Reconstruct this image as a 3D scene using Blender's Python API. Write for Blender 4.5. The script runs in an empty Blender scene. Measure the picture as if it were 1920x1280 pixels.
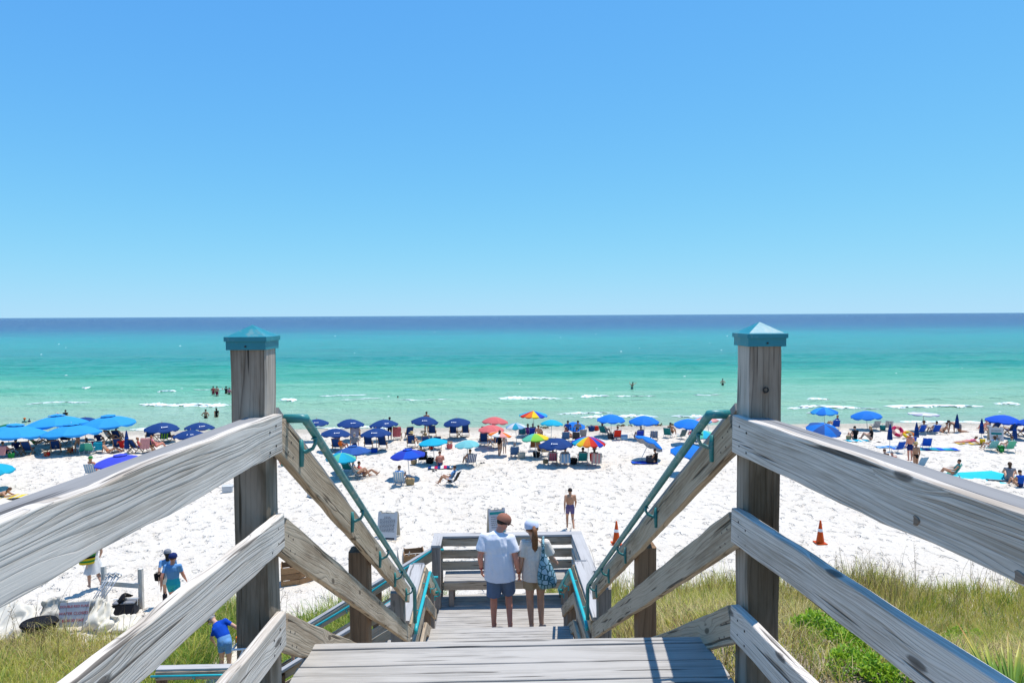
import bpy, bmesh, math, random
import numpy as np
from mathutils import Vector, Matrix, Euler

random.seed(7)
rng = np.random.default_rng(7)
scene = bpy.context.scene
COL = scene.collection

# ------------------------------------------------------------------ camera, sky, sun, exposure
cam_data = bpy.data.cameras.new("camera")
cam_data.sensor_width = 36.0
cam_data.lens = 36.0 * 1200.0 / 1920.0
cam_data.clip_start = 0.05
cam_data.clip_end = 120000.0
camera = bpy.data.objects.new("camera", cam_data)
COL.objects.link(camera)
camera.matrix_world = (Matrix.Translation((-0.065, 0.0, 10.0))
                       @ Matrix.Rotation(-math.atan(35 / 1200), 4, 'Z')
                       @ Matrix.Rotation(math.pi / 2 - math.atan(49 / 1200), 4, 'X')
                       @ Matrix.Rotation(-math.radians(0.30), 4, 'Z'))
scene.camera = camera

SUN_VEC = Vector((0.225, 0.19, 1.0)).normalized()      # towards the sun
sun_elev = math.asin(SUN_VEC.z)
sun_az = math.atan2(SUN_VEC.x, SUN_VEC.y)             # from +Y towards +X
world = bpy.data.worlds.new("World")
scene.world = world
world.use_nodes = True
wn = world.node_tree
bg = wn.nodes["Background"]
sky = wn.nodes.new("ShaderNodeTexSky")
sky.sky_type = 'NISHITA'
sky.sun_disc = False
sky.sun_elevation = sun_elev
sky.sun_rotation = sun_az
sky.altitude = 0.0
sky.air_density = 0.6
sky.dust_density = 0.0
sky.ozone_density = 4.0
# film-like shoulder on the sky's radiance, channel by channel, so that the bright haze at the horizon keeps its colour
sepc = wn.nodes.new("ShaderNodeSeparateColor"); comb = wn.nodes.new("ShaderNodeCombineColor")
wn.links.new(sky.outputs[0], sepc.inputs[0])
for ch, (kk, aa) in enumerate(((0.155, 0.50), (0.38, 0.75), (0.85, 0.95))):
    aa *= 0.82; kk *= 0.82
    e1 = wn.nodes.new("ShaderNodeMath"); e1.operation = 'MULTIPLY'; e1.inputs[1].default_value = -kk / aa
    e2 = wn.nodes.new("ShaderNodeMath"); e2.operation = 'EXPONENT'
    e3 = wn.nodes.new("ShaderNodeMath"); e3.operation = 'MULTIPLY_ADD'; e3.inputs[1].default_value = -6.67 * aa; e3.inputs[2].default_value = 6.67 * aa
    wn.links.new(sepc.outputs[ch], e1.inputs[0]); wn.links.new(e1.outputs[0], e2.inputs[0])
    wn.links.new(e2.outputs[0], e3.inputs[0]); wn.links.new(e3.outputs[0], comb.inputs[ch])
wn.links.new(comb.outputs[0], bg.inputs[0])
bg.inputs[1].default_value = 0.15

sun_data = bpy.data.lights.new("sun", 'SUN')
sun_data.energy = 4.3
sun_data.angle = math.radians(0.5)
sun_data.color = (1.0, 0.965, 0.91)
sun = bpy.data.objects.new("sun", sun_data)
COL.objects.link(sun)
sun.rotation_euler = SUN_VEC.to_track_quat('Z', 'Y').to_euler()

scene.view_settings.view_transform = 'Standard'
scene.view_settings.look = 'None'
scene.view_settings.gamma = 1.0
scene.view_settings.exposure = 0.30
scene.view_settings.use_curve_mapping = False
scene.cycles.max_bounces = 6
scene.cycles.diffuse_bounces = 3
scene.cycles.transparent_max_bounces = 8

# ------------------------------------------------------------------ helpers
def srgb(r, g, b):
    def c(v):
        v /= 255.0
        return v / 12.92 if v <= 0.04045 else ((v + 0.055) / 1.055) ** 2.4
    return (c(r), c(g), c(b), 1.0)

MATS = {}
def new_mat(name):
    m = bpy.data.materials.new(name)
    m.use_nodes = True
    nt = m.node_tree
    return m, nt, nt.nodes["Principled BSDF"]

def nd(nt, typ, **kw):
    n = nt.nodes.new(typ)
    for k, v in kw.items():
        if k.startswith("i_"):
            key = k[2:]
            key = int(key) if key.isdigit() else key.replace("_", " ")
            if hasattr(v, "is_linked") or isinstance(v, bpy.types.NodeSocket):
                nt.links.new(v, n.inputs[key])
            else:
                n.inputs[key].default_value = v
        else:
            setattr(n, k, v)
    return n

def math_n(nt, op, a, b=None, c=None, clamp=False):
    n = nt.nodes.new("ShaderNodeMath")
    n.operation = op
    n.use_clamp = clamp
    for i, v in enumerate((a, b, c)):
        if v is None:
            continue
        if isinstance(v, bpy.types.NodeSocket):
            nt.links.new(v, n.inputs[i])
        else:
            n.inputs[i].default_value = v
    return n.outputs[0]

def ramp(nt, fac, stops, interp='LINEAR'):
    n = nt.nodes.new("ShaderNodeValToRGB")
    cr = n.color_ramp
    cr.interpolation = interp
    while len(cr.elements) < len(stops):
        cr.elements.new(0.5)
    for e, (p, c) in zip(cr.elements, stops):
        e.position = p
        e.color = c if len(c) == 4 else (*c, 1.0)
    nt.links.new(fac, n.inputs[0])
    return n.outputs[0]

def mix(nt, fac, a, b, blend='MIX'):
    n = nt.nodes.new("ShaderNodeMix")
    n.data_type = 'RGBA'
    n.blend_type = blend
    for sock, v in ((n.inputs[0], fac), (n.inputs[6], a), (n.inputs[7], b)):
        if isinstance(v, bpy.types.NodeSocket):
            nt.links.new(v, sock)
        else:
            sock.default_value = v
    return n.outputs[2]

def bump(nt, bsdf, height, strength, dist, normal=None):
    b = nt.nodes.new("ShaderNodeBump")
    b.inputs["Strength"].default_value = strength
    b.inputs["Distance"].default_value = dist
    nt.links.new(height, b.inputs["Height"])
    if normal is not None:
        nt.links.new(normal, b.inputs["Normal"])
    nt.links.new(b.outputs[0], bsdf.inputs["Normal"])
    return b.outputs[0]

def plain(name, col, rough=0.7, vary=0.16, scale=9.0, spec=0.3, metal=0.0, fold=0.0):
    """painted / cloth / skin: a colour with a little mottling and fine relief"""
    if name in MATS:
        return MATS[name]
    m, nt, b = new_mat(name)
    tc = nd(nt, "ShaderNodeTexCoord")
    oi = nd(nt, "ShaderNodeObjectInfo")
    vec = nd(nt, "ShaderNodeVectorMath", operation='ADD', i_0=tc.outputs["Object"], i_1=oi.outputs["Random"])
    ns = nd(nt, "ShaderNodeTexNoise", i_Vector=vec.outputs[0], i_Scale=scale, i_Detail=4.0)
    k0 = tuple(max(0.0, v * (1 - vary)) for v in col[:3]) + (1,)
    k1 = tuple(min(1.0, v * (1 + vary)) for v in col[:3]) + (1,)
    c = ramp(nt, math_n(nt, 'MULTIPLY_ADD', math_n(nt, 'SUBTRACT', oi.outputs["Random"], 0.5), 0.55, ns.outputs[0]), [(0.2, k0), (0.8, k1)])
    nt.links.new(c, b.inputs["Base Color"])
    b.inputs["Roughness"].default_value = rough
    b.inputs["Specular IOR Level"].default_value = spec
    b.inputs["Metallic"].default_value = metal
    if fold > 0:
        bump(nt, b, ns.outputs[0], 0.6, fold)
    MATS[name] = m
    return m

def wood(name, light, mid, dark, lines=9.0, stain=0.0, stain_col=(0.03, 0.032, 0.018, 1), knots=1.0, line_dark=0.75, rel=0.0025, stain_top=None, front_shade=0.0):
    """weathered board: contour-line grain along local X, knots, fibres"""
    m, nt, b = new_mat(name)
    tc = nd(nt, "ShaderNodeTexCoord")
    oi = nd(nt, "ShaderNodeObjectInfo")
    off = nd(nt, "ShaderNodeVectorMath", operation='SCALE', i_0=(37.0, 19.0, 53.0))
    nt.links.new(oi.outputs["Random"], off.inputs["Scale"])
    base = nd(nt, "ShaderNodeVectorMath", operation='ADD', i_0=tc.outputs["Object"], i_1=off.outputs[0]).outputs[0]
    sx = nd(nt, "ShaderNodeSeparateXYZ", i_0=tc.outputs["Object"])
    pg = nd(nt, "ShaderNodeMapping", i_Vector=base, i_Scale=(0.5, 3.6, 3.6)).outputs[0]
    nz = nd(nt, "ShaderNodeTexNoise", i_Vector=pg, i_Scale=1.0, i_Detail=3.0, i_Roughness=0.45).outputs[0]
    lin = math_n(nt, 'MULTIPLY_ADD', sx.outputs[2], 3.6, math_n(nt, 'MULTIPLY', sx.outputs[1], 2.3))
    n1 = math_n(nt, 'MULTIPLY_ADD', nz, 0.95, lin)
    sb = nd(nt, "ShaderNodeSeparateXYZ", i_0=base)
    kv = nd(nt, "ShaderNodeCombineXYZ", i_0=math_n(nt, 'MULTIPLY', sb.outputs[0], 2.6), i_1=math_n(nt, 'MULTIPLY', math_n(nt, 'ADD', sb.outputs[2], math_n(nt, 'MULTIPLY', sb.outputs[1], 0.6)), 7.0))
    vo = nd(nt, "ShaderNodeTexVoronoi", voronoi_dimensions='2D', i_Vector=kv.outputs[0], i_Scale=1.0)
    kd = vo.outputs["Distance"]
    sepk = nd(nt, "ShaderNodeSeparateColor", i_0=vo.outputs["Color"])
    some = math_n(nt, 'GREATER_THAN', sepk.outputs[0], 0.76)      # only some cells hold a knot
    kn = math_n(nt, 'MULTIPLY', ramp(nt, kd, [(0.0, (1, 1, 1)), (0.12, (0.5, 0.5, 0.5)), (0.45, (0, 0, 0))], 'EASE'), some)
    field = math_n(nt, 'MULTIPLY_ADD', kn, 0.16 * knots, n1)
    wob = nd(nt, "ShaderNodeTexNoise", noise_dimensions='1D', i_W=math_n(nt, 'MULTIPLY', field, lines * 0.42), i_Scale=1.0, i_Detail=1.0).outputs[0]
    fl = math_n(nt, 'MULTIPLY_ADD', wob, 2.2, math_n(nt, 'MULTIPLY', field, lines))
    fr = math_n(nt, 'FRACT', fl)
    ringw = nd(nt, "ShaderNodeTexWhiteNoise", noise_dimensions='1D', i_W=math_n(nt, 'FLOOR', fl)).outputs[0]
    line = ramp(nt, fr, [(0.0, (1, 1, 1)), (0.10, (0.45, 0.45, 0.45)), (0.34, (0.08, 0.08, 0.08)), (0.6, (0, 0, 0)), (0.94, (0.05, 0.05, 0.05)), (1.0, (1, 1, 1))])
    line = math_n(nt, 'MULTIPLY', line, math_n(nt, 'MULTIPLY_ADD', math_n(nt, 'MULTIPLY', ringw, ringw), 1.05, 0.12))
    pf = nd(nt, "ShaderNodeMapping", i_Vector=base, i_Scale=(4.0, 160.0, 160.0)).outputs[0]
    fib = nd(nt, "ShaderNodeTexNoise", i_Vector=pf, i_Scale=1.0, i_Detail=3.0).outputs[0]
    ps = nd(nt, "ShaderNodeMapping", i_Vector=base, i_Scale=(1.1, 4.0, 4.0)).outputs[0]
    blot = nd(nt, "ShaderNodeTexNoise", i_Vector=ps, i_Scale=1.3, i_Detail=5.0, i_Roughness=0.6).outputs[0]
    tone = math_n(nt, 'ADD', math_n(nt, 'MULTIPLY', blot, 0.75), math_n(nt, 'MULTIPLY', fib, 0.5))
    tone = math_n(nt, 'SUBTRACT', tone, 0.07)
    tone = math_n(nt, 'ADD', tone, math_n(nt, 'MULTIPLY', math_n(nt, 'SUBTRACT', ringw, 0.5), 0.14))
    c = ramp(nt, tone, [(0.38, mid), (0.62, light)])
    # line strength varies along the board
    ls = math_n(nt, 'MULTIPLY', line, math_n(nt, 'MULTIPLY', ramp(nt, blot, [(0.3, (1, 1, 1)), (0.7, (0.45, 0.45, 0.45))]), line_dark))
    c = mix(nt, ls, c, dark)
    kc = ramp(nt, kd, [(0.0, (1, 1, 1)), (0.075, (0.85, 0.85, 0.85)), (0.11, (0, 0, 0))])
    c = mix(nt, math_n(nt, 'MULTIPLY', math_n(nt, 'MULTIPLY', kc, some), 0.8 * knots, clamp=True), c, tuple(v * 0.7 for v in dark[:3]) + (1,))
    # hairline checks
    pc = nd(nt, "ShaderNodeMapping", i_Vector=base, i_Scale=(1.6, 42.0, 42.0)).outputs[0]
    ck = nd(nt, "ShaderNodeTexNoise", i_Vector=pc, i_Scale=1.0, i_Detail=2.0).outputs[0]
    crack = ramp(nt, ck, [(0.635, (0, 0, 0)), (0.69, (1, 1, 1))])
    c = mix(nt, math_n(nt, 'MULTIPLY', crack, 0.8), c, tuple(v * 0.45 for v in dark[:3]) + (1,))
    if stain > 0:
        sn = nd(nt, "ShaderNodeTexNoise", i_Vector=nd(nt, "ShaderNodeMapping", i_Vector=base, i_Scale=(1.5, 9.0, 9.0)).outputs[0], i_Scale=1.0, i_Detail=4.0).outputs[0]
        sm = ramp(nt, sn, [(0.42, (0, 0, 0)), (0.62, (1, 1, 1))])
        if stain_top is not None:          # growth that begins below a height on the post
            sep = nd(nt, "ShaderNodeSeparateXYZ", i_0=tc.outputs["Object"])
            hh = math_n(nt, 'ADD', sep.outputs[0], math_n(nt, 'MULTIPLY', sn, 0.5))
            mk = ramp(nt, math_n(nt, 'MULTIPLY_ADD', hh, -1.0, stain_top + 0.25 + 0.5), [(0.42, (0, 0, 0)), (0.6, (1, 1, 1))])
            sm = math_n(nt, 'MULTIPLY', math_n(nt, 'MULTIPLY_ADD', sm, 0.55, 0.45), mk)
        c = mix(nt, math_n(nt, 'MULTIPLY', sm, stain), c, stain_col)
    if front_shade > 0:                          # shade of the post's front face, painted brown into the colour
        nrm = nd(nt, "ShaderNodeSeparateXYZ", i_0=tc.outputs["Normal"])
        shade_face = ramp(nt, math_n(nt, 'MULTIPLY', nrm.outputs[1], front_shade_axis), [(0.45, (0, 0, 0)), (0.75, (1, 1, 1))])
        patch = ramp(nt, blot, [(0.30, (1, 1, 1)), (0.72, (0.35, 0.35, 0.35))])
        c = mix(nt, math_n(nt, 'MULTIPLY', math_n(nt, 'MULTIPLY', shade_face, patch), front_shade), c, mix(nt, 1.0, c, (0.38, 0.275, 0.18, 1), 'MULTIPLY'))
    nt.links.new(c, b.inputs["Base Color"])
    b.inputs["Roughness"].default_value = 0.85
    b.inputs["Specular IOR Level"].default_value = 0.2
    h = math_n(nt, 'SUBTRACT', math_n(nt, 'MULTIPLY', fib, 0.35), math_n(nt, 'ADD', math_n(nt, 'MULTIPLY', ls, 0.9), math_n(nt, 'MULTIPLY', crack, 1.2)))
    bump(nt, b, h, 0.9, rel)
    MATS[name] = m
    return m

def tag(o, label=None, cat=None, group=None, kind=None):
    if label: o["label"] = label
    if cat: o["category"] = cat
    if group: o["group"] = group
    if kind: o["kind"] = kind
    return o

WM = {}
def empty(name, loc=(0, 0, 0), parent=None, rz=0.0):
    o = bpy.data.objects.new(name, None)
    o.empty_display_size = 0.2
    COL.objects.link(o)
    M = Matrix.Translation(loc) @ Matrix.Rotation(rz, 4, 'Z')
    put(o, M, parent)
    return o

def put(o, M, parent=None):
    WM[o.name] = M
    if parent is not None:
        o.parent = parent
        o.matrix_basis = WM[parent.name].inverted() @ M
    else:
        o.matrix_basis = M
    return o

def mesh_obj(name, me, M=None, parent=None, mats=None):
    o = bpy.data.objects.new(name, me)
    COL.objects.link(o)
    if mats and not me.materials:
        for m in (mats if isinstance(mats, (list, tuple)) else [mats]):
            me.materials.append(m)
    put(o, M if M is not None else Matrix.Identity(4), parent)
    return o

def np_mesh(name, V, F, smooth=True, mat_idx=None):
    """V (n,3), F list of (k,4) or (k,3) arrays"""
    me = bpy.data.meshes.new(name)
    V = np.asarray(V, np.float32)
    Fs = F if isinstance(F, (list, tuple)) and len(F) and isinstance(F[0], np.ndarray) and F[0].ndim == 2 else [np.asarray(F)]
    loops = np.concatenate([f.ravel() for f in Fs]).astype(np.int32)
    tot = np.concatenate([np.full(len(f), f.shape[1]) for f in Fs]).astype(np.int32)
    start = np.concatenate([[0], np.cumsum(tot)[:-1]]).astype(np.int32)
    me.vertices.add(len(V)); me.vertices.foreach_set("co", V.ravel())
    me.loops.add(len(loops)); me.loops.foreach_set("vertex_index", loops)
    me.polygons.add(len(tot))
    me.polygons.foreach_set("loop_start", start)
    me.polygons.foreach_set("loop_total", tot)
    if mat_idx is not None:
        me.polygons.foreach_set("material_index", np.asarray(mat_idx, np.int32))
    if smooth:
        me.polygons.foreach_set("use_smooth", np.ones(len(tot), bool))
    me.update(calc_edges=True)
    me.validate()
    return me

class MB:
    """collects simple solids into one mesh"""
    def __init__(self):
        self.v = []; self.f = []; self.m = []
    def add(self, vs, fs, mi=0):
        o = len(self.v)
        self.v += [tuple(v) for v in vs]
        self.f += [tuple(i + o for i in f) for f in fs]
        self.m += [mi] * len(fs)
        return self
    def box(self, c, s, mi=0, rot=None):
        x, y, z = (k / 2 for k in s)
        vs = [Vector((sx * x, sy * y, sz * z)) for sz in (-1, 1) for sy in (-1, 1) for sx in (-1, 1)]
        if rot is not None:
            vs = [rot @ v for v in vs]
        vs = [v + Vector(c) for v in vs]
        return self.add(vs, [(0, 2, 3, 1), (4, 5, 7, 6), (0, 1, 5, 4), (2, 6, 7, 3), (0, 4, 6, 2), (1, 3, 7, 5)], mi)
    def bar(self, a, b, w, h=None, mi=0, up=(0, 0, 1)):
        a, b = Vector(a), Vector(b)
        h = h or w
        d = (b - a); L = d.length
        x = d.normalized(); u = Vector(up)
        if abs(x.dot(u)) > 0.98: u = Vector((0, 1, 0))
        y = u.cross(x).normalized(); z = x.cross(y)
        R = Matrix((x, y, z)).transposed()
        return self.box((a + b) / 2, (L, w, h), mi, R)
    def tube(self, pts, r, n=8, mi=0, close=True):
        pts = [Vector(p) for p in pts]
        rs = r if isinstance(r, (list, tuple)) else [r] * len(pts)
        rings = []; prev = None
        for i, p in enumerate(pts):
            d = (pts[min(i + 1, len(pts) - 1)] - pts[max(i - 1, 0)]).normalized()
            if prev is None:
                u = Vector((0, 0, 1)) if abs(d.z) < 0.9 else Vector((1, 0, 0))
                x = u.cross(d).normalized()
            else:
                x = (prev - d * prev.dot(d)).normalized()
            prev = x
            y = d.cross(x)
            rings.append([p + (x * math.cos(2 * math.pi * k / n) + y * math.sin(2 * math.pi * k / n)) * rs[i] for k in range(n)])
        vs = [v for ring in rings for v in ring]
        fs = [(i * n + k, i * n + (k + 1) % n, (i + 1) * n + (k + 1) % n, (i + 1) * n + k) for i in range(len(pts) - 1) for k in range(n)]
        if close:
            fs.append(tuple(reversed(range(n))))
            fs.append(tuple((len(pts) - 1) * n + k for k in range(n)))
        return self.add(vs, fs, mi)
    def lathe(self, prof, n=16, mi=0, c=(0, 0, 0), sx=1.0, sy=1.0):
        vs = []; c = Vector(c)
        for r, z in prof:
            for k in range(n):
                a = 2 * math.pi * k / n
                vs.append(c + Vector((r * sx * math.cos(a), r * sy * math.sin(a), z)))
        fs = [(i * n + k, i * n + (k + 1) % n, (i + 1) * n + (k + 1) % n, (i + 1) * n + k) for i in range(len(prof) - 1) for k in range(n)]
        return self.add(vs, fs, mi)
    def ball(self, c, r, n=10, mi=0):
        sx, sy, sz = r if isinstance(r, (tuple, list)) else (r, r, r)
        prof = [(math.sin(math.pi * i / 6), -math.cos(math.pi * i / 6) * sz) for i in range(7)]
        return self.lathe(prof, n, mi, c, sx, sy)
    def sheet(self, grid, mi=0, thick=0.0):
        """grid[i][j] of points -> quads; with thickness along -z when asked"""
        R, Cn = len(grid), len(grid[0])
        vs = [p for row in grid for p in row]
        fs = [(i * Cn + j, i * Cn + j + 1, (i + 1) * Cn + j + 1, (i + 1) * Cn + j) for i in range(R - 1) for j in range(Cn - 1)]
        self.add(vs, fs, mi)
        if thick:
            vs2 = [Vector(p) - Vector((0, 0, thick)) for p in vs]
            self.add(vs2, [tuple(reversed(f)) for f in fs], mi)
        return self
    def mesh(self, name, mats=None, smooth=False):
        me = bpy.data.meshes.new(name)
        me.from_pydata(self.v, [], self.f)
        for m in (mats if isinstance(mats, (list, tuple)) else [mats]) if mats else []:
            me.materials.append(m)
        if any(self.m):
            me.polygons.foreach_set("material_index", self.m)
        if smooth:
            me.polygons.foreach_set("use_smooth", [True] * len(self.f))
        me.update()
        return me
    def build(self, name, mats=None, parent=None, M=None, smooth=False):
        return mesh_obj(name, self.mesh(name, mats, smooth), M, parent)

# ---- noise on numpy arrays
def vnoise(x, y, seed=0):
    x = np.asarray(x, float); y = np.asarray(y, float)
    xi = np.floor(x).astype(np.int64); yi = np.floor(y).astype(np.int64)
    fx = x - xi; fy = y - yi
    fx = fx * fx * (3 - 2 * fx); fy = fy * fy * (3 - 2 * fy)
    def h(a, b):
        n = (a * 374761393 + b * 668265263 + seed * 1442695041) & 0xFFFFFFFF
        n = ((n ^ (n >> 13)) * 1274126177) & 0xFFFFFFFF
        return ((n ^ (n >> 16)) & 0xFFFF) / 65535.0
    return (h(xi, yi) * (1 - fx) + h(xi + 1, yi) * fx) * (1 - fy) + (h(xi, yi + 1) * (1 - fx) + h(xi + 1, yi + 1) * fx) * fy

def sstep(t):
    t = np.clip(t, 0, 1)
    return t * t * (3 - 2 * t)

# ------------------------------------------------------------------ ground: beach and dune, one sheet (sea level is z = 0)
def beach_z(y):
    return np.interp(y, [-400, 18, 30, 45, 52, 57, 66, 120, 400], [1.05, 1.05, 0.95, 0.68, 0.42, 0.0, -0.45, -1.8, -6.0])

def ground_z(x, y):
    x = np.asarray(x, float); y = np.asarray(y, float)
    z = beach_z(y)
    wob = (vnoise(x * 0.23, y * 0.0 + 3.3, 5) - 0.5) * 3.0
    right = sstep((19.3 + wob - y) / 13.0) * 4.4 + sstep((6 - y) / 12) * 1.5
    left = sstep((17.6 + wob - y) / 11.0) * 3.0 + sstep((5 - y) / 12) * 2.2
    mid = sstep((15.5 + wob * 0.5 - y) / 11.0) * 1.5 + sstep((4 - y) / 12) * 3.0
    wl = sstep((-7.2 - x) / 3.0); wr = sstep((x - 0.2) / 3.2)
    d = left * wl + right * wr + mid * (1 - wl) * (1 - wr)
    hum = (vnoise(x * 0.55, y * 0.55, 11) - 0.5) * 0.55 + (vnoise(x * 1.4, y * 1.4, 12) - 0.5) * 0.2
    return z + d + hum * np.clip(d / 1.2, 0, 1)

def sand_relief(x, y):
    a = np.clip(vnoise(x * 2.7, y * 2.3, 21) - 0.54, 0, 1) * -0.24
    b = np.clip(vnoise(x * 1.2 + 9, y * 1.0, 22) - 0.5, -0.5, 0.5) * 0.09
    c = np.clip(vnoise(x * 4.6, y * 3.9, 23) - 0.60, 0, 1) * -0.18
    amp = np.clip((55.0 - y) / 6.0, 0.0, 1.0) * (0.6 + 0.6 * vnoise(x * 0.16, y * 0.16, 24))
    return (a + b + c) * amp

xs = np.unique(np.concatenate([np.arange(-34, 36.01, 0.17), np.linspace(-60, -34, 40), np.linspace(36, 62, 40), -60 - np.geomspace(2, 4000, 26), 62 + np.geomspace(2, 4000, 26)]))
ys = np.unique(np.concatenate([-8 - np.geomspace(1, 390, 14), np.arange(-8, 14, 0.5), np.arange(14, 58.5, 0.16), np.arange(58.5, 70, 1.2), np.geomspace(72, 400, 14)]))
X, Y = np.meshgrid(xs, ys)
Z = ground_z(X, Y) + sand_relief(X, Y)
nx, ny = len(xs), len(ys)
I = (np.arange(ny - 1)[:, None] * nx + np.arange(nx - 1)[None, :]).ravel()
F = np.stack([I, I + 1, I + nx + 1, I + nx], 1)
m_sand, nt, b = new_mat("quartz_sand")
tc = nd(nt, "ShaderNodeTexCoord")
sep = nd(nt, "ShaderNodeSeparateXYZ", i_0=tc.outputs["Object"])
n1 = nd(nt, "ShaderNodeTexNoise", i_Vector=tc.outputs["Object"], i_Scale=0.5, i_Detail=6.0, i_Roughness=0.6).outputs[0]
n2 = nd(nt, "ShaderNodeTexNoise", i_Vector=tc.outputs["Object"], i_Scale=4.2, i_Detail=4.0, i_Roughness=0.65).outputs[0]
n3 = nd(nt, "ShaderNodeTexNoise", i_Vector=tc.outputs["Object"], i_Scale=60.0, i_Detail=2.0).outputs[0]
c = ramp(nt, n1, [(0.3, (0.675, 0.595, 0.49)), (0.7, (0.73, 0.66, 0.56))])
npr = nd(nt, "ShaderNodeTexNoise", i_Vector=nd(nt, "ShaderNodeMapping", i_Vector=tc.outputs["Object"], i_Scale=(2.6, 2.0, 1.0)).outputs[0], i_Scale=1.0, i_Detail=3.0, i_Roughness=0.55).outputs[0]
dent = ramp(nt, npr, [(0.585, (0, 0, 0)), (0.66, (1, 1, 1))])
c = mix(nt, math_n(nt, 'MULTIPLY', ramp(nt, n2, [(0.62, (0, 0, 0)), (0.74, (1, 1, 1))]), 0.45), c, (0.40, 0.36, 0.30, 1))  # dark flecks paint the shade of trodden dips into the sand colour
# litter and humus under the dune plants
dsc = math_n(nt, 'MULTIPLY', math_n(nt, 'SUBTRACT', math_n(nt, 'MULTIPLY_ADD', n1, 0.9, sep.outputs[2]), 1.57), 1.6, clamp=True)
c = mix(nt, math_n(nt, 'MULTIPLY', dsc, 0.85), c, ramp(nt, n2, [(0.35, (0.17, 0.125, 0.07)), (0.65, (0.42, 0.34, 0.22))]))
wetd = math_n(nt, 'ADD', sep.outputs[2], math_n(nt, 'MULTIPLY', n1, 0.16))
wet = ramp(nt, wetd, [(0.30, (1, 1, 1)), (0.60, (0, 0, 0))])
c = mix(nt, math_n(nt, 'MULTIPLY', wet, 0.9), c, (0.50, 0.405, 0.29, 1))
nt.links.new(c, b.inputs["Base Color"])
nt.links.new(ramp(nt, wet, [(0.0, (0.95, 0.95, 0.95)), (1.0, (0.4, 0.4, 0.4))]), b.inputs["Roughness"])
b.inputs["Specular IOR Level"].default_value = 0.2
hh = math_n(nt, 'SUBTRACT', math_n(nt, 'ADD', math_n(nt, 'MULTIPLY', n2, 0.6), math_n(nt, 'MULTIPLY', n3, 0.10)), math_n(nt, 'MULTIPLY', dent, 0.48))
bump(nt, b, hh, 1.0, 0.24)
beach = mesh_obj("beach", np_mesh("beach", np.stack([X.ravel(), Y.ravel(), Z.ravel()], 1), F), None, None, m_sand)
tag(beach, "white quartz sand beach rising into a low dune below the stairs", "beach", kind="structure")

def gz(x, y):
    return float(ground_z(x, y))

# ------------------------------------------------------------------ sea
def shore_y(x):
    return 56.6 + 1.0 * np.sin(x * 0.11 + 0.6) + 0.7 * np.sin(x * 0.31 + 2.0)

ysea = np.concatenate([np.arange(53.0, 90, 0.33), np.arange(90, 160, 0.8), np.geomspace(160, 60000, 90)])
us = np.concatenate([-np.geomspace(70, 60000, 14)[::-1] , np.linspace(-66, 68, 260), np.geomspace(72, 60000, 14)])
SX = us[None, :] * np.clip(ysea[:, None] / 62.0, 1, 4.0) ** 0.9
SY = np.repeat(ysea[:, None], len(us), 1)
def sea_h(x, y):
    near = np.exp(-np.clip(y - 56, 0, None) / 60.0)
    w = np.zeros_like(x)
    for (yc, a, wd, ph) in ((61.5, .10, 1.2, 0.0), (66.5, .16, 1.5, 1.7), (73, .30, 1.8, 3.1), (82, .22, 2.2, 4.6), (94, .24, 2.8, .8), (110, .22, 3.5, 2.2), (130, .22, 4, 5.1)):
        c_ = yc + 1.6 * np.sin(x * 0.045 + ph) + 0.8 * np.sin(x * 0.13 + 2 * ph)
        am = a * (0.35 + 0.9 * vnoise(x * 0.05 + ph * 7, y * 0 + ph, 31))
        t = (y - c_) / wd
        w += am * np.exp(-np.where(t < 0, t * 2.0, t) ** 2)
    chop = (vnoise(x * 0.9, y * 0.7, 32) - .5) * 0.10 + (vnoise(x * 0.33, y * 0.5, 33) - .5) * 0.16
    return w + chop * np.clip((y - 56) / 25.0, 0.12, 1.0) * np.exp(-np.clip(y - 150, 0, None) / 150)
SZ = sea_h(SX, SY) * np.clip((SY - 54.5) / 6.0, 0.05, 1)
sm_, sn_ = SX.shape
I = (np.arange(sm_ - 1)[:, None] * sn_ + np.arange(sn_ - 1)[None, :]).ravel()
F = np.stack([I, I + 1, I + sn_ + 1, I + sn_], 1)
m_sea, nt, b = new_mat("sea_water")
tc = nd(nt, "ShaderNodeTexCoord")
sep = nd(nt, "ShaderNodeSeparateXYZ", i_0=tc.outputs["Object"])
pstr = nd(nt, "ShaderNodeMapping", i_Vector=tc.outputs["Object"], i_Scale=(0.010, 0.045, 1.0)).outputs[0]
nb = nd(nt, "ShaderNodeTexNoise", i_Vector=pstr, i_Scale=1.0, i_Detail=5.0, i_Roughness=0.55).outputs[0]
yd = math_n(nt, 'MULTIPLY', sep.outputs[1], math_n(nt, 'MULTIPLY_ADD', nb, 0.7, 0.65))
t = math_n(nt, 'DIVIDE', math_n(nt, 'LOGARITHM', math_n(nt, 'DIVIDE', yd, 52.0), math.e), math.log(3000 / 52.0))
SEA = [(0.0, (205, 226, 200)), (0.043, (190, 228, 206)), (0.075, (182, 232, 204)), (0.106, (174, 232, 204)), (0.154, (124, 216, 188)), (0.208, (76, 192, 176)),
       (0.298, (48, 168, 172)), (0.382, (50, 178, 182)), (0.43, (44, 172, 184)), (0.50, (30, 142, 172)), (0.57, (14, 106, 162)), (0.68, (8, 82, 150)), (0.9, (8, 72, 142))]
c = ramp(nt, t, [(p, tuple(max(0.004, (v - q) / 1.42) for v, q in zip(srgb(*k)[:3], (0.016, 0.022, 0.055)))) for p, k in SEA])
pst2 = nd(nt, "ShaderNodeMapping", i_Vector=tc.outputs["Object"], i_Scale=(0.075, 0.55, 1.0)).outputs[0]
nb2 = nd(nt, "ShaderNodeTexNoise", i_Vector=pst2, i_Scale=1.0, i_Detail=7.0, i_Roughness=0.68).outputs[0]
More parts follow.
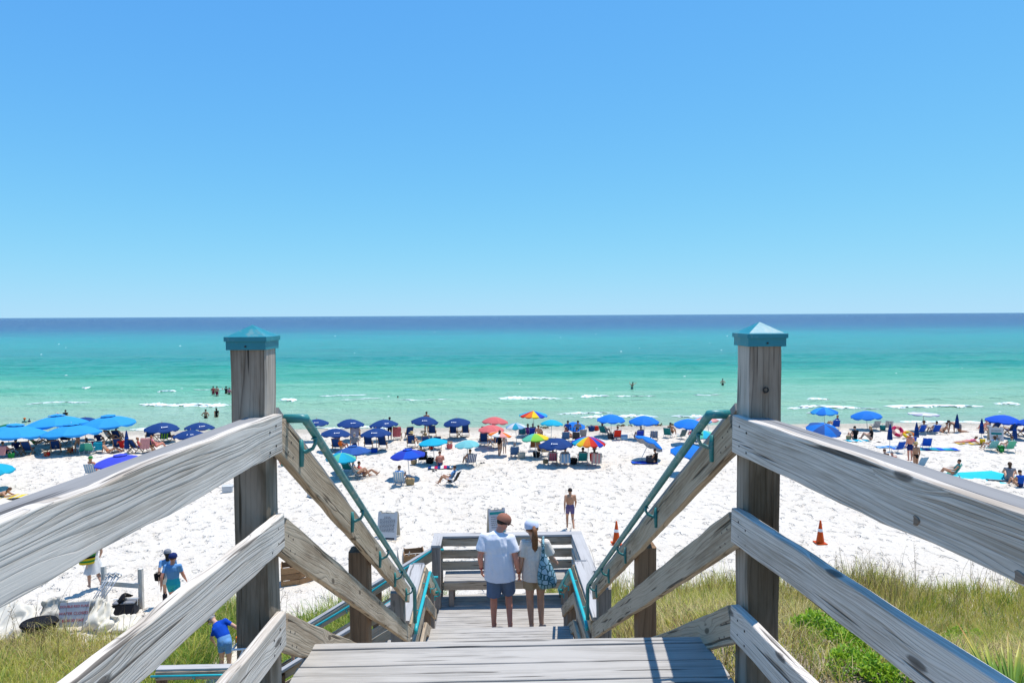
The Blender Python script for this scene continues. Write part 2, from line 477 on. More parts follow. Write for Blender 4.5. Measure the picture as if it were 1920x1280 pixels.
c = mix(nt, math_n(nt, 'MULTIPLY', ramp(nt, nb2, [(0.41, (1, 1, 1)), (0.53, (0, 0, 0))]), math_n(nt, 'MULTIPLY_ADD', ramp(nt, t, [(0.06, (0, 0, 0)), (0.2, (1, 1, 1))]), 0.6, 0.2)), c, mix(nt, 1.0, c, (0.42, 0.72, 0.70, 1), 'MULTIPLY'))  # ripple shading painted into the water colour as dark streaks
nt.links.new(c, b.inputs["Base Color"])
b.inputs["Roughness"].default_value = 0.14
b.inputs["IOR"].default_value = 1.33
b.inputs["Specular IOR Level"].default_value = 0.03
pw = nd(nt, "ShaderNodeMapping", i_Vector=tc.outputs["Object"], i_Scale=(0.55, 1.1, 1.0)).outputs[0]
nw = nd(nt, "ShaderNodeTexNoise", i_Vector=pw, i_Scale=1.0, i_Detail=6.0, i_Roughness=0.66).outputs[0]
pw2 = nd(nt, "ShaderNodeMapping", i_Vector=tc.outputs["Object"], i_Scale=(0.12, 0.30, 1.0)).outputs[0]
nw2 = nd(nt, "ShaderNodeTexNoise", i_Vector=pw2, i_Scale=1.0, i_Detail=4.0, i_Roughness=0.6).outputs[0]
bump(nt, b, math_n(nt, 'MULTIPLY_ADD', nw2, 1.5, nw), 1.0, 1.1)
sea = mesh_obj("sea", np_mesh("sea", np.stack([SX.ravel(), SY.ravel(), SZ.ravel()], 1), F), None, None, m_sea)
tag(sea, "emerald green sea deepening to dark blue at the horizon", "sea", kind="structure")

# ------------------------------------------------------------------ breaking waves
m_foam, nt, b = new_mat("foam")
tc = nd(nt, "ShaderNodeTexCoord")
fn = nd(nt, "ShaderNodeTexNoise", i_Vector=nd(nt, "ShaderNodeMapping", i_Vector=tc.outputs["Object"], i_Scale=(1.0, 2.2, 1.0)).outputs[0], i_Scale=1.6, i_Detail=6.0, i_Roughness=0.7).outputs[0]
nt.links.new(ramp(nt, fn, [(0.30, (0.60, 0.78, 0.73)), (0.55, (0.78, 0.82, 0.82))]), b.inputs["Base Color"])
b.inputs["Roughness"].default_value = 0.9
bump(nt, b, fn, 0.8, 0.15)
def foam(x0, x1, yc, wid, hgt, seed, ragged=0.6):
    n = max(40, int((x1 - x0) / 0.13)); k = 15
    u = np.linspace(0, 1, n); xx = x0 + (x1 - x0) * u
    env = np.clip(np.sin(np.pi * u) * 1.9, 0, 1) ** 0.7
    jag = 1 - ragged + ragged * 2 * vnoise(xx * 0.9, xx * 0 + seed, seed) * (0.6 + 0.8 * vnoise(xx * 3.1, xx * 0, seed + 9))
    cy = yc + 0.9 * np.sin(xx * 0.16 + seed) + (vnoise(xx * 0.35, xx * 0, seed + 3) - .5) * 1.2
    w = wid * 0.85 * env * jag
    t = np.linspace(-1, 1.5, k)
    XX = np.repeat(xx[:, None], k, 1)
    YY = cy[:, None] + t[None, :] * w[:, None] * 0.5 + (vnoise(XX * 2.2, np.repeat(t[None, :] * 3, n, 0), seed + 5) - .5) * 0.5 * env[:, None]
    base = sea_h(XX, YY) * np.clip((YY - 54.5) / 6.0, 0.05, 1)
    h = np.clip(1 - t[None, :] ** 2, 0, 1) * hgt * 0.45 * env[:, None] * (0.5 + 1.0 * vnoise(XX * 2.1, YY * 2.6, seed + 8))
    ZZ = base + h + 0.02
    I = (np.arange(n - 1)[:, None] * k + np.arange(k - 1)[None, :])
    lace = vnoise(XX * 2.6, YY * 5.0, seed + 12) * 0.6 + vnoise(XX * 6.1, YY * 9.0, seed + 13) * 0.4
    keep = (lace + 0.55 * (1 - np.abs(t[None, :] * 0.9)) > 0.50)[:-1, :-1]
    I = I[keep]
    return mesh_obj("foam", np_mesh("foam", np.stack([XX.ravel(), YY.ravel(), ZZ.ravel()], 1), np.stack([I, I + k, I + k + 1, I + 1], 1)), None, sea, m_foam)
FOAM = [(-54.08, -47.28, 75.51, 0.9, 0.16), (-40.72, -29.65, 74.03, 1.7, 0.34), (-45.06, -42.72, 87.0, 1.4, 0.3), (-58.18, -57.03, 90.5, 0.8, 0.15), (-25.17, -22.92, 74.62, 1.6, 0.3), (0.46, 7.78, 75.5, 2.0, 0.36), (7.24, 9.47, 76.18, 0.7, 0.12), (10.44, 14.18, 78.45, 1.2, 0.2), (14.51, 19.97, 77.06, 0.5, 0.1), (6.23, 12.16, 64.42, 1.0, 0.16), (8.31, 16.09, 61.2, 1.2, 0.12), (17.3, 22.0, 62.38, 1.3, 0.16), (35.74, 38.36, 71.38, 1.7, 0.3), (30.84, 40.54, 65.66, 1.0, 0.16), (41.15, 51.9, 66.91, 1.7, 0.3), (54.82, 57.75, 67.91, 1.5, 0.25), (31.01, 33.4, 63.67, 0.7, 0.1), (-18.59, -13.36, 77.87, 0.45, 0.09), (-11.76, -4.82, 75.4, 0.45, 0.1), (-41.71, -32.73, 88.98, 0.4, 0.08), (-32.61, -28.18, 58.7, 1.0, 0.05), (-17.43, -7.9, 56.84, 0.7, 0.04), (-7.94, 3.89, 56.48, 0.6, 0.04), (27.43, 37.76, 56.07, 0.7, 0.05), (37.36, 44.92, 56.4, 1.0, 0.06), (-21.91, -15.83, 80.66, 0.3, 0.06), (24.61, 28.5, 77.96, 0.35, 0.07)]
for i, a in enumerate(FOAM):
    foam(*a, seed=40 + i)
# small white flecks added in place of sun glints far out
n = 45
fy = 62 + rng.random(n) ** 1.6 * 330; fx = rng.uniform(-0.95, 1.0, n) * fy
sz = rng.uniform(0.05, 0.16, n) * (0.6 + fy / 200.0)
fz = sea_h(fx, fy) + 0.05
V = np.stack([np.stack([fx - sz * 1.6, fy, fz], 1), np.stack([fx, fy - sz * 0.5, fz + 0.02], 1), np.stack([fx + sz * 1.6, fy + sz * .2, fz], 1), np.stack([fx + sz * .2, fy + sz * .5, fz + sz * 0.45], 1)], 1).reshape(-1, 3)
o = mesh_obj("glint_flecks", np_mesh("glint_flecks", V, np.arange(n * 4).reshape(-1, 4), False), None, None, m_foam)
tag(o, "tiny white flecks standing in for sun glints scattered over the open sea", "glint_flecks", kind="stuff")

# ------------------------------------------------------------------ staircase materials
GREY_L, GREY_M, GREY_D = (0.70, 0.635, 0.555, 1), (0.40, 0.335, 0.265, 1), (0.050, 0.037, 0.028, 1)
w_rail = wood("silvered_rail_wood", GREY_L, GREY_M, GREY_D, lines=25.0, line_dark=1.0, rel=0.0032)
w_stair = wood("tan_stair_rail_wood", (0.54, 0.435, 0.315, 1), (0.32, 0.235, 0.155, 1), (0.070, 0.048, 0.031, 1), lines=21.0, line_dark=0.95, rel=0.003, stain=0.12, stain_col=(0.10, 0.085, 0.03, 1))
w_post = wood("post_wood", (0.30, 0.255, 0.215, 1), (0.185, 0.145, 0.115, 1), (0.06, 0.045, 0.035, 1), lines=7.0, knots=0.6)
front_shade_axis = 1.0
w_post_alg_shade = wood("mossy_shaded_post_wood", (0.56, 0.475, 0.39, 1), (0.29, 0.225, 0.17, 1), (0.055, 0.038, 0.027, 1), lines=11.0, knots=0.6, line_dark=0.9, stain=0.75, stain_col=(0.050, 0.038, 0.013, 1), stain_top=2.0, front_shade=0.85)  # algae stain low down; shade of the front face painted into the colour
w_brown = wood("brown_post_wood", (0.25, 0.155, 0.09, 1), (0.15, 0.088, 0.05, 1), (0.05, 0.028, 0.016, 1), lines=8.0, knots=0.5)
w_deck = wood("grey_deck_wood", (0.42, 0.39, 0.35, 1), (0.29, 0.268, 0.238, 1), (0.15, 0.135, 0.12, 1), lines=7.0, knots=0.12, line_dark=0.35, rel=0.0012)
w_cap = wood("grey_cap_board", (0.265, 0.255, 0.245, 1), (0.215, 0.205, 0.198, 1), (0.13, 0.12, 0.115, 1), lines=5.0, knots=0.0, line_dark=0.25, rel=0.001)
w_cap_l = wood("pale_cap_board", (0.44, 0.42, 0.40, 1), (0.36, 0.34, 0.32, 1), (0.20, 0.185, 0.17, 1), lines=5.0, knots=0.0, line_dark=0.25, rel=0.001)
m_nail = plain("nail_steel", (0.05, 0.045, 0.04, 1), 0.6, metal=0.5)

def paint(name, col, wear):
    m, nt, b = new_mat(name)
    tc = nd(nt, "ShaderNodeTexCoord")
    n = nd(nt, "ShaderNodeTexNoise", i_Vector=tc.outputs["Object"], i_Scale=9.0, i_Detail=6.0, i_Roughness=0.65).outputs[0]
    n2 = nd(nt, "ShaderNodeTexNoise", i_Vector=tc.outputs["Object"], i_Scale=55.0, i_Detail=3.0).outputs[0]
    c = ramp(nt, n, [(0.3, tuple(v * 0.8 for v in col)), (0.7, col)])
    w = math_n(nt, 'ADD', math_n(nt, 'MULTIPLY', n, 0.8), math_n(nt, 'MULTIPLY', n2, 0.25))
    wm = ramp(nt, w, [(0.57, (0, 0, 0)), (0.64, (1, 1, 1))])
    c = mix(nt, math_n(nt, 'MULTIPLY', wm, wear), c, (0.22, 0.30, 0.27, 1))
    nt.links.new(c, b.inputs["Base Color"])
    b.inputs["Roughness"].default_value = 0.42
    bump(nt, b, n2, 0.25, 0.002)
    return m
m_teal = paint("teal_paint_worn", (0.030, 0.235, 0.235), 0.8)
m_teal_new = paint("teal_paint_fresh", (0.015, 0.42, 0.44), 0.05)
m_cap_teal = paint("teal_cap_paint", (0.012, 0.235, 0.285), 0.45)

# ------------------------------------------------------------------ boards
_bc = {}
def board_mesh(L, w, t, seg, rough, seed):
    """long local X, width local Z, thickness local Y, eased edges, slightly uneven"""
    key = (round(L, 3), round(w, 3), round(t, 3), seg, rough, seed)
    if key in _bc: return _bc[key]
    r = min(w, t) * 0.12
    prof = []
    for sy, sz, a0 in ((1, 1, 0), (-1, 1, 90), (-1, -1, 180), (1, -1, 270)):
        for a in (a0, a0 + 45, a0 + 90):
            a = math.radians(a)
            prof.append((sy * (t / 2 - r) + r * math.cos(a), sz * (w / 2 - r) + r * math.sin(a)))
    n = len(prof)
    R = np.random.default_rng(seed)
    xs = np.linspace(-L / 2, L / 2, seg + 1)
    V = []
    for i, x in enumerate(xs):
        for (py, pz) in prof:
            e = rough
            V.append((x, py + (vnoise(x * 7 + seed, pz * 30, seed) - .5) * e * 0.5,
                      pz + (vnoise(x * 5 + seed * 3, (1 if pz > 0 else -1) * 4.0, seed + 1) - .5) * e * 1.4
                      + (vnoise(x * 21, (1 if pz > 0 else -1) * 7.0, seed + 2) - .5) * e * 0.5))
    F4 = [(i * n + k, (i + 1) * n + k, (i + 1) * n + (k + 1) % n, i * n + (k + 1) % n) for i in range(seg) for k in range(n)]
    me = bpy.data.meshes.new("board")
    me.from_pydata(V, [], F4 + [tuple(range(n)), tuple(seg * n + k for k in reversed(range(n)))])
    me.update()
    _bc[key] = me
    return me

_bn = [0]
def board(name, p0, p1, w, t, mat, parent, wdir=(0, 0, 1), seg=None, rough=0.0, share=False):
    p0, p1 = Vector(p0), Vector(p1)
    x = (p1 - p0); L = x.length; x.normalize()
    z = Vector(wdir); z = (z - x * z.dot(x)).normalized()
    y = z.cross(x)
    seg = seg or (1 if rough == 0 else max(4, int(L / 0.09)))
    _bn[0] += 1
    me = board_mesh(L, w, t, seg, rough, 0 if share else _bn[0])
    M = Matrix((x, y, z)).transposed().to_4x4()
    M.translation = (p0 + p1) / 2
    o = mesh_obj(name, me, M, parent, mat)
    return o

STAIR = empty("beach_staircase", (0.0, 6.0, 2.0))
tag(STAIR, "weathered grey wooden beach staircase with teal handrails leading down to the sand", "staircase")
def part(name, label=None, loc=(0, 6, 5)):
    o = empty(name, loc, STAIR)
    if label: o["label"] = label
    return o
DECK_Z, MID_Z, LOW_Z, TURN_Z = 8.43, 5.79, 5.10, 2.93

# upper deck: boards across, the last a narrow nosing
deck = part("deck", "grey plank deck at the head of the stairs", (0, 2, DECK_Z))
yb = 2.985
board("deck_board", (-0.945, 3.018, DECK_Z - 0.019), (0.945, 3.014, DECK_Z - 0.019), 0.052, 0.038, w_deck, deck, (0, 1, 0), rough=0.003)
k = 0
while yb > -1.2:
    w = 0.146 if k == 0 else 0.140
    hw = 0.945 if k == 0 else (0.955 if k < 3 else 1.25)
    board("deck_board", (-min(hw, 0.95) if k < 3 else -hw, yb - w / 2 - 0.003, DECK_Z - 0.019), (hw, yb - w / 2 - 0.007, DECK_Z - 0.019 + 0.001 * (k % 2)), w - 0.007, 0.038, w_deck, deck, (0, 1, 0), rough=0.003)
    yb -= w; k += 1
for x in (-0.93, 0.0, 0.93):
    board("deck_joist", (x, -1.2, DECK_Z - 0.14), (x, 3.0, DECK_Z - 0.14), 0.19, 0.04, w_brown, deck)

def flight(name, label, top, d, n, rise, run, half, mat=w_deck):
    """n risers starting at the edge point top (at the upper level) along unit d"""
    g = part(name, label, top)
    top = Vector(top); d = Vector(d); s = Vector((-d.y, d.x, 0))
    for i in range(1, n):
        z = top.z - rise * i - 0.019
        for j in range(2):
            c = top + d * (run * (i - 1) + 0.005 + run * (0.26 + 0.5 * j)); c.z = z
            board("tread_board", c - s * half, c + s * half, run * 0.49, 0.038, mat, g, d, share=True)
        c = top + d * (run * (i - 1) + 0.012); c.z = top.z - rise * (i - 0.5) - 0.03
        board("riser_board", c - s * half, c + s * half, rise * 0.72, 0.02, mat, g, (0, 0, 1), share=True)
    L = run * (n - 1)
    for sg in (-1, 1):
        a = top + s * (sg * (half - 0.03)); b_ = a + d * L
        a.z = top.z - 0.33; b_.z = top.z - rise * (n - 1) - 0.30
        board("stringer", a, b_, 0.26, 0.045, w_brown, g)
    return g
flight("upper_flight", "long upper flight of steps between the tall rails", (0, 3.045, DECK_Z), (0, 1, 0), 15, (DECK_Z - MID_Z) / 15, 0.284, 0.93)
mid = part("landing", "small plank landing between the two upper flights", (0, 7.7, MID_Z))
y = 8.50
while y > 6.95:
    board("landing_board", (-0.96, y - 0.07, MID_Z - 0.019), (0.96, y - 0.07, MID_Z - 0.019), 0.134, 0.038, w_deck, mid, (0, 1, 0), rough=0.003)
    y -= 0.14
flight("lower_flight", "short flight of steps above the bench landing", (0, 8.50, MID_Z), (0, 1, 0), 4, (MID_Z - LOW_Z) / 4, 0.284, 0.93)
low = part("landing", "wide plank landing with the bench where the couple stand", (0.2, 10.2, LOW_Z))
y = 11.10
while y > 9.30:
    board("landing_board", (-1.0, y - 0.07, LOW_Z - 0.019), (1.40, y - 0.07, LOW_Z - 0.019), 0.134, 0.038, w_deck, low, (0, 1, 0), rough=0.003)
    y -= 0.14
flight("side_flight", "side flight of steps going down to the left of the bench landing", (-1.0, 10.2, LOW_Z), (-1, 0, 0), 13, (LOW_Z - TURN_Z) / 13, 0.284, 0.68)
turn = part("landing", "low plank landing at the turn of the side stairs", (-5.1, 10.2, TURN_Z))
for i in range(10):
    x = -4.42 - 0.14 * i
    board("landing_board", (x - 0.07, 9.5, TURN_Z - 0.019), (x - 0.07, 10.9, TURN_Z - 0.019), 0.134, 0.038, w_deck, turn, (1, 0, 0), share=True)
flight("foot_flight", "lowest flight of steps reaching the sand", (-5.82, 10.2, TURN_Z), (-1, 0, 0), 9, 0.175, 0.284, 0.68)

# ---- posts
def post(g, x, y, z0, z1, mat, wx=0.14, wy=0.14, rough=0.004):
    o = board("post", (x, y, z0), (x, y, z1), wx, wy, mat, g, (1, 0, 0), rough=rough)
    return o
def post_cap(g, x, y, z):
    mb = MB()
    a, t = 0.0835, 0.078
    prof = [(t, -0.052), (t, -0.018), (a, -0.018), (a, 0.0), (a * 0.86, 0.003), (0.0005, 0.047)]
    vs = []
    for r, zz in prof:
        vs += [(r, r, zz), (-r, r, zz), (-r, -r, zz), (r, -r, zz)]
    fs = [(i * 4 + k, i * 4 + (k + 1) % 4, (i + 1) * 4 + (k + 1) % 4, (i + 1) * 4 + k) for i in range(len(prof) - 1) for k in range(4)]
    mb.add(vs, fs); mb.add(vs[:4], [(3, 2, 1, 0)])
    o = mb.build("post_cap", m_cap_teal, g, Matrix.Translation((x, y, z)))
    bv = o.modifiers.new("edge", 'BEVEL'); bv.width = 0.0022; bv.segments = 2
    o["label"] = "teal pyramid post cap"
    MB().tube([(0, -0.0785, -0.038), (0, -0.083, -0.038)], 0.004, 6).build("cap_screw", m_nail, g, Matrix.Translation((x, y, z)))
    return o

def nails(g, pts, nrm):
    n = Vector(nrm)
    for p in pts:
        p = Vector(p)
        MB().tube([p - n * 0.004, p + n * 0.0018], 0.0045, 6).build("nail", m_nail, g)

def slope_board(g, x, y0, y1, ztop0, slope, w, t, mat, rough=0.006):
    """board along Y falling at slope, its top edge at ztop0 at y0"""
    cs = 1 / math.sqrt(1 + slope * slope)
    dz = w / 2 / cs
    return board("rail_board", (x, y0, ztop0 - dz), (x, y1, ztop0 - dz - slope * (y1 - y0)), w, t, mat, g, (0, slope, 1), rough=rough)

for sg in (-1, 1):
    side = "left" if sg < 0 else "right"
    g = part("railing", "tall railing on the %s side of the deck and upper steps" % side, (sg, 4, DECK_Z))
    # newel post with cap, split by the rail line
    post(g, sg * 1.046, 2.64, 5.2, 9.872, w_post_alg_shade)
    post_cap(g, sg * 1.046, 2.64, 9.872 + 0.048)
    post(g, sg * 1.05, 4.64, 3.6, 8.30, w_brown)
    post(g, sg * 1.05, 6.42, 3.0, 7.22, w_post)
    # deck rails, opening outwards towards the viewer
    fl = 0.062 if sg < 0 else 0.080
    top = 9.605 if sg < 0 else 9.583
    def dx(y): return sg * (0.949 + fl * (2.62 - y))
    for zt, w in ((top, 0.158), (9.192, 0.143), (8.778, 0.143)):
        board("rail_board", (dx(2.625), 2.625, zt - w / 2), (dx(-1.2), -1.2, zt - w / 2), w, 0.040, w_rail, g, rough=0.009)
    # flat cap board on the outside of the top rail
    o_ = sg * 0.0605
    board("cap_board", (dx(2.55) + o_, 2.55, top - 0.022), (dx(-1.2) + o_, -1.2, top - 0.022), 0.078, 0.036, w_cap, g, (1, 0, 0), rough=0.003)
    board("cap_board", (sg * 1.10, 2.565, top - 0.012), (sg * 1.10, 2.715, top - 0.012), 0.20, 0.034, w_cap, g, (1, 0, 0), rough=0.003) if False else None
    # stair rails
    for zt, y1 in ((9.600, 6.44), (9.185, 6.47), (8.775, 6.50)):
        slope_board(g, sg * 0.951, 2.632, y1, zt, 0.618, 0.145, 0.040, w_stair, 0.005)
    # sloping cap board outside the posts' inner board
    a = Vector((sg * 1.045, 2.72, 9.600)); b_ = Vector((sg * 1.045, 6.42, 9.600 - 0.618 * 3.70))
    board("cap_board", a, b_, 0.138, 0.036, w_cap, g, (1, 0, 0), rough=0.004)
    npts = []
    for zt in (top - 0.04, top - 0.12, 9.15, 9.09, 8.74, 8.68):
        npts += [(dx(2.56) - sg * 0.020, 2.56, zt), (dx(2.50) - sg * 0.020, 2.50, zt - 0.015)]
    for yy in (2.68, 2.74):
        for zt in (9.58, 9.16, 8.75):
            npts += [(sg * 0.931, yy, zt - 0.618 * (yy - 2.632) - 0.05), (sg * 0.931, yy + 0.02, zt - 0.618 * (yy - 2.632) - 0.12)]
    for yy in (4.60, 4.67):
        for zt in (9.55, 9.13, 8.72):
            npts.append((sg * 0.931, yy, zt - 0.618 * (yy - 2.632) - 0.06))
    nails(g, npts, (-sg, 0, 0))
    # pipe handrail with a return at the top and a drop at the foot
    hx = sg * 0.862
    pts = [(sg * 0.945, 2.70, 9.572), (sg * 0.872, 2.70, 9.572), (sg * 0.858, 2.704, 9.571), (hx, 2.725, 9.560), (hx, 2.76, 9.540)]
    s = 0.640
    for yy in (3.2, 4.0, 5.0, 6.22):
        pts.append((hx, yy, 9.540 - s * (yy - 2.76)))
    pts += [(hx, 6.27, 7.27), (hx, 6.28, 7.22), (hx, 6.28, 6.95)]
    hr = MB().tube(pts, 0.0188, 14).build("handrail", m_teal, g, None, True)
    hr["label"] = "worn teal pipe handrail"
    for yy in (2.86, 3.85, 4.75, 5.45, 6.12):
        zt = 9.540 - s * (yy - 2.76) - 0.02
        mb = MB()
        wx_ = sg * 0.930
        mb.tube([(hx, yy, zt), (hx, yy, zt - 0.022), (hx + sg * 0.012, yy, zt - 0.045), (hx + sg * 0.045, yy, zt - 0.060), (wx_ - sg * 0.006, yy, zt - 0.050)], [0.010, 0.008, 0.0085, 0.009, 0.011], 8)
        mb.tube([(wx_ - sg * 0.004, yy, zt - 0.005), (wx_ - sg * 0.007, yy, zt - 0.055), (wx_ - sg * 0.004, yy, zt - 0.125)], [0.010, 0.013, 0.011], 8)
        mb.box((hx, yy, zt + 0.004), (0.022, 0.06, 0.005))
        mb.build("handrail_bracket", m_teal, g, None, True)
    # landing railing and the short flight's railing
    g = part("railing", "low railing on the %s side of the small landing and short steps" % side, (sg, 7.5, MID_Z))
    ct = MID_Z + 1.075
    board("cap_board", (sg * 1.045, 6.50, ct - 0.019), (sg * 1.045, 8.0, ct - 0.019), 0.19, 0.038, w_cap_l, g, (1, 0, 0), rough=0.003)
    post(g, sg * 1.035, 7.95, 2.2, ct - 0.04, w_post)
    for zt in (ct - 0.045, ct - 0.40, ct - 0.76):
        board("rail_board", (sg * 0.951, 6.52, zt - 0.07), (sg * 0.951, 8.02, zt - 0.07), 0.14, 0.038, w_stair, g, rough=0.005)
        slope_board(g, sg * 0.951, 8.03, 9.35, zt, 0.607, 0.14, 0.038, w_stair, 0.006)
    board("cap_board", (sg * 1.035, 8.03, ct - 0.01), (sg * 1.035, 9.4, ct - 0.01 - 0.607 * 1.37), 0.14, 0.036, w_cap_l, g, (1, 0, 0), rough=0.003)
    post(g, sg * 1.035, 8.62, 2.2, ct - 0.42, w_brown); post(g, sg * 1.035, 8.80, 2.2, ct - 0.54, w_brown)
    post(g, sg * 1.035, 9.40, 2.2, ct - 0.88, w_post)
    hz = ct - 0.005
    pts = [(hx, 6.335, hz - 0.05), (hx, 6.345, hz - 0.015), (hx, 6.38, hz), (hx, 7.72, hz), (hx, 7.78, hz - 0.012), (hx, 7.84, hz - 0.045), (hx, 9.15, hz - 0.045 - 0.62 * 1.31), (hx + sg * 0.02, 9.18, hz - 0.87), (sg * 0.935, 9.18, hz - 0.88)]
    hr = MB().tube(pts, 0.0188, 12).build("handrail", m_teal_new, g, None, True)
    hr["label"] = "bright teal pipe handrail"
    for yy in (6.9, 7.6, 8.5, 9.1):
        zt = (hz if yy < 7.8 else hz - 0.045 - 0.62 * (yy - 7.84)) - 0.02
        MB().tube([(hx, yy, zt), (hx, yy, zt - 0.03), (hx + sg * 0.03, yy, zt - 0.055), (sg * 0.932, yy, zt - 0.05), (sg * 0.932, yy, zt - 0.11)], 0.009, 7).build("handrail_bracket", m_teal_new, g, None, True)

# ---- bench landing: back rail, right rail, bench
g = part("railing", "seaward railing round the bench landing", (0.2, 11.1, LOW_Z))
ct = 6.175
board("cap_board", (-1.13, 11.085, ct - 0.019), (1.47, 11.085, ct - 0.019), 0.17, 0.038, w_cap_l, g, (0, 1, 0), rough=0.003)
board("cap_board", (1.375, 10.998, ct - 0.0185), (1.375, 9.40, ct - 0.0185), 0.19, 0.038, w_cap_l, g, (1, 0, 0), rough=0.003)
board("cap_board", (-1.045, 10.998, ct - 0.0185), (-1.045, 10.56, ct - 0.0185), 0.16, 0.038, w_cap_l, g, (1, 0, 0), rough=0.003)
for za, zb in ((6.125, 5.99), (5.92, 5.775), (5.72, 5.57), (5.36, 5.22)):
    board("rail_board", (-1.0, 11.03, (za + zb) / 2), (1.29, 11.03, (za + zb) / 2), za - zb, 0.038, w_stair, g, rough=0.005)
    board("rail_board", (1.295, 11.04, (za + zb) / 2), (1.295, 9.45, (za + zb) / 2), za - zb, 0.038, w_rail, g, rough=0.005)
for x, y in ((-1.045, 11.08), (0.15, 11.12), (1.38, 11.08), (1.38, 9.5), (-1.045, 10.62)):
    post(g, x, y, 1.2, ct - 0.04, w_post)
bench = part("bench", "plank bench along the seaward rail", (0.15, 10.8, LOW_Z))
for j in range(3):
    board("seat_board", (-0.92, 10.955 - 0.145 * j, LOW_Z + 0.455 - 0.019), (1.26, 10.955 - 0.145 * j, LOW_Z + 0.455 - 0.019), 0.139, 0.038, w_deck, bench, (0, 1, 0), rough=0.003)
board("apron_board", (-0.92, 10.615, LOW_Z + 0.365), (1.26, 10.615, LOW_Z + 0.365), 0.14, 0.038, w_stair, bench, rough=0.004)
for x in (-0.80, 0.15, 1.10):
    for y in (10.665, 10.95):
        post(bench, x, y, LOW_Z, LOW_Z + 0.416, w_post, 0.09, 0.09)

# ---- side flight railings
for yy, lab in ((10.93, "seaward railing of the side steps"), (9.46, "near railing of the side steps")):
    g = part("railing", lab, (-3, yy, 4))
    s = 0.588
    z0 = LOW_Z + 0.965
    x0 = -0.98
    far = yy > 10
    def zl(x): return z0 - s * (x0 - x)
    board("cap_board", (x0 - 0.06, yy, z0 - 0.019), (-4.62, yy, zl(-4.62) - 0.019), 0.14, 0.038, w_cap_l, g, (0, 1, 0), rough=0.003)
    board("cap_board", (-4.63, yy, 4.0 - 0.019), (-5.86, yy, 4.0 - 0.019), 0.14, 0.038, w_cap_l, g, (0, 1, 0), rough=0.003)
    sy = -1 if far else 1
    for dzv in (0.04, 0.40, 0.76):
        cs = 1 / math.sqrt(1 + s * s)
        dz = 0.07 / cs + dzv
        board("rail_board", (x0 - 0.06, yy + sy * 0.07, z0 - dz), (-4.62, yy + sy * 0.07, zl(-4.62) - dz), 0.14, 0.038, w_stair, g, (-s, 0, 1), rough=0.005)
        board("rail_board", (-4.64, yy + sy * 0.07, 3.96 - dzv - 0.03), (-5.86, yy + sy * 0.07, 3.96 - dzv - 0.03), 0.14, 0.038, w_stair, g, rough=0.004)
    for x in (-2.1, -3.3, -4.6, -5.8):
        post(g, x, yy + 0.005, gz(x, yy) - 0.3, max(zl(x), 4.0 if x < -4.3 else 0) - 0.05, w_brown)
    hyy = yy + sy * 0.16
    pts = [(x0 + 0.05, hyy, z0 - 0.04), (x0 - 0.12, hyy, z0 - 0.04), (x0 - 0.2, hyy, z0 - 0.085)] + [(x, hyy, zl(x) - 0.07 + 0.10 * 0) for x in (-2.5, -4.55)] + [(-4.7, hyy, 3.93), (-5.9, hyy, 3.93)]
    hr = MB().tube(pts, 0.0188, 10).build("handrail", m_teal_new, g, None, True)
    hr["label"] = "bright teal pipe handrail"
    for x in (-1.4, -2.6, -3.8, -5.2):
        zt = (zl(x) - 0.09) if x > -4.6 else 3.91
        MB().tube([(x, hyy, zt), (x, hyy, zt - 0.03), (x, hyy - sy * 0.04, zt - 0.05), (x, yy + sy * 0.09, zt - 0.05), (x, yy + sy * 0.09, zt - 0.11)], 0.009, 7).build("handrail_bracket", m_teal_new, g, None, True)
# loose knots standing slightly proud of the weathered faces
m_knot = wood("knot_wood", (0.30, 0.235, 0.18, 1), (0.17, 0.125, 0.09, 1), (0.04, 0.028, 0.02, 1), lines=70.0, knots=0.0)
for (p, nx, r) in [((1.0114, 1.5894, 9.4701), -1, 0.014), ((1.0351, 1.2944, 9.4458), -1, 0.015)]:
    g = bpy.data.objects['railing' if nx > 0 else 'railing.002']
    mb = MB(); n_ = Vector((nx, -.07 * nx, 0)).normalized()
    M_ = Matrix.Translation(p) @ n_.to_track_quat('Z', 'Y').to_matrix().to_4x4()
    ring = [(1.0, -.003), (.97, .0004), (.80, .0012), (.45, .0008), (.02, .0010)]
    vs = []
    for q_, h_ in ring:
        for k_ in range(16):
            a_ = 2 * math.pi * k_ / 16; rr = r * q_ * (1 + .12 * math.sin(a_ * 2 + r * 900) + .06 * math.sin(a_ * 5))
            vs.append((rr * 1.35 * math.cos(a_), rr * math.sin(a_), h_))
    mb.add(vs, [(i * 16 + k_, i * 16 + (k_ + 1) % 16, (i + 1) * 16 + (k_ + 1) % 16, (i + 1) * 16 + k_) for i in range(4) for k_ in range(16)])
    mb.build("knot", m_knot, g, M_, True)
# eye bolt on the right newel post
g = part("eye_bolt", "rusty steel eye bolt on the right newel post", (1.046, 2.57, 9.69))
pts = [(1.040 + 0.010 * math.cos(a), 2.558, 9.692 + 0.010 * math.sin(a)) for a in np.linspace(0, 2 * math.pi, 13)]
MB().tube(pts, 0.0032, 6, close=False).build("ring", m_nail, g, None, True)
MB().tube([(1.040, 2.575, 9.680), (1.040, 2.555, 9.683)], 0.0035, 6).build("shank", m_nail, g, None, True)
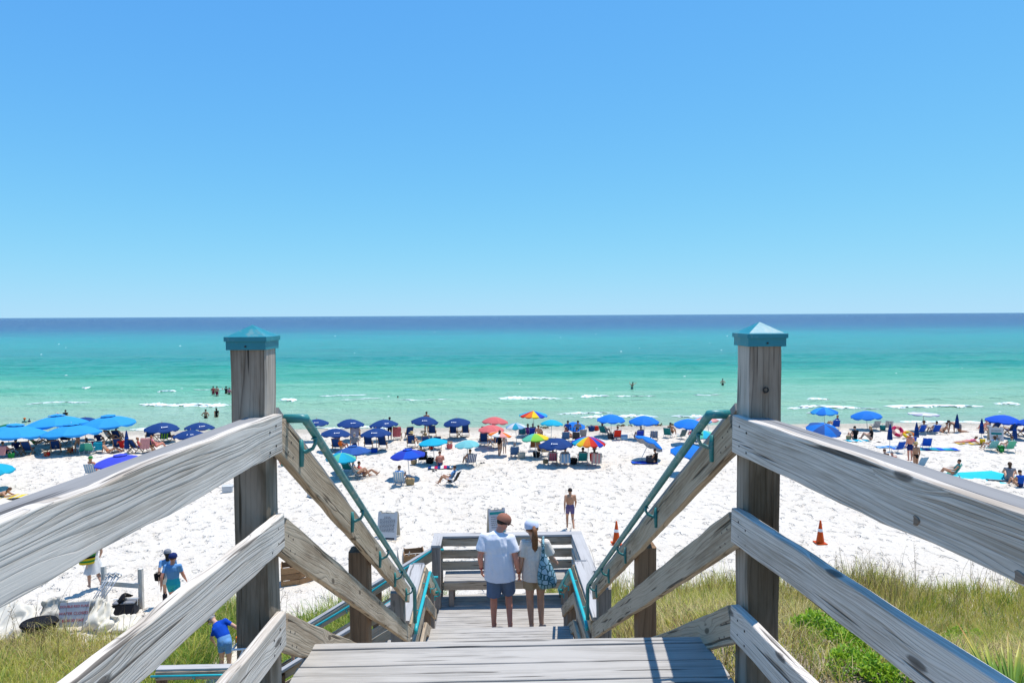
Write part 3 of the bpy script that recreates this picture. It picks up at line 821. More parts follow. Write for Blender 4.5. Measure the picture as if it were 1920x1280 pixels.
# white cable tie round the left newel
g = part("cable_tie", "white cable tie round the left newel post", (-1.046, 2.64, 8.7))
m_tie = plain("white_plastic", (0.75, 0.75, 0.74, 1), 0.4)
zt = 8.66
MB().tube([(-1.125, 2.560, zt), (-1.06, 2.555, zt + 0.006), (-0.972, 2.560, zt + 0.004), (-0.968, 2.725, zt), (-1.125, 2.725, zt), (-1.125, 2.560, zt)], 0.004, 6).build("strap", m_tie, g)
MB().tube([(-1.08, 2.556, zt + 0.002), (-1.10, 2.545, zt - 0.05), (-1.09, 2.548, zt - 0.14)], 0.004, 6).build("tail", m_tie, g)

# ------------------------------------------------------------------ dune vegetation
def leaf_mat(name, c0, c1, rough=0.6, trans=0.35):
    m, nt, b = new_mat(name)
    geo = nd(nt, "ShaderNodeNewGeometry")
    c = ramp(nt, geo.outputs["Random Per Island"], [(0.0, c0), (1.0, c1)])
    nt.links.new(c, b.inputs["Base Color"])
    b.inputs["Roughness"].default_value = rough
    b.inputs["Specular IOR Level"].default_value = 0.25
    tr = nt.nodes.new("ShaderNodeBsdfTranslucent")
    nt.links.new(c, tr.inputs["Color"])
    mx = nt.nodes.new("ShaderNodeMixShader")
    mx.inputs[0].default_value = trans
    nt.links.new(b.outputs[0], mx.inputs[1]); nt.links.new(tr.outputs[0], mx.inputs[2])
    nt.links.new(mx.outputs[0], nt.nodes["Material Output"].inputs[0])
    MATS[name] = m
    return m
g_green = leaf_mat("grass_green", (0.12, 0.23, 0.028), (0.29, 0.42, 0.07))
g_lime = leaf_mat("grass_lime", (0.42, 0.42, 0.05), (0.66, 0.60, 0.14))
g_straw = leaf_mat("grass_straw", (0.52, 0.41, 0.14), (0.74, 0.62, 0.30))
g_brown = leaf_mat("grass_brown", (0.17, 0.11, 0.055), (0.38, 0.27, 0.15))
GM = [g_green, g_lime, g_straw, g_brown]

def grass(name, label, area, clumps, per, hgt, wts, spread=0.10, mask=None, width=0.0065, lean=0.55):
    x0, x1, y0, y1 = area
    cx = rng.uniform(x0, x1, clumps); cy = rng.uniform(y0, y1, clumps)
    if mask is not None:
        k = mask(cx, cy); cx, cy = cx[k], cy[k]
    n = len(cx)
    ch = rng.uniform(0.65, 1.25, n) * (0.55 + 0.9 * vnoise(cx * 0.5, cy * 0.5, 61))
    # colour follows drifts across the dune
    dr = vnoise(cx * 0.35 + 4, cy * 0.35, 62)
    R = rng.random((n,)); cm = np.zeros(n, int)
    w = np.stack([wts[0] * (0.25 + 1.5 * dr), wts[1] * (0.5 + dr), wts[2] * (1.6 - 1.4 * dr), wts[3] * (1.6 - 1.4 * dr)], 1)
    w = np.cumsum(w / w.sum(1, keepdims=True), 1)
    cm = (R[:, None] > w).sum(1)
    ci = np.repeat(np.arange(n), per)
    N = len(ci)
    rx = cx[ci] + rng.normal(0, spread, N); ry = cy[ci] + rng.normal(0, spread, N)
    rz = ground_z(rx, ry) - 0.02
    h = hgt * ch[ci] * rng.uniform(0.45, 1.15, N)
    a = np.arctan2(ry - cy[ci], rx - cx[ci]) + rng.normal(0, 0.8, N)
    ln = h * lean * rng.uniform(0.2, 1.3, N)
    dxn, dyn = np.cos(a), np.sin(a)
    fa = rng.uniform(0, 2 * np.pi, N)
    wx, wy = np.cos(fa) * width, np.sin(fa) * width
    m_ = 0.30
    V = np.zeros((N, 7, 3))
    def setv(k, t, bend, side):
        V[:, k, 0] = rx + dxn * ln * bend + wx * side
        V[:, k, 1] = ry + dyn * ln * bend + wy * side
        V[:, k, 2] = rz + h * t
    setv(0, 0, 0, 1); setv(1, 0, 0, -1)
    setv(2, 0.5, 0.22, 0.85); setv(3, 0.5, 0.22, -0.85)
    setv(4, 0.85, 0.62, 0.5); setv(5, 0.85, 0.62, -0.5)
    setv(6, 1.0 - 0.12 * rng.random(N), 1.05, 0)
    base = (np.arange(N) * 7)[:, None]
    Q = np.concatenate([base + np.array([[0, 1, 3, 2]]), base + np.array([[2, 3, 5, 4]])], 0)
    T = base + np.array([[4, 5, 6]])
    bm_ = cm[ci].copy()
    sw = rng.random(N) < 0.22
    bm_[sw] = rng.choice(4, sw.sum(), p=np.array(wts) / sum(wts))
    me = np_mesh(name, V.reshape(-1, 3), [Q, T], False, np.concatenate([bm_, bm_, bm_]))
    for m in GM: me.materials.append(m)
    o = mesh_obj(name, me)
    tag(o, label, "grass", kind="stuff")
    return o

SHRUBS = [(5.43, 9.4), (4.97, 7.88), (11.93, 15.84)]
def not_stairs(x, y):
    k = np.ones_like(x, bool)
    for (sx_, sy_) in SHRUBS: k &= ((x - sx_) ** 2 + (y - sy_) ** 2 > .42)
    return k & ~((x > -1.2) & (x < 1.5) & (y < 11.6)) & ~((x > -9.0) & (x < -0.9) & (y > 9.2) & (y < 11.3))
def right_ok(x, y):
    return not_stairs(x, y) & (y < 20.2 + (vnoise(x * 0.8, x * 0, 64) - .5) * 2.0) & (y > 8.0)
grass("dune_grass", "tall green and yellow dune grass right of the stairs", (1.5, 19.5, 13.5, 20.6), 5000, 15, 0.66, (0.16, 0.46, 0.32, 0.06), mask=lambda x, y: right_ok(x, y) & (vnoise(x * 0.7, y * 0.7, 66) > 0.08))
grass("dry_dune_grass", "short dry straw coloured grass on the near right dune", (1.5, 15.0, 7.6, 15.5), 5200, 13, 0.34, (0.07, 0.25, 0.48, 0.20), mask=lambda x, y: not_stairs(x, y) & (vnoise(x * 0.9, y * 0.9, 67) > 0.2), lean=0.9)
grass("dune_grass", "yellow green grass covering the left dune below the tarp", (-19.5, -8.0, 10.8, 18.1), 5200, 14, 0.40, (0.14, 0.36, 0.40, 0.10), mask=lambda x, y: (y < 17.7 + (vnoise(x * 0.8, x * 0, 65) - .5) * 1.2), lean=0.8)
def lush(x, y):
    return not_stairs(x, y) & ~((np.abs(x + 6.5) < 0.7) & (y > 13.6)) & (y < 19.2 + (vnoise(x * 0.9, x * 0, 63) - .5) * 1.4)
grass("lush_grass", "lush green grass beside the side steps", (-8.4, -1.6, 11.5, 19.6), 2300, 17, 0.72, (0.62, 0.28, 0.08, 0.02), mask=lush, width=0.008, lean=0.75)

# thin bare stalks (sea oats) standing above the grass
def stalks(name, label, spots, hmin, hmax):
    mb = MB()
    for (x, y) in spots:
        z = gz(x, y)
        h = random.uniform(hmin, hmax); a = random.uniform(0, 6.28); l = random.uniform(0.05, 0.4) * h
        p = [(x + math.cos(a) * l * t * t, y + math.sin(a) * l * t * t, z + h * t) for t in (0, 0.4, 0.75, 1.0)]
        mb.tube(p, [0.006, 0.005, 0.004, 0.002], 4, 0)
        if random.random() < 0.6:
            for q in range(5):
                t = 0.78 + 0.05 * q
                c = Vector((x + math.cos(a) * l * t * t, y + math.sin(a) * l * t * t, z + h * t))
                d = Vector((random.uniform(-1, 1), random.uniform(-1, 1), 0.6)).normalized() * 0.10
                mb.tube([c, c + d * 0.6, c + d], [0.002, 0.005, 0.001], 4, 0)
    o = mb.build(name, g_brown)
    tag(o, label, "grass", kind="stuff")
sp = [(random.uniform(8.0, 17), random.uniform(17.2, 20.4)) for _ in range(110)] + [(random.gauss(10.6, 1.4), random.uniform(17.6, 20.2)) for _ in range(120)] + [(random.uniform(1.8, 8), random.uniform(16.5, 20.2)) for _ in range(70)]
stalks("sea_oats", "thin brown sea oat stalks along the dune edge to the right", sp, 0.8, 1.6)
sp = [(random.uniform(-19, -9.5), random.uniform(15.0, 18.2)) for _ in range(90)] + [(random.uniform(-7.5, -3), random.uniform(17.5, 19.2)) for _ in range(25)]
stalks("sea_oats", "thin stalks sticking up in front of the pale tarp", sp, 0.7, 1.5)

# low leafy shrubs
g_shrub = leaf_mat("shrub_leaf", (0.10, 0.25, 0.012), (0.36, 0.50, 0.03), 0.45, 0.3)
def shrub(label, x, y, mounds, n=1500):
    z0 = gz(x, y)
    root = empty("shrub", (x, y, z0))
    tag(root, label, "shrub", "bright green shrubs on the right dune")
    V = np.zeros((0, 3)); Fq = []
    allV = []
    st = MB()
    for (dx_, dy_, r, h) in mounds:
        k = int(n * r * r / 0.3)
        u = rng.random(k); th = rng.uniform(0, 2 * np.pi, k)
        rad = r * np.sqrt(u) * (0.75 + 0.5 * vnoise(np.cos(th) * 2 + 5 + dx_ * 3, np.sin(th) * 2 + 5, 71))
        px = x + dx_ + rad * np.cos(th); py = y + dy_ + rad * np.sin(th)
        top = np.clip(1 - (rad / (r * 1.1)) ** 2, 0, 1) * h
        bumpy = 0.6 + 0.7 * vnoise(px * 6, py * 6, 72)
        pz = ground_z(px, py) + top * bumpy * (0.55 + 0.45 * rng.random(k))
        s = rng.uniform(0.020, 0.042, k)
        a = rng.uniform(0, 2 * np.pi, k); e = rng.uniform(0.2, 1.3, k)
        dirv = np.stack([np.cos(a) * np.cos(e), np.sin(a) * np.cos(e), np.sin(e)], 1)
        sd = np.stack([-np.sin(a), np.cos(a), np.zeros(k)], 1)
        c = np.stack([px, py, pz], 1)
        q = np.stack([c, c + dirv * s[:, None] + sd * s[:, None] * .5, c + dirv * s[:, None] * 2.2, c + dirv * s[:, None] - sd * s[:, None] * .5], 1)
        allV.append(q.reshape(-1, 3))
        for j in range(6):
            a_ = random.uniform(0, 6.28); rr = random.uniform(0.2, 0.8) * r
            g_ = gz(x + dx_, y + dy_)
            st.tube([(x + dx_, y + dy_, g_ - 0.03), (x + dx_ + rr * math.cos(a_), y + dy_ + rr * math.sin(a_), g_ + h * 0.45)], [0.012, 0.004], 5)
    V = np.concatenate(allV)
    Fq = np.arange(len(V)).reshape(-1, 4)
    mesh_obj("foliage", np_mesh("foliage", V, Fq, False), None, root, g_shrub).matrix_basis = WM[root.name].inverted()
    o = st.build("stem", g_brown, root); o.matrix_basis = WM[root.name].inverted()
shrub("bright green leafy shrub low on the dune under the right mid rail", *SHRUBS[0], [(-0.30, 0.30, 0.60, 0.55), (0.3, 0.0, 0.55, 0.50), (0.75, -0.35, 0.45, 0.36)], 2000)
shrub("smaller bright green shrub at the lower picture edge", *SHRUBS[1], [(-0.3, 0.1, 0.42, 0.34), (0.25, -0.1, 0.48, 0.32)], 2000)
shrub("yellow green shrub near the palmetto leaves", *SHRUBS[2], [(0, 0, 0.50, 0.5), (0.6, 0.2, 0.42, 0.42)], 1800)

# saw palmetto at the right edge
m_palm, nt, b = new_mat("palmetto_leaf")
tc = nd(nt, "ShaderNodeTexCoord")
sepx = nd(nt, "ShaderNodeSeparateXYZ", i_0=tc.outputs["Object"])
ns = nd(nt, "ShaderNodeTexNoise", i_Vector=tc.outputs["Object"], i_Scale=6.0, i_Detail=3.0).outputs[0]
tt = math_n(nt, 'ADD', sepx.outputs[0], math_n(nt, 'MULTIPLY', ns, 0.25))
nt.links.new(ramp(nt, tt, [(0.22, (0.07, 0.19, 0.02)), (0.48, (0.24, 0.36, 0.04)), (0.72, (0.52, 0.46, 0.08)), (0.92, (0.52, 0.24, 0.07))]), b.inputs["Base Color"])
b.inputs["Roughness"].default_value = 0.4
def palmetto(label, x, y, fronds):
    z0 = gz(x, y)
    root = empty("saw_palmetto", (x, y, z0)); tag(root, label, "plant", "saw palmettos at the right edge")
    for (az, el, stem, L, spread) in fronds:
        mb = MB()
        n = 15
        for i in range(n):
            t = (i / (n - 1) - 0.5) * spread + random.uniform(-.06, .06)
            l = L * (1 - 0.35 * abs(t) / (spread / 2)) * random.uniform(0.72, 1.06)
            wv = 0.017
            d = Vector((math.cos(t), math.sin(t), 0))
            s_ = Vector((-math.sin(t), math.cos(t), 0))
            droop = random.uniform(-0.10, 0.16)
            P = [d * (l * q) + Vector((0, 0, 0.02 * math.sin(q * 3) - droop * q * q)) for q in (0.05, 0.35, 0.7, 1.0)]
            Wd = [0.010, wv, wv * 0.75, 0.001]
            L_ = [p + s_ * w_ + Vector((0, 0, w_ * 0.5)) for p, w_ in zip(P, Wd)]
            R_ = [p - s_ * w_ + Vector((0, 0, w_ * 0.5)) for p, w_ in zip(P, Wd)]
            vs = L_ + P + R_
            mb.add(vs, [(k, k + 1, k + 5, k + 4) for k in range(3)] + [(k + 4, k + 5, k + 9, k + 8) for k in range(3)])
        mb.tube([(-stem, 0, 0), (0.05, 0, 0)], [0.009, 0.006], 5)
        R = Matrix.Rotation(az, 4, 'Z') @ Matrix.Rotation(-el, 4, 'Y')
        base = Vector((x, y, z0)) + (R @ Vector((stem, 0, 0)))
        mb.build("frond", m_palm, root, Matrix.Translation(base) @ R @ Matrix.Rotation(random.uniform(-.5, .5), 4, 'X'))
palmetto("saw palmetto with stiff orange tipped fan leaves at the right picture edge", 5.55, 6.6, [(2.8, 0.50, 0.30, 0.95, 0.7), (2.3, 0.70, 0.30, 0.95, 0.8), (1.6, 0.85, 0.30, 0.85, 0.8), (0.9, 0.9, 0.30, 0.85, 0.9), (3.4, 0.7, 0.35, 0.9, 0.9), (0.2, 0.9, 0.4, 1.0, 1.0), (4.4, 0.9, 0.4, 0.9, 1.0), (2.0, 0.5, 0.3, 0.95, 0.7)])

# ------------------------------------------------------------------ people
SKIN = [plain("skin_fair", (0.56, 0.32, 0.215, 1), 0.55, 0.10, 14), plain("skin_tan", (0.42, 0.215, 0.125, 1), 0.5, 0.10, 14), plain("skin_burnt", (0.60, 0.245, 0.16, 1), 0.5, 0.12, 14), plain("skin_brown", (0.20, 0.105, 0.065, 1), 0.5, 0.10, 14)]
HAIR = {k: plain("hair_" + k, c, 0.6, 0.3, 60, fold=0.004) for k, c in dict(dark=(0.022, 0.014, 0.010, 1), brown=(0.085, 0.042, 0.020, 1), blonde=(0.42, 0.26, 0.10, 1), grey=(0.30, 0.29, 0.28, 1), auburn=(0.23, 0.095, 0.035, 1)).items()}
CLOTH = {}
def cloth(name, r, g, b):
    if name not in CLOTH:
        CLOTH[name] = plain("cloth_" + name, tuple(v * 0.70 for v in srgb(r, g, b)[:3]) + (1,), 0.85, 0.10, 7.0, 0.15, fold=0.012)
    return CLOTH[name]
for n_, c_ in dict(white=(238, 236, 232), navy=(34, 52, 110), black=(24, 24, 28), red=(205, 42, 42), blue=(30, 92, 190), sky=(120, 172, 224), aqua=(60, 196, 208), teal=(38, 138, 136), green=(54, 140, 72), pink=(232, 120, 150), coral=(236, 96, 92), purple=(124, 62, 160), lilac=(112, 100, 142), grey=(140, 142, 148), khaki=(196, 172, 138), orange=(236, 116, 40), yellow=(240, 208, 70), cobalt=(18, 82, 200), mint=(96, 200, 160), brown=(110, 72, 44), denim=(74, 98, 140), cream=(228, 216, 190), crimson=(176, 24, 66), straw=(214, 186, 126)).items():
    cloth(n_, *c_)

def capsule(p0, r0, p1, r1, flat=1.0, side=None, blunt=1.0, n=14):
    p0, p1 = np.array(p0, float), np.array(p1, float)
    d = p1 - p0; L = np.linalg.norm(d)
    d = d / L if L > 1e-6 else np.array([0, 0, 1.0])
    s = np.array(side, float) if side is not None else (np.array([1.0, 0, 0]) if abs(d[0]) < 0.9 else np.array([0, 1.0, 0]))
    s = s - d * s.dot(d); s /= np.linalg.norm(s)
    t = np.cross(d, s)
    rings = [(-1.0, 0.02)] + [(-math.sin(a), math.cos(a)) for a in (1.1, 0.6, 0.0)]
    V = []
    for (k, q) in rings:
        V.append((p0 + d * k * r0 * min(1, flat + .3), r0 * q))
    for (k, q) in reversed(rings):
        V.append((p1 - d * k * r1 * min(1, flat + .3) * blunt, r1 * (q if blunt == 1.0 else q ** .4)))
    an = np.arange(n) * 2 * np.pi / n
    P = np.concatenate([c + r * (np.cos(an)[:, None] * s + flat * np.sin(an)[:, None] * t) for c, r in V])
    m = len(V)
    F = [(i * n + k, i * n + (k + 1) % n, (i + 1) * n + (k + 1) % n, (i + 1) * n + k) for i in range(m - 1) for k in range(n)]
    F += [tuple(reversed(range(n))), tuple((m - 1) * n + k for k in range(n))]
    return P, F

REQ = {}
def request(key, caps, voxel=0.022, smooth=4, post=None):
    REQ[key] = (caps, voxel, smooth, post)

SOLID = {}
def flush():
    tmp = {}
    for key, (caps, vx, sm, post) in REQ.items():
        V = []; F = []; o = 0
        for c in caps:
            P, f = capsule(*c[:6], blunt=c[7] if len(c) > 7 else 1.0)
            V.append(P); F += [tuple(i + o for i in q) for q in f]; o += len(P)
        me = bpy.data.meshes.new("tmp"); me.from_pydata(np.concatenate(V).tolist(), [], F)
        ob = bpy.data.objects.new("tmp", me); COL.objects.link(ob)
        r = ob.modifiers.new("r", 'REMESH'); r.mode = 'VOXEL'; r.voxel_size = vx
        s = ob.modifiers.new("s", 'SMOOTH'); s.factor = 0.5; s.iterations = sm
        tmp[key] = ob
    dg = bpy.context.evaluated_depsgraph_get()
    for key, ob in tmp.items():
        caps, vx, sm, post = REQ[key]
        me = bpy.data.meshes.new_from_object(ob.evaluated_get(dg))
        me.name = key
        me.materials.clear()
        n = len(me.polygons)
        C = np.empty(n * 3); me.polygons.foreach_get("center", C); C = C.reshape(-1, 3)
        best = np.full(n, 1e9); slot = np.zeros(n, np.int32)
        for c in caps:
            p0, p1 = np.array(c[0], float), np.array(c[2], float)
            d = p1 - p0; L2 = max(d.dot(d), 1e-9)
            t = np.clip((C - p0) @ d / L2, 0, 1)
            dist = np.linalg.norm(C - (p0 + t[:, None] * d), axis=1) - (c[1] + (c[3] - c[1]) * t) * (0.5 + 0.5 * c[4])
            k = dist < best
            best[k] = dist[k]; slot[k] = c[6]
        if post is not None:
            slot = post(C, slot)
        me.polygons.foreach_set("material_index", slot)
        me.polygons.foreach_set("use_smooth", np.ones(n, bool))
        SOLID[key] = me
    for ob in tmp.values():
        m = ob.data
        bpy.data.objects.remove(ob); bpy.data.meshes.remove(m)
    REQ.clear()

def lerp(a, b, t): return tuple(a[i] + (b[i] - a[i]) * t for i in range(3))

STAND = dict(pelvis=(0, 0, .95), waist=(0, .005, 1.10), chest=(0, -.005, 1.31), neck=(0, -.01, 1.48), head=(0, .015, 1.635), face=(0, 1, 0),
             shL=(-.185, -.01, 1.42), elL=(-.245, -.03, 1.15), wrL=(-.255, .04, .91), shR=(.185, -.01, 1.42), elR=(.245, -.03, 1.15), wrR=(.255, .04, .91),
             hiL=(-.09, 0, .93), knL=(-.10, .02, .50), anL=(-.10, -.03, .085), hiR=(.09, 0, .93), knR=(.10, .02, .50), anR=(.10, -.03, .085), toe=(0, .17, -.045), lat=(1, 0, 0))
def J(**k):
    d = dict(STAND); d.update(k); return d
POSES = dict(
    stand=STAND,
    hips=J(elL=(-.36, -.10, 1.20), wrL=(-.19, .02, 1.02), elR=(.36, -.10, 1.20), wrR=(.19, .02, 1.02)),
    wave=J(elL=(-.42, .05, 1.36), wrL=(-.55, .10, 1.60)),
    walk=J(knL=(-.10, .15, .52), anL=(-.10, .14, .09), knR=(.10, -.02, .50), anR=(.10, -.32, .20), elL=(-.25, -.14, 1.17), wrL=(-.26, -.16, .92), elR=(.25, .04, 1.15), wrR=(.26, .20, .95)),
    throw=J(elL=(-.30, -.05, 1.5), wrL=(-.28, .1, 1.72), elR=(.40, .1, 1.5), wrR=(.62, .15, 1.62), chest=(.06, -.005, 1.30), neck=(.09, -.01, 1.47), head=(.11, .01, 1.62)),
    sit_chair=dict(pelvis=(0, .03, .34), waist=(0, -.06, .46), chest=(0, -.17, .65), neck=(0, -.24, .81), head=(0, -.24, .965), face=(0, 1, -.1),
                   shL=(-.185, -.22, .75), elL=(-.28, -.05, .54), wrL=(-.25, .19, .52), shR=(.185, -.22, .75), elR=(.28, -.05, .54), wrR=(.25, .19, .52),
                   hiL=(-.09, .05, .33), knL=(-.13, .45, .48), anL=(-.12, .68, .10), hiR=(.09, .05, .33), knR=(.13, .45, .48), anR=(.12, .68, .10), toe=(0, .17, .02), lat=(1, 0, 0)),
    sit_ground=dict(pelvis=(0, 0, .13), waist=(0, -.04, .27), chest=(0, -.04, .47), neck=(0, .0, .64), head=(0, .05, .785), face=(0, 1, -.25),
                    shL=(-.185, -.02, .58), elL=(-.27, .10, .35), wrL=(-.20, .32, .34), shR=(.185, -.02, .58), elR=(.27, .10, .35), wrR=(.20, .32, .34),
                    hiL=(-.10, .03, .12), knL=(-.17, .40, .40), anL=(-.13, .58, .08), hiR=(.10, .03, .12), knR=(.17, .40, .40), anR=(.13, .58, .08), toe=(0, .17, -.03), lat=(1, 0, 0)),
    lean_back=dict(pelvis=(0, 0, .13), waist=(0, -.09, .26), chest=(0, -.21, .44), neck=(0, -.27, .61), head=(0, -.25, .76), face=(0, 1, 0),
                   shL=(-.19, -.26, .55), elL=(-.33, -.36, .30), wrL=(-.36, -.42, .06), shR=(.19, -.26, .55), elR=(.30, -.10, .36), wrR=(.22, .16, .28),
                   hiL=(-.10, .03, .12), knL=(-.12, .46, .30), anL=(-.12, .84, .07), hiR=(.10, .03, .12), knR=(.12, .44, .36), anR=(.12, .74, .07), toe=(0, .1, .12), lat=(1, 0, 0)),
    lie=dict(pelvis=(0, 0, .13), waist=(.13, 0, .13), chest=(.33, 0, .17), neck=(.49, 0, .25), head=(.60, 0, .36), face=(1, 0, .1),
             shL=(.40, .18, .20), elL=(.55, .24, .06), wrL=(.74, .12, .06), shR=(.40, -.18, .20), elR=(.55, -.24, .06), wrR=(.74, -.12, .06),
             hiL=(-.02, .09, .12), knL=(-.43, .11, .07), anL=(-.83, .10, .07), hiR=(-.02, -.09, .12), knR=(-.43, -.11, .07), anR=(-.83, -.10, .07), toe=(-.16, 0, -.02), lat=(0, 1, 0)),
    crawl=dict(pelvis=(.0, 0, .48), waist=(-.13, 0, .52), chest=(-.34, 0, .58), neck=(-.52, 0, .62), head=(-.64, 0, .68), face=(-1, 0, -.3),
               shL=(-.42, -.18, .55), elL=(-.44, -.20, .30), wrL=(-.42, -.20, .05), shR=(-.42, .18, .55), elR=(-.46, .20, .30), wrR=(-.47, .20, .05),
               hiL=(.02, -.09, .46), knL=(.04, -.12, .07), anL=(.44, -.12, .06), hiR=(.02, .09, .46), knR=(.10, .12, .07), anR=(.50, .12, .06), toe=(.15, 0, -.01), lat=(0, 1, 0)),
    bend=J(waist=(-.06, .05, 1.06), chest=(-.22, .12, 1.20), neck=(-.36, .18, 1.30), head=(-.49, .23, 1.36), face=(-.7, .6, -.5), shL=(-.28, .02, 1.20), elL=(-.42, .08, .96), wrL=(-.44, .22, .76), shR=(-.14, .24, 1.34), elR=(.10, .28, 1.20), wrR=(.18, .38, 1.02), lat=(.8, .6, 0)),
)
def body_caps(j, f=1.0, female=False, hair='short', fingers=False, fat=1.0):
    lat = j['lat']
    sw = 0.93 if female else 1.0
    S, T, B, H, TH, SL = 0, 1, 2, 3, 4, 5
    c = []
    w = fat
    c.append((lerp(j['hiL'], j['hiR'], .18), .112 * w, lerp(j['hiL'], j['hiR'], .82), .112 * w, .95, None, B))
    c.append((j['pelvis'], (.165 if female else .155) * w, lerp(j['pelvis'], j['waist'], .5), (.148 if female else .152) * w, .70, lat, B))
    c.append((j['waist'], (.125 if female else .145) * w, lerp(j['waist'], j['chest'], .6), .155 * sw * w, .68, lat, T))
    c.append((lerp(j['waist'], j['chest'], .6), .16 * sw * w, j['chest'], .168 * sw * w, .66, lat, T))
    c.append((lerp(j['chest'], j['neck'], .25), .155 * sw * w, lerp(j['chest'], j['neck'], .62), .105 * sw, .62, lat, T))
    c.append((lerp(j['chest'], j['neck'], .7), .068, j['neck'], .060 if not female else .052, 1, None, S))
    c.append((j['neck'], .060 if not female else .050, lerp(j['neck'], j['head'], .6), .060 if not female else .052, 1, None, S))
    for s_ in 'LR':
        c.append((lerp(j['chest'], j['neck'], .80), .060 * sw, lerp(lerp(j['chest'], j['neck'], .62), j['sh' + s_], .7), .058 * sw, 1, None, T))
    hd = np.array(j['head']); fc = np.array(j['face'], float); fc /= np.linalg.norm(fc)
    up = hd - np.array(j['neck']); up /= np.linalg.norm(up)
    c.append((tuple(hd - up * .035 + fc * .018), .076, tuple(hd + up * .035 - fc * .012), .098, .98, None, S))
    c.append((tuple(hd - up * .06 + fc * .045), .048, tuple(hd - up * .02 + fc * .05), .055, 1, None, S))
    c.append((tuple(hd + fc * .095 - up * .015), .014, tuple(hd + fc * .085 + up * .025), .010, 1, None, S))
    sd = np.cross(up, fc)
    for k in (-1, 1):
        c.append((tuple(hd + sd * k * .088 - up * .02), .018, tuple(hd + sd * k * .092 + up * .015), .020, .6, tuple(fc), S))
    for s in 'LR':
        sh, el, wr = j['sh' + s], j['el' + s], j['wr' + s]
        c.append((lerp(j['chest'], sh, .45), .075 * sw, sh, .066 * sw, 1, None, T))
        c.append((sh, .062 * sw, lerp(sh, el, .55), .052 * sw, 1, None, SL))
        c.append((lerp(sh, el, .55), .050 * sw, el, .043 * sw, 1, None, S))
        c.append((el, .043 * sw, lerp(el, wr, .35), .043 * sw, 1, None, S))
        c.append((lerp(el, wr, .35), .042 * sw, wr, .028 * sw, 1, None, S))
        d = np.array(wr) - np.array(el); d /= np.linalg.norm(d)
        p = np.array(wr) + d * .085
        if not fingers:
            c.append((wr, .027, tuple(p), .034, .55, (0, 1, .1), S))
            c.append((tuple(p), .032, tuple(p + d * .075), .018, .5, (0, 1, .1), S))
            c.append((tuple(np.array(wr) + d * .03), .014, tuple(np.array(wr) + d * .085 + np.array([0, .045, 0])), .011, 1, None, S))
        else:
            c.append((wr, .026, tuple(p), .037, .5, (0, 1, .1), S))
            inn = -1 if s == 'R' else 1
            for q, ln in zip((-1.5, -.5, .5, 1.5), (.058, .072, .076, .066)):
                b0 = p + np.array([0, .0195 * q, 0])
                m1 = b0 + d * ln * .6 + np.array([inn * .006, 0, 0])
                t1 = m1 + d * ln * .5 + np.array([inn * .026, 0, 0])
                c.append((tuple(b0), .0098, tuple(m1), .0092, 1, None, S)); c.append((tuple(m1), .0092, tuple(t1), .0078, 1, None, S))
            b0 = np.array(wr) + d * .03 + np.array([0, .025, 0])
            c.append((tuple(b0), .013, tuple(b0 + d * .045 + np.array([inn * .008, .022, 0])), .011, 1, None, S))
            b1 = b0 + d * .045 + np.array([inn * .008, .022, 0])
            c.append((tuple(b1), .011, tuple(b1 + d * .035 + np.array([inn * .012, .004, 0])), .009, 1, None, S))
        hi, kn, an = j['hi' + s], j['kn' + s], j['an' + s]
        tf = (1.06 if female else 1.0) * w
        c.append((hi, .092 * tf, lerp(hi, kn, .5), .078 * tf, 1, None, TH))
        c.append((lerp(hi, kn, .5), .076 * tf, kn, .056, 1, None, S))
        c.append((kn, .055, lerp(kn, an, .32), .056, 1, None, S))
        c.append((lerp(kn, an, .32), .055, an, .035, 1, None, S))
        tv = np.array(j['toe'])
        an_ = np.array(an)
        hl = an_ - tv * .22 + np.array([0, 0, -.04 if abs(tv[2]) < .06 else 0])
        c.append((tuple(hl), .034, tuple(an_ + tv * .45 + np.array([0, 0, -.01 if abs(tv[2]) < .06 else 0])), .036, .85, None, S))
        c.append((tuple(an_ + tv * .45), .036, tuple(an_ + tv), .026, .7, None, S))
    if hair == 'long':
        b = hd - fc * .055
        c.append((tuple(b + up * .02), .080, tuple(b - up * .16), .060, .7, tuple(sd), H))
    if hair == 'bun':
        b = hd - fc * .07 + up * .10
        c.append((tuple(b), .038, tuple(b + up * .01), .036, 1, None, H))
    if f != 1.0:
        c = [(tuple(v * f for v in a[0]), a[1] * f, tuple(v * f for v in a[2]), a[3] * f, *a[4:]) for a in c]
        hd = hd * f
    def post(C, slot, hd=hd, up=up, fc=fc, f=f):
        r = (C - hd) / f
        u = r @ up; q = r @ fc
        k = (np.linalg.norm(r, axis=1) < .17) & (u - 0.55 * q > 0.012) & (u > -.055)
        slot = slot.copy(); slot[k & (slot == 0)] = 3
        return slot
    return c, post

def want(key, pose, voxel=0.021, **kw):
    c, post = body_caps(POSES[pose] if isinstance(pose, str) else pose, **kw)
    request(key, c, voxel, 4 if voxel > 0.015 else 6, post)

for p_ in ('stand', 'walk', 'hips', 'wave', 'throw', 'sit_chair', 'sit_ground', 'lean_back', 'lie', 'crawl'):
    want("body_" + p_, p_)
for p_ in ('stand', 'walk', 'sit_chair', 'sit_ground', 'lean_back', 'lie'):
    want("body_" + p_ + "_f", p_, female=True, hair='long')
want("body_sit_chair_b", 'sit_chair', female=True, hair='bun')
want("body_sit_ground_b", 'sit_ground', female=True, hair='bun')
want("body_child", 'stand', f=0.62)
want("body_child_sit", 'sit_ground', f=0.62)
want("body_bend", 'bend', 0.014, fat=1.08)
want("body_walk_near", 'walk', 0.013, fat=1.13)
want("body_stand_near", 'stand', 0.013, fat=1.05)
want("body_walk_near_f", 'walk', 0.013, female=True, hair='long')
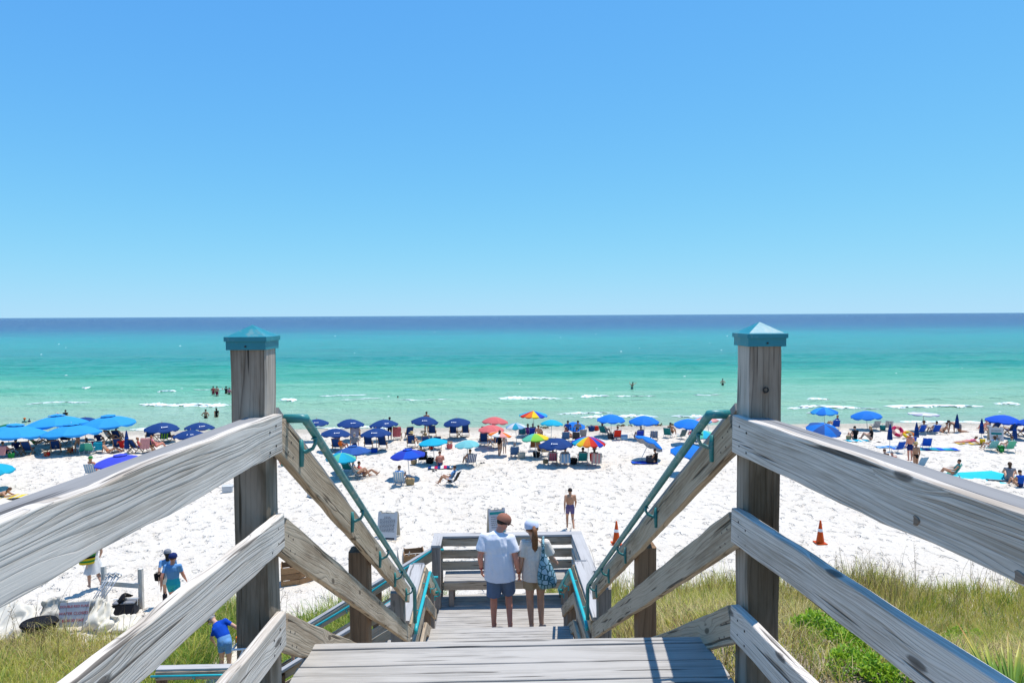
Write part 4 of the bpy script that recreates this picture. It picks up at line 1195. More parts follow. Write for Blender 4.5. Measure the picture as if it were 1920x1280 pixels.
# ---- the couple on the landing
MAN_P = J(pelvis=(.02, 0, .96), waist=(.005, .01, 1.12), chest=(-.03, .0, 1.36), neck=(-.005, .0, 1.53), head=(.060, .045, 1.672), face=(.72, .62, -.32),
          shL=(-.225, 0, 1.475), elL=(-.290, -.05, 1.19), wrL=(-.275, .01, .985), shR=(.185, -.005, 1.445), elR=(.262, -.07, 1.16), wrR=(.300, -.01, .925),
          hiL=(-.07, .0, .95), knL=(-.085, .03, .53), anL=(-.085, -.02, .09), hiR=(.11, .0, .95), knR=(.150, .14, .54), anR=(.165, -.10, .13), toe=(.02, .18, -.045))
WOM_P = J(pelvis=(0, 0, .92), waist=(0, .005, 1.06), chest=(0, -.005, 1.26), neck=(-.02, -.005, 1.43), head=(-.045, .02, 1.575), face=(-.15, 1, -.12),
          shL=(-.175, -.01, 1.365), elL=(-.225, -.03, 1.10), wrL=(-.240, .04, .885), shR=(.17, -.01, 1.365), elR=(.255, .02, 1.12), wrR=(.335, .18, 1.0),
          hiL=(-.085, 0, .90), knL=(-.085, .03, .49), anL=(-.065, -.03, .085), hiR=(.085, 0, .90), knR=(.085, .06, .49), anR=(.095, .02, .085), toe=(.02, .165, -.045))
c_, p_ = body_caps(MAN_P, fingers=True, fat=1.06); request("man_body", c_, 0.0072, 5, p_)
c_, p_ = body_caps(WOM_P, female=True, fingers=True); request("woman_body", c_, 0.0072, 5, p_)
def shirt_caps(j, hem, infl, sw=1.0, sleeve=.62, loose=1.0, tw=1.0):
    lat = j['lat']; c = []
    ch, wa, pe, nk = j['chest'], j['waist'], j['pelvis'], j['neck']
    c.append((lerp(ch, nk, .10), (.160 * sw + infl), lerp(ch, nk, .50), .112 * sw + infl, .64, lat, 0))
    c.append((lerp(wa, ch, .4), (.160 * sw + infl) * loose * tw, ch, (.170 * sw + infl) * tw, .70, lat, 0))
    c.append(((pe[0], pe[1], hem - .06), (.180 * sw + infl) * loose * tw, lerp(wa, ch, .4), (.162 * sw + infl) * loose * tw, .74, lat, 0))
    for s in 'LR':
        sh, el = j['sh' + s], j['el' + s]
        c.append((lerp(ch, nk, .78), .060 * sw, lerp(lerp(ch, nk, .60), sh, .75), .062 * sw, 1, None, 0))
        c.append((lerp(ch, sh, .5), .072 * sw + infl * .6, sh, .066 * sw + infl * .6, 1, None, 0))
        c.append((sh, .065 * sw + infl * .6, lerp(sh, el, sleeve), .076 * sw + infl, 1, None, 0, .12))
    return c
def shorts_caps(j, hemt, infl, w=1.0):
    c = [(j['pelvis'], .165 * w + infl, lerp(j['pelvis'], j['waist'], .45), .155 * w + infl, .76, j['lat'], 0)]
    for s in 'LR':
        c.append((j['hi' + s], .104 * w + infl, lerp(j['hi' + s], j['kn' + s], hemt + .25), .098 * w + infl, 1, None, 0))
    return c
def trim(key, planes):
    """cut a garment off at hems: (point, outward normal, axis point or None, reach)"""
    me = SOLID[key]
    bm = bmesh.new(); bm.from_mesh(me)
    for co, no, reach, *side in planes:
        co, no = Vector(co), Vector(no).normalized()
        bmesh.ops.bisect_plane(bm, geom=bm.verts[:] + bm.edges[:] + bm.faces[:], plane_co=co, plane_no=no)
        dead = [v for v in bm.verts if (v.co - co).dot(no) > 1e-5 and ((v.co - co) - no * (v.co - co).dot(no)).length < reach and (v.co - co).dot(no) < .35 and (not side or abs(v.co.x - side[0]) > .225)]
        bmesh.ops.delete(bm, geom=dead, context='VERTS')
    # wrinkles
    bm.to_mesh(me); bm.free()
    me.polygons.foreach_set("use_smooth", [True] * len(me.polygons))
def wrinkle(key, amp, fx, fz, seed):
    me = SOLID[key]; n = len(me.vertices)
    co = np.empty(n * 3); me.vertices.foreach_get("co", co); co = co.reshape(-1, 3)
    no = np.empty(n * 3); me.vertices.foreach_get("normal", no); no = no.reshape(-1, 3)
    a = np.arctan2(co[:, 1], co[:, 0])
    d = (vnoise(a * fx + co[:, 2] * 5, co[:, 2] * fz, seed) - .5) * 2 + (vnoise(co[:, 0] * 22 + co[:, 2] * 9, co[:, 2] * 11, seed + 1) - .5)
    co += no * (d * amp)[:, None]
    me.vertices.foreach_set("co", co.ravel()); me.update()
def cuffs(j, sleeve, reach=.125):
    out = []
    for s in 'LR':
        sh, el = Vector(j['sh' + s]), Vector(j['el' + s])
        out.append((sh.lerp(el, sleeve), el - sh, reach, j['chest'][0]))
    return out
def leghems(j, t, reach=.13):
    return [(Vector(j['hi' + s]).lerp(Vector(j['kn' + s]), t), Vector(j['kn' + s]) - Vector(j['hi' + s]), reach) for s in 'LR']
request("man_shirt", shirt_caps(MAN_P, .82, .012, 1.06, .66, 1.08, 1.14), 0.010, 4)
request("man_shorts", shorts_caps(MAN_P, .98, .016), 0.010, 3)
request("woman_shirt", shirt_caps(WOM_P, .78, .014, .92, .72, 1.20), 0.010, 4)
request("woman_shorts", shorts_caps(WOM_P, .60, .010), 0.010, 3)
flush()
wrinkle("man_shirt", .006, 5, 3, 301); wrinkle("man_shorts", .005, 6, 4, 303); wrinkle("woman_shirt", .005, 5, 3, 305); wrinkle("woman_shorts", .005, 6, 4, 307)
trim("man_shirt", [((0, 0, .82), (0, 0, -1), .28)])
trim("man_shorts", leghems(MAN_P, .95))
trim("woman_shirt", [((0, 0, .80), (0, 0, -1), .32)])
trim("woman_shorts", leghems(WOM_P, .58, .14))

def set_mats(o, mats):
    me = o.data
    while len(me.materials) < len(mats): me.materials.append(None)
    for i, m in enumerate(mats):
        o.material_slots[i].link = 'OBJECT'
        o.material_slots[i].material = m

def cap_mesh(name, col, brim=True, band=None):
    mb = MB()
    prof = [(0.112, -.01), (0.113, .03), (0.104, .07), (0.075, .105), (0.035, .122), (0.001, .126)]
    mb.lathe(prof, 16, 0, sy=1.1)
    mb.ball((0, 0, .127), (.009, .009, .006), 6)
    if brim:
        g = []
        for i in range(5):
            r = i / 4
            g.append([Vector((math.sin(a) * (.108 + .0 * r), .10 + (math.cos(a)) * (.10 * r) + .0 * r, .0 - .012 * r * r + .012 * math.cos(a))) for a in np.linspace(-1.25, 1.25, 9)])
        mb.sheet(g, 0, 0.005)
    return mb.mesh(name, col, True)
def hat_mesh(name, col, R=.20, h=.10):
    mb = MB()
    mb.lathe([(R, -.015), (R * .96, -.004), (.112, .0), (.110, .05), (.095, h), (.06, h + .012), (.001, h + .014)], 20, 0)
    mb.lathe([(R, -.015), (R * .95, -.012), (.110, -.008)], 20, 0)
    return mb.mesh(name, col, True)
HATS = {}
def hat_on(root_M, parent, pose, kind, col, f=1.0):
    j = POSES[pose] if isinstance(pose, str) else pose
    key = (kind, col.name)
    if key not in HATS:
        HATS[key] = cap_mesh("cap", col) if kind == 'cap' else hat_mesh("hat", col, .21 if kind == 'hat' else .155, .10)
    hd = Vector(j['head']); up = (hd - Vector(j['neck'])).normalized(); fc = Vector(j['face']).normalized()
    y = (fc - up * fc.dot(up)).normalized(); x = y.cross(up)
    M = Matrix((x, y, up)).transposed().to_4x4(); M.translation = hd + up * (.035 if kind == 'cap' else .05)
    o = mesh_obj("cap" if kind == 'cap' else "hat", HATS[key], root_M @ Matrix.Scale(f, 4) @ M, parent)
    return o

PEOPLE_N = [0]
def person(label, key, x, y, rz=0.0, z=None, skin=0, top=None, bottom='navy', hair='dark', long_legs=False, sleeves=None, hat=None, group=None, f=1.0, dz=0.0):
    """top None = bare skin; sleeves None = follows a shirt; long_legs = shorts cover the upper thigh"""
    me = SOLID["body_" + key]
    zz = gz(x, y) if z is None else z
    M = Matrix.Translation((x, y, zz + dz)) @ Matrix.Rotation(rz, 4, 'Z')
    if f != 1.0: M = M @ Matrix.Scale(f, 4)
    o = mesh_obj("person", me, M)
    s = SKIN[skin]
    t = s if top is None else CLOTH[top]
    b_ = s if bottom is None else CLOTH[bottom]
    set_mats(o, [s, t, b_, HAIR[hair], b_ if long_legs else s, t if sleeves else s])
    tag(o, label, "person", group)
    if hat:
        base = key
        for sfx in ('_near_f', '_near', '_f', '_b'):
            if base.endswith(sfx): base = base[:-len(sfx)]; break
        if base.startswith('child'): base, hf = ('stand' if base == 'child' else 'sit_ground'), .62
        else: hf = 1.0
        hat_on(M, o, base, hat[0], CLOTH[hat[1]], hf)
    return o

# the couple
LZ = LOW_Z
man = mesh_obj("person", SOLID["man_body"], Matrix.Translation((0.0, 9.78, LZ)))
set_mats(man, [SKIN[2], SKIN[2], SKIN[2], HAIR['dark'], SKIN[2], SKIN[2]])
tag(man, "man in white t-shirt and blue shorts walking down the stairs hand in hand", "person", "couple on the stairs")
m_shirt = plain("white_tshirt", (0.74, 0.74, 0.78, 1), 0.9, 0.05, 10.0, 0.1, fold=0.020)
m_shorts = plain("slate_shorts", (0.115, 0.165, 0.255, 1), 0.9, 0.10, 12.0, 0.1, fold=0.014)
mesh_obj("t_shirt", SOLID["man_shirt"], Matrix.Translation((0.0, 9.78, LZ)), man, m_shirt)
mesh_obj("shorts", SOLID["man_shorts"], Matrix.Translation((0.0, 9.78, LZ)), man, m_shorts)
CLOTH['capbrown'] = plain("cloth_capbrown", (0.33, 0.135, 0.085, 1), 0.85, 0.1, 9)
hat_on(Matrix.Translation((0.0, 9.78, LZ)), man, MAN_P, 'cap', CLOTH['capbrown'])
mb = MB()
hd = Vector(MAN_P['head']); fc = Vector(MAN_P['face']).normalized(); up = (hd - Vector(MAN_P['neck'])).normalized(); sd = up.cross(fc).normalized()
for k in (-1, 1):
    c = hd + fc * .098 + sd * k * .035 + up * .012
    mb.tube([c - fc * .006, c + fc * .004], [.026, .022], 10)
    mb.tube([c + sd * k * .02, hd + sd * k * .085 + fc * .04 + up * .012, hd + sd * k * .092 - fc * .01 + up * .015], .004, 5)
mb.build("sunglasses", CLOTH['black'], man, Matrix.Translation((0.0, 9.78, LZ)))
mb = MB(); w0 = Vector(MAN_P['wrL']); d = (w0 - Vector(MAN_P['elL'])).normalized()
mb.tube([w0 - d * .02, w0 + d * .0], .032, 10).build("wristband", CLOTH['crimson'], man, Matrix.Translation((0.0, 9.78, LZ)))
mb = MB(); w0 = Vector(MAN_P['wrR']); d = (w0 - Vector(MAN_P['elR'])).normalized()
mb.tube([w0 - d * .01, w0 + d * .006], .033, 10).build("bracelet", CLOTH['orange'], man, Matrix.Translation((0.0, 9.78, LZ)))

WX, WY = 0.565, 9.80
MW = Matrix.Translation((WX, WY, LZ))
wom = mesh_obj("person", SOLID["woman_body"], MW)
set_mats(wom, [SKIN[0], SKIN[0], SKIN[0], HAIR['auburn'], SKIN[0], SKIN[0]])
tag(wom, "woman in striped top and beige shorts with a ponytail walking down the stairs", "person", "couple on the stairs")
m_str, nt, b = new_mat("striped_knit")
tc = nd(nt, "ShaderNodeTexCoord"); sp_ = nd(nt, "ShaderNodeSeparateXYZ", i_0=tc.outputs["Object"])
st_ = math_n(nt, 'FRACT', math_n(nt, 'MULTIPLY', sp_.outputs[2], 52.0))
nt.links.new(ramp(nt, st_, [(0.55, (0.80, 0.71, 0.60)), (0.62, (0.56, 0.47, 0.39)), (0.95, (0.56, 0.47, 0.39)), (1.0, (0.80, 0.71, 0.60))]), b.inputs["Base Color"])
b.inputs["Roughness"].default_value = 0.9
fn_ = nd(nt, "ShaderNodeTexNoise", i_Vector=tc.outputs["Object"], i_Scale=9.0, i_Detail=3.0).outputs[0]
bump(nt, b, fn_, 0.6, 0.02)
mesh_obj("striped_top", SOLID["woman_shirt"], MW, wom, m_str)
mesh_obj("shorts", SOLID["woman_shorts"], MW, wom, CLOTH['khaki'])
CLOTH['capwhite'] = plain("cloth_capwhite", (0.62, 0.64, 0.74, 1), 0.85, 0.05, 9)
hat_on(MW, wom, WOM_P, 'cap', CLOTH['capwhite'])
hd = Vector(WOM_P['head']); 
mb = MB()
for q in range(7):
    a = q / 7 * 6.28
    o_ = Vector((math.cos(a) * .014, math.sin(a) * .012, 0))
    P = [hd + Vector((.02, -.105, .075)) + o_ * .5, hd + Vector((.03, -.165, .03)) + o_, hd + Vector((.03, -.155, -.10)) + o_ * 2.0, hd + Vector((.035, -.12, -.24)) + o_ * 2.0, hd + Vector((.045 + .01 * math.cos(q), -.095, -.35 - .02 * (q % 3))) + o_ * .6]
    mb.tube(P, [.016, .024, .026, .020, .004], 7)
mb.build("ponytail", HAIR['auburn'], wom, MW, True)

# her bag: teal sack with pale shell print, hanging from the right shoulder
m_bag, nt, b = new_mat("shell_print")
tc = nd(nt, "ShaderNodeTexCoord")
vo = nd(nt, "ShaderNodeTexVoronoi", i_Vector=tc.outputs["Object"], i_Scale=13.5, feature='DISTANCE_TO_EDGE').outputs[0]
vc = nd(nt, "ShaderNodeTexVoronoi", i_Vector=tc.outputs["Object"], i_Scale=13.5).outputs["Color"]
sepv = nd(nt, "ShaderNodeSeparateColor", i_0=vc)
tone = ramp(nt, sepv.outputs[0], [(0.0, (0.16, 0.34, 0.40)), (0.5, (0.30, 0.47, 0.52)), (1.0, (0.42, 0.55, 0.58))])
nt.links.new(mix(nt, ramp(nt, vo, [(0.05, (0, 0, 0)), (0.11, (1, 1, 1))]), (0.012, 0.085, 0.095, 1), tone), b.inputs["Base Color"])
b.inputs["Roughness"].default_value = 0.8
bag = empty("shoulder_bag", (WX + .12, WY - .18, LZ + .80))
tag(bag, "teal shell print sack hanging from the woman's shoulder", "bag")
mb = MB()
prof = [(.012, .0), (.125, .015), (.150, .09), (.142, .20), (.110, .32), (.066, .43), (.034, .52), (.022, .58)]
mb.lathe(prof, 18, 0, sy=.55)
Mb = Matrix.Translation((WX + .185, WY - .20, LZ + .735)) @ Matrix.Rotation(-.14, 4, 'Y') @ Matrix.Rotation(-.06, 4, 'X')
mb.build("sack", m_bag, bag, Mb, True)
MB().tube([Vector((WX + .11, WY - .18, LZ + 1.27)), Vector((WX + .115, WY - .145, LZ + 1.38)), Vector((WX + .12, WY - .04, LZ + 1.475)), Vector((WX + .125, WY + .06, LZ + 1.44)), Vector((WX + .15, WY + .13, LZ + 1.25))], [.022, .020, .018, .016, .016], 8).build("strap", m_bag, bag, None, True)

# walkers on the sand and the steps
person("shirtless man in purple swim shorts walking away across the sand", "walk_near", 3.12, 26.55, 0.05, skin=1, bottom='lilac', hair='dark', long_legs=True)
person("man in light blue t-shirt and navy cap walking below the left rail", "walk_near", -9.72, 19.2, 0.1, skin=2, top='sky', sleeves=True, bottom='aqua', hair='brown', long_legs=True, hat=('cap', 'navy'), f=1.06)
person("woman in grey cap and dark ponytail carrying a black bag on the sand", "walk_near_f", -10.25, 19.95, 0.5, skin=0, top='sky', sleeves=True, bottom='white', hair='dark', long_legs=True, hat=('cap', 'grey'), f=.98)
stride = person("barefoot woman in white skirt striding past the pale tarp", "walk_near_f", -13.35, 21.3, 0.9, skin=0, top='white', bottom='white', hair='brown', long_legs=True)
mb = MB(); prof = [(.15, .98), (.19, .86), (.25, .68), (.285, .55)]
vs = []
for r_, z_ in prof:
    for k in range(28):
        a_ = 2 * math.pi * k / 28; rr = r_ * (1 + (.10 * math.sin(a_ * 7 + 1) if r_ > .16 else 0))
        vs.append((rr * math.cos(a_), rr * .85 * math.sin(a_), z_))
mb.add(vs, [(i * 28 + k, i * 28 + (k + 1) % 28, (i + 1) * 28 + (k + 1) % 28, (i + 1) * 28 + k) for i in range(3) for k in range(28)])
mb.build("skirt", CLOTH['white'], stride, WM[stride.name], True)
person("man in bright blue shirt bending over in the grass by the steps", "bend", -6.75, 15.7, -0.2, skin=0, top='cobalt', sleeves=True, bottom='sky', hair='grey', long_legs=True, hat=('cap', 'cream'))
person("person in blue checked shirt half hidden behind the left newel post", "walk_near", -3.93, 10.1, -1.4, z=TURN_Z + .33, skin=2, top='denim', sleeves=True, bottom='khaki', hair='brown', long_legs=True)
person("child in white shirt and aqua shorts on the side steps below the deck", "child", -3.30, 10.3, -1.5, z=LOW_Z - .167 * 8 - .01, f=1.14, skin=0, top='white', sleeves=True, bottom='aqua', hair='brown', long_legs=True)

# ------------------------------------------------------------------ beach furniture builders
FAB = {}
def fab(name, r, g, b, rough=0.8):
    if name not in FAB:
        FAB[name] = plain("fabric_" + name, tuple(v * 0.66 for v in srgb(r, g, b)[:3]) + (1,), rough, 0.07, 5.0, 0.2, fold=0.01)
    return FAB[name]
for n_, c_ in dict(navy=(22, 68, 134), mid=(50, 98, 172), royal=(18, 92, 214), bright=(24, 132, 232), sky=(52, 166, 238), turq=(26, 184, 214), aqua=(30, 170, 196), pale=(134, 214, 214), coral=(240, 120, 118), pink=(246, 170, 160), white=(238, 238, 236), green=(12, 120, 84), red=(226, 52, 36), orange=(246, 130, 40), yellow=(252, 214, 40), lime=(150, 214, 70), violet=(128, 60, 190), cobalt=(44, 72, 196), silver=(206, 208, 216), lav=(200, 196, 216), peri=(72, 84, 214), mint=(104, 206, 170), grey=(150, 152, 158), teal=(40, 150, 150), black=(26, 26, 30), char=(60, 62, 70), tan=(192, 164, 120), brown=(120, 78, 44), crimson=(206, 30, 90), purple=(110, 50, 140), denim=(70, 110, 160), kelly=(40, 150, 70), cream=(226, 214, 192), ltblue=(150, 196, 230)).items():
    fab(n_, *c_)
m_pole = plain("white_pole", (0.62, 0.62, 0.60, 1), 0.4)
m_polewood = plain("varnished_pole", (0.36, 0.20, 0.09, 1), 0.5, 0.2)
m_alu = plain("aluminium_tube", (0.55, 0.56, 0.57, 1), 0.35, 0.05, metal=0.6)
m_slat = plain("chair_wood", (0.30, 0.165, 0.075, 1), 0.6, 0.25, 20)
m_white = plain("white_print", (0.80, 0.80, 0.80, 1), 0.7, 0.03)

_um = {}
def canopy_mesh(r, drop, cols, n, style):
    key = (round(r, 2), round(drop, 2), tuple(cols), n, style)
    if key in _um: return _um[key]
    mb = MB()
    rings = [0.03, 0.25, 0.5, 0.72, 0.88, 1.0]
    sub = 3
    N = n * sub
    ex = 1.75 if style != 'flat' else 1.2
    def pt(t, k):
        a = 2 * math.pi * k / N
        w = (k % sub) / sub
        sag = 1 - 0.055 * math.sin(math.pi * w) * t
        if style == 'square': sag *= 1
        return Vector((math.cos(a) * r * t * sag, math.sin(a) * r * t * sag, -drop * (t ** ex) - 0.05 * r * math.sin(math.pi * w) * t * t * (1 if style == 'dome' else 0.6)))
    V = [pt(t, k) for t in rings for k in range(N)]
    F = []; Mi = []
    for i in range(len(rings) - 1):
        for k in range(N):
            F.append((i * N + k, i * N + (k + 1) % N, (i + 1) * N + (k + 1) % N, (i + 1) * N + k))
            Mi.append((k // sub) % len(cols))
    # hanging valance with notches at the ribs
    vh = 0.085 * r / 1.0
    base = len(V)
    last = (len(rings) - 1) * N
    for k in range(N):
        p = V[last + k]
        V.append(p + Vector((p.x * 0.012, p.y * 0.012, -vh * (0.35 if k % sub == 0 else 1.0))))
    for k in range(N):
        F.append((last + k, last + (k + 1) % N, base + (k + 1) % N, base + k)); Mi.append((k // sub) % len(cols))
    # apex
    V.append(Vector((0, 0, 0.012))); ap = len(V) - 1
    for k in range(N):
        F.append((k, ap, (k + 1) % N)); Mi.append((k // sub) % len(cols))
    me = bpy.data.meshes.new("canopy")
    me.from_pydata([tuple(v) for v in V], [], F)
    for c in cols: me.materials.append(FAB[c])
    me.polygons.foreach_set("material_index", Mi)
    me.update()
    _um[key] = me
    return me

def umbrella(label, xyhr, cols, style='dome', n=8, tilt=(0, 0), drop=None, pole=None, group=None, logo=False, rz=None, ribs=False, liner=None):
    x, y, h, r = xyhr
    if tilt == (0, 0): tilt = (.055 * math.sin(x * 3.1 + y), .06 * math.cos(x * 5.7))
    cols = cols if isinstance(cols, (list, tuple)) else [cols]
    z = gz(x, y)
    root = empty("beach_umbrella", (x, y, z)); tag(root, label, "umbrella", group)
    drop = drop if drop is not None else (0.36 if style == 'dome' else 0.30) * r
    R = Matrix.Rotation(tilt[1], 4, 'Y') @ Matrix.Rotation(tilt[0], 4, 'X')
    top = Matrix.Translation((x, y, z - 0.25)) @ R
    H = h + 0.25
    rz = rz if rz is not None else (x * 7.3) % 0.78
    MB().tube([top @ Vector((0, 0, 0)), top @ Vector((0, 0, H + 0.05))], 0.020, 6).build("pole", pole or m_pole, root, None, True)
    Mc = top @ Matrix.Translation((0, 0, H)) @ Matrix.Rotation(rz, 4, 'Z')
    c = mesh_obj("canopy", canopy_mesh(r, drop, cols, n, style), Mc, root)
    if style == 'vent':
        mesh_obj("vent", canopy_mesh(r * .27, drop * .16, cols, n, 'flat'), Mc @ Matrix.Translation((0, 0, 0.07 * r)), root)
    MB().tube([top @ Vector((0, 0, H)), top @ Vector((0, 0, H + 0.11 + (0.06 * r if style == 'vent' else 0)))], [0.018, 0.008], 6).build("finial", pole or m_pole, root, None, True)
    if liner:
        mesh_obj("lining", canopy_mesh(r * .985, drop, [liner], n, style), Mc @ Matrix.Translation((0, 0, -0.03)), root)
    if ribs:
        for k in range(n):
            a = 2 * math.pi * k / n
            MB().tube([Mc @ Vector((math.cos(a) * r * t, math.sin(a) * r * t, -drop * t ** 1.75 - 0.045)) for t in (0.05, .35, .65, .96)], 0.006, 4).build("rib", m_alu, root)
    if logo:
        # printed maker's mark on the gore that faces the stairs
        yaw = math.atan2(-y, -x - 0.065)
        mb = MB()
        def on(u, v):   # u across, v down the canopy
            t = v; a = yaw + u
            return Matrix.Translation(top @ Vector((0, 0, H))) @ Vector((math.cos(a) * r * t * 1.005, math.sin(a) * r * t * 1.005, -drop * t ** 1.75 - 0.035 * r * t * t + 0.035 * r))
        def patch(u0, u1, v0, v1):
            g = [[on(u0 + (u1 - u0) * i / 4, v0 + (v1 - v0) * j / 2) for i in range(5)] for j in range(3)]
            mb.sheet(g)
        o_ = logo if isinstance(logo, float) else 0.0
        patch(o_ - .30, o_ - .22, .66, .745)
        for q in range(6):
            patch(o_ - .16 + q * .065, o_ - .16 + q * .065 + .045, .675, .73)
        mb.build("logo", m_white, root)
    return root

def closed_umbrella(label, x, y, h, flen, group):
    z = gz(x, y)
    root = empty("closed_umbrella", (x, y, z)); tag(root, label, "umbrella", group)
    MB().tube([(0, 0, -.2), (0, 0, h)], 0.02, 6).build("pole", m_pole, root, Matrix.Translation((x, y, z)), True)
    mb = MB(); n = 16
    prof = [(0.012, h + .02), (0.05, h - .10 * flen), (0.12, h - .42 * flen), (0.15, h - .75 * flen), (0.17, h - flen), (0.10, h - flen + .01)]
    vs = []
    for (r, zz) in prof:
        for k in range(n):
            rr = r * (1.0 if k % 2 else 0.74)
            vs.append((math.cos(2 * math.pi * k / n) * rr, math.sin(2 * math.pi * k / n) * rr, zz))
    mb.add(vs, [(i * n + k, i * n + (k + 1) % n, (i + 1) * n + (k + 1) % n, (i + 1) * n + k) for i in range(len(prof) - 1) for k in range(n)])
    mb.build("furled_canopy", FAB['navy'], root, Matrix.Translation((x, y, z)))
    MB().lathe([(0.112, h - .40 * flen), (0.120, h - .44 * flen)], 12).build("strap", FAB['royal'], root, Matrix.Translation((x, y, z)))
    MB().lathe([(0.16, 0.0), (0.13, 0.03), (0.02, 0.05)], 12).build("foot", m_pole, root, Matrix.Translation((x, y, z)))
    return root

def rental_meshes():
    P = {}
    mb = MB()
    for s in (-1, 1):
        xx = s * .28
        mb.bar((xx, -.42, .0), (xx, .22, .46), .025, .05)      # rear leg up to arm front
        mb.bar((xx, .36, .0), (xx, -.10, .42), .025, .05)
        mb.bar((xx * .9, .0, .30), (xx * .9, -.46, .98), .025, .05)   # back stile
    mb.bar((-.28, .33, .04), (.28, .33, .04), .03); mb.bar((-.28, -.39, .03), (.28, -.39, .03), .03)
    mb.bar((-.25, -.46, .985), (.25, -.46, .985), .03)
    P["frame"] = (mb.mesh("frame", m_slat), None)
    mb = MB()
    mb.sheet([[Vector((u * .235, .02 - .47 * t, .33 + .645 * t - .05 * math.sin(math.pi * t))) for u in (-1, -.33, .33, 1)] for t in np.linspace(0, 1, 7)], 0, .012)
    P["backrest"] = (mb.mesh("backrest", FAB['navy'], True), None)
    mb = MB()
    mb.sheet([[Vector((u * .235, .42 - .42 * t, .40 - .10 * t - .03 * math.sin(math.pi * t))) for u in (-1, -.33, .33, 1)] for t in np.linspace(0, 1, 5)], 0, .012)
    P["seat"] = (mb.mesh("seat", FAB['navy'], True), None)
    for s, nm in ((-1, "armrest"), (1, "armrest.001")):
        P[nm] = (MB().box((s * .29, .0, .475), (.07, .52, .022)).mesh("armrest", m_slat), None)
    mb = MB()
    for q in range(5):
        mb.box((-.10 + q * .05, -.235, .655), (.034, .012, .03), rot=Matrix.Rotation(-.62, 3, 'X'))
    P["logo"] = (MB().mesh("x") if False else mb.mesh("logo", m_white), None)
    return P
RENT = rental_meshes()
def rental(label, x, y, rz=0.0, group="navy rental chairs with wooden frames", sc=1.0):
    z = gz(x, y)
    root = empty("beach_chair", (x, y, z), None, rz); tag(root, label, "chair", group)
    for nm, (me, _) in RENT.items():
        o = bpy.data.objects.new(nm.split('.')[0], me); COL.objects.link(o); o.parent = root
    return root

_low = {}
def low_chair(label, x, y, col, rz=0.0, col2=None, group="low folding beach chairs"):
    z = gz(x, y)
    root = empty("beach_chair", (x, y, z), None, rz); tag(root, label, "chair", group)
    if 'f' not in _low:
        mb = MB()
        for s in (-1, 1):
            xx = s * .27
            mb.tube([(xx, .30, .02), (xx, .28, .24), (xx, -.06, .22), (xx, -.38, .80)], .013, 6)
            mb.tube([(xx, -.28, .02), (xx, -.26, .20), (xx, .10, .40), (xx, .30, .42)], .013, 6)
        mb.tube([(-.27, -.38, .80), (.27, -.38, .80)], .013, 6); mb.tube([(-.27, .30, .02), (.27, .30, .02)], .013, 6); mb.tube([(-.27, -.28, .02), (.27, -.28, .02)], .013, 6)
        _low['f'] = mb.mesh("frame", m_alu, True)
        for s in (-1, 1):
            _low['a%d' % s] = MB().box((s * .275, .10, .425), (.055, .36, .022)).mesh("armrest", m_white)
    for nm, k in (("frame", 'f'), ("armrest", 'a-1'), ("armrest", 'a1')):
        o = bpy.data.objects.new(nm, _low[k]); COL.objects.link(o); o.parent = root
    cols = [col, col2 or col]
    for nm in ("backrest", "seat"):
        key = (nm, tuple(cols))
        if key not in _low:
            mb = MB()
            nst = 9 if col2 else 3
            for q in range(nst):
                u0, u1 = -.255 + .51 * q / nst, -.255 + .51 * (q + 1) / nst
                if nm == "backrest":
                    g = [[Vector((u, -.06 - .31 * t, .235 + .56 * t - .04 * math.sin(math.pi * t))) for u in (u0, u1)] for t in np.linspace(0, 1, 6)]
                else:
                    g = [[Vector((u, .29 - .34 * t, .245 - .015 * t - .05 * math.sin(math.pi * t))) for u in (u0, u1)] for t in np.linspace(0, 1, 5)]
                mb.sheet(g, q % 2, .010)
            _low[key] = mb.mesh(nm, [FAB[c] for c in cols], False)
        o = bpy.data.objects.new(nm, _low[key]); COL.objects.link(o); o.parent = root
    return root

def thing1(name, label, cat, x, y, mb, mats, rz=0.0, group=None, dz=0.0, smooth=False):
    o = mb.build(name, mats, None, Matrix.Translation((x, y, gz(x, y) + dz)) @ Matrix.Rotation(rz, 4, 'Z'), smooth)
    return tag(o, label, cat, group)

def side_table(label, x, y, rz=0.0):
    root = empty("side_table", (x, y, gz(x, y)), None, rz); tag(root, label, "table", "small folding tables between the chairs")
    if 'tt' not in _low:
        mb = MB()
        for q in range(5): mb.box((0, -.18 + q * .09, .44), (.42, .075, .018))
        _low['tt'] = mb.mesh("table_top", m_slat)
        for s in (-1, 1):
            _low['tl%d' % s] = MB().bar((-.19, s * .16, 0), (.19, s * .16, .43), .022, .035).bar((.19, s * .16, 0), (-.19, s * .16, .43), .022, .035).mesh("leg_frame", m_slat)
    for nm, k in (("table_top", 'tt'), ("leg_frame", 'tl-1'), ("leg_frame", 'tl1')):
        o = bpy.data.objects.new(nm, _low[k]); COL.objects.link(o); o.parent = root

def cooler(label, x, y, col, rz=0.0, s=1.0, lid='white'):
    root = empty("cooler", (x, y, gz(x, y)), None, rz); tag(root, label, "cooler")
    for nm, mb, c in (("body", MB().box((0, 0, .14 * s), (.46 * s, .28 * s, .28 * s)), FAB[col]), ("lid", MB().box((0, 0, .305 * s), (.48 * s, .30 * s, .045 * s)), FAB[lid]),
                      ("handle", MB().tube([(-.245 * s, 0, .2 * s), (-.26 * s, 0, .36 * s), (.26 * s, 0, .36 * s), (.245 * s, 0, .2 * s)], .012 * s, 6), m_pole)):
        me = mb.mesh(nm, c); o = bpy.data.objects.new(nm, me); COL.objects.link(o); o.parent = root
        if nm != "handle":
            bv = o.modifiers.new("e", 'BEVEL'); bv.width = .02 * s; bv.segments = 2

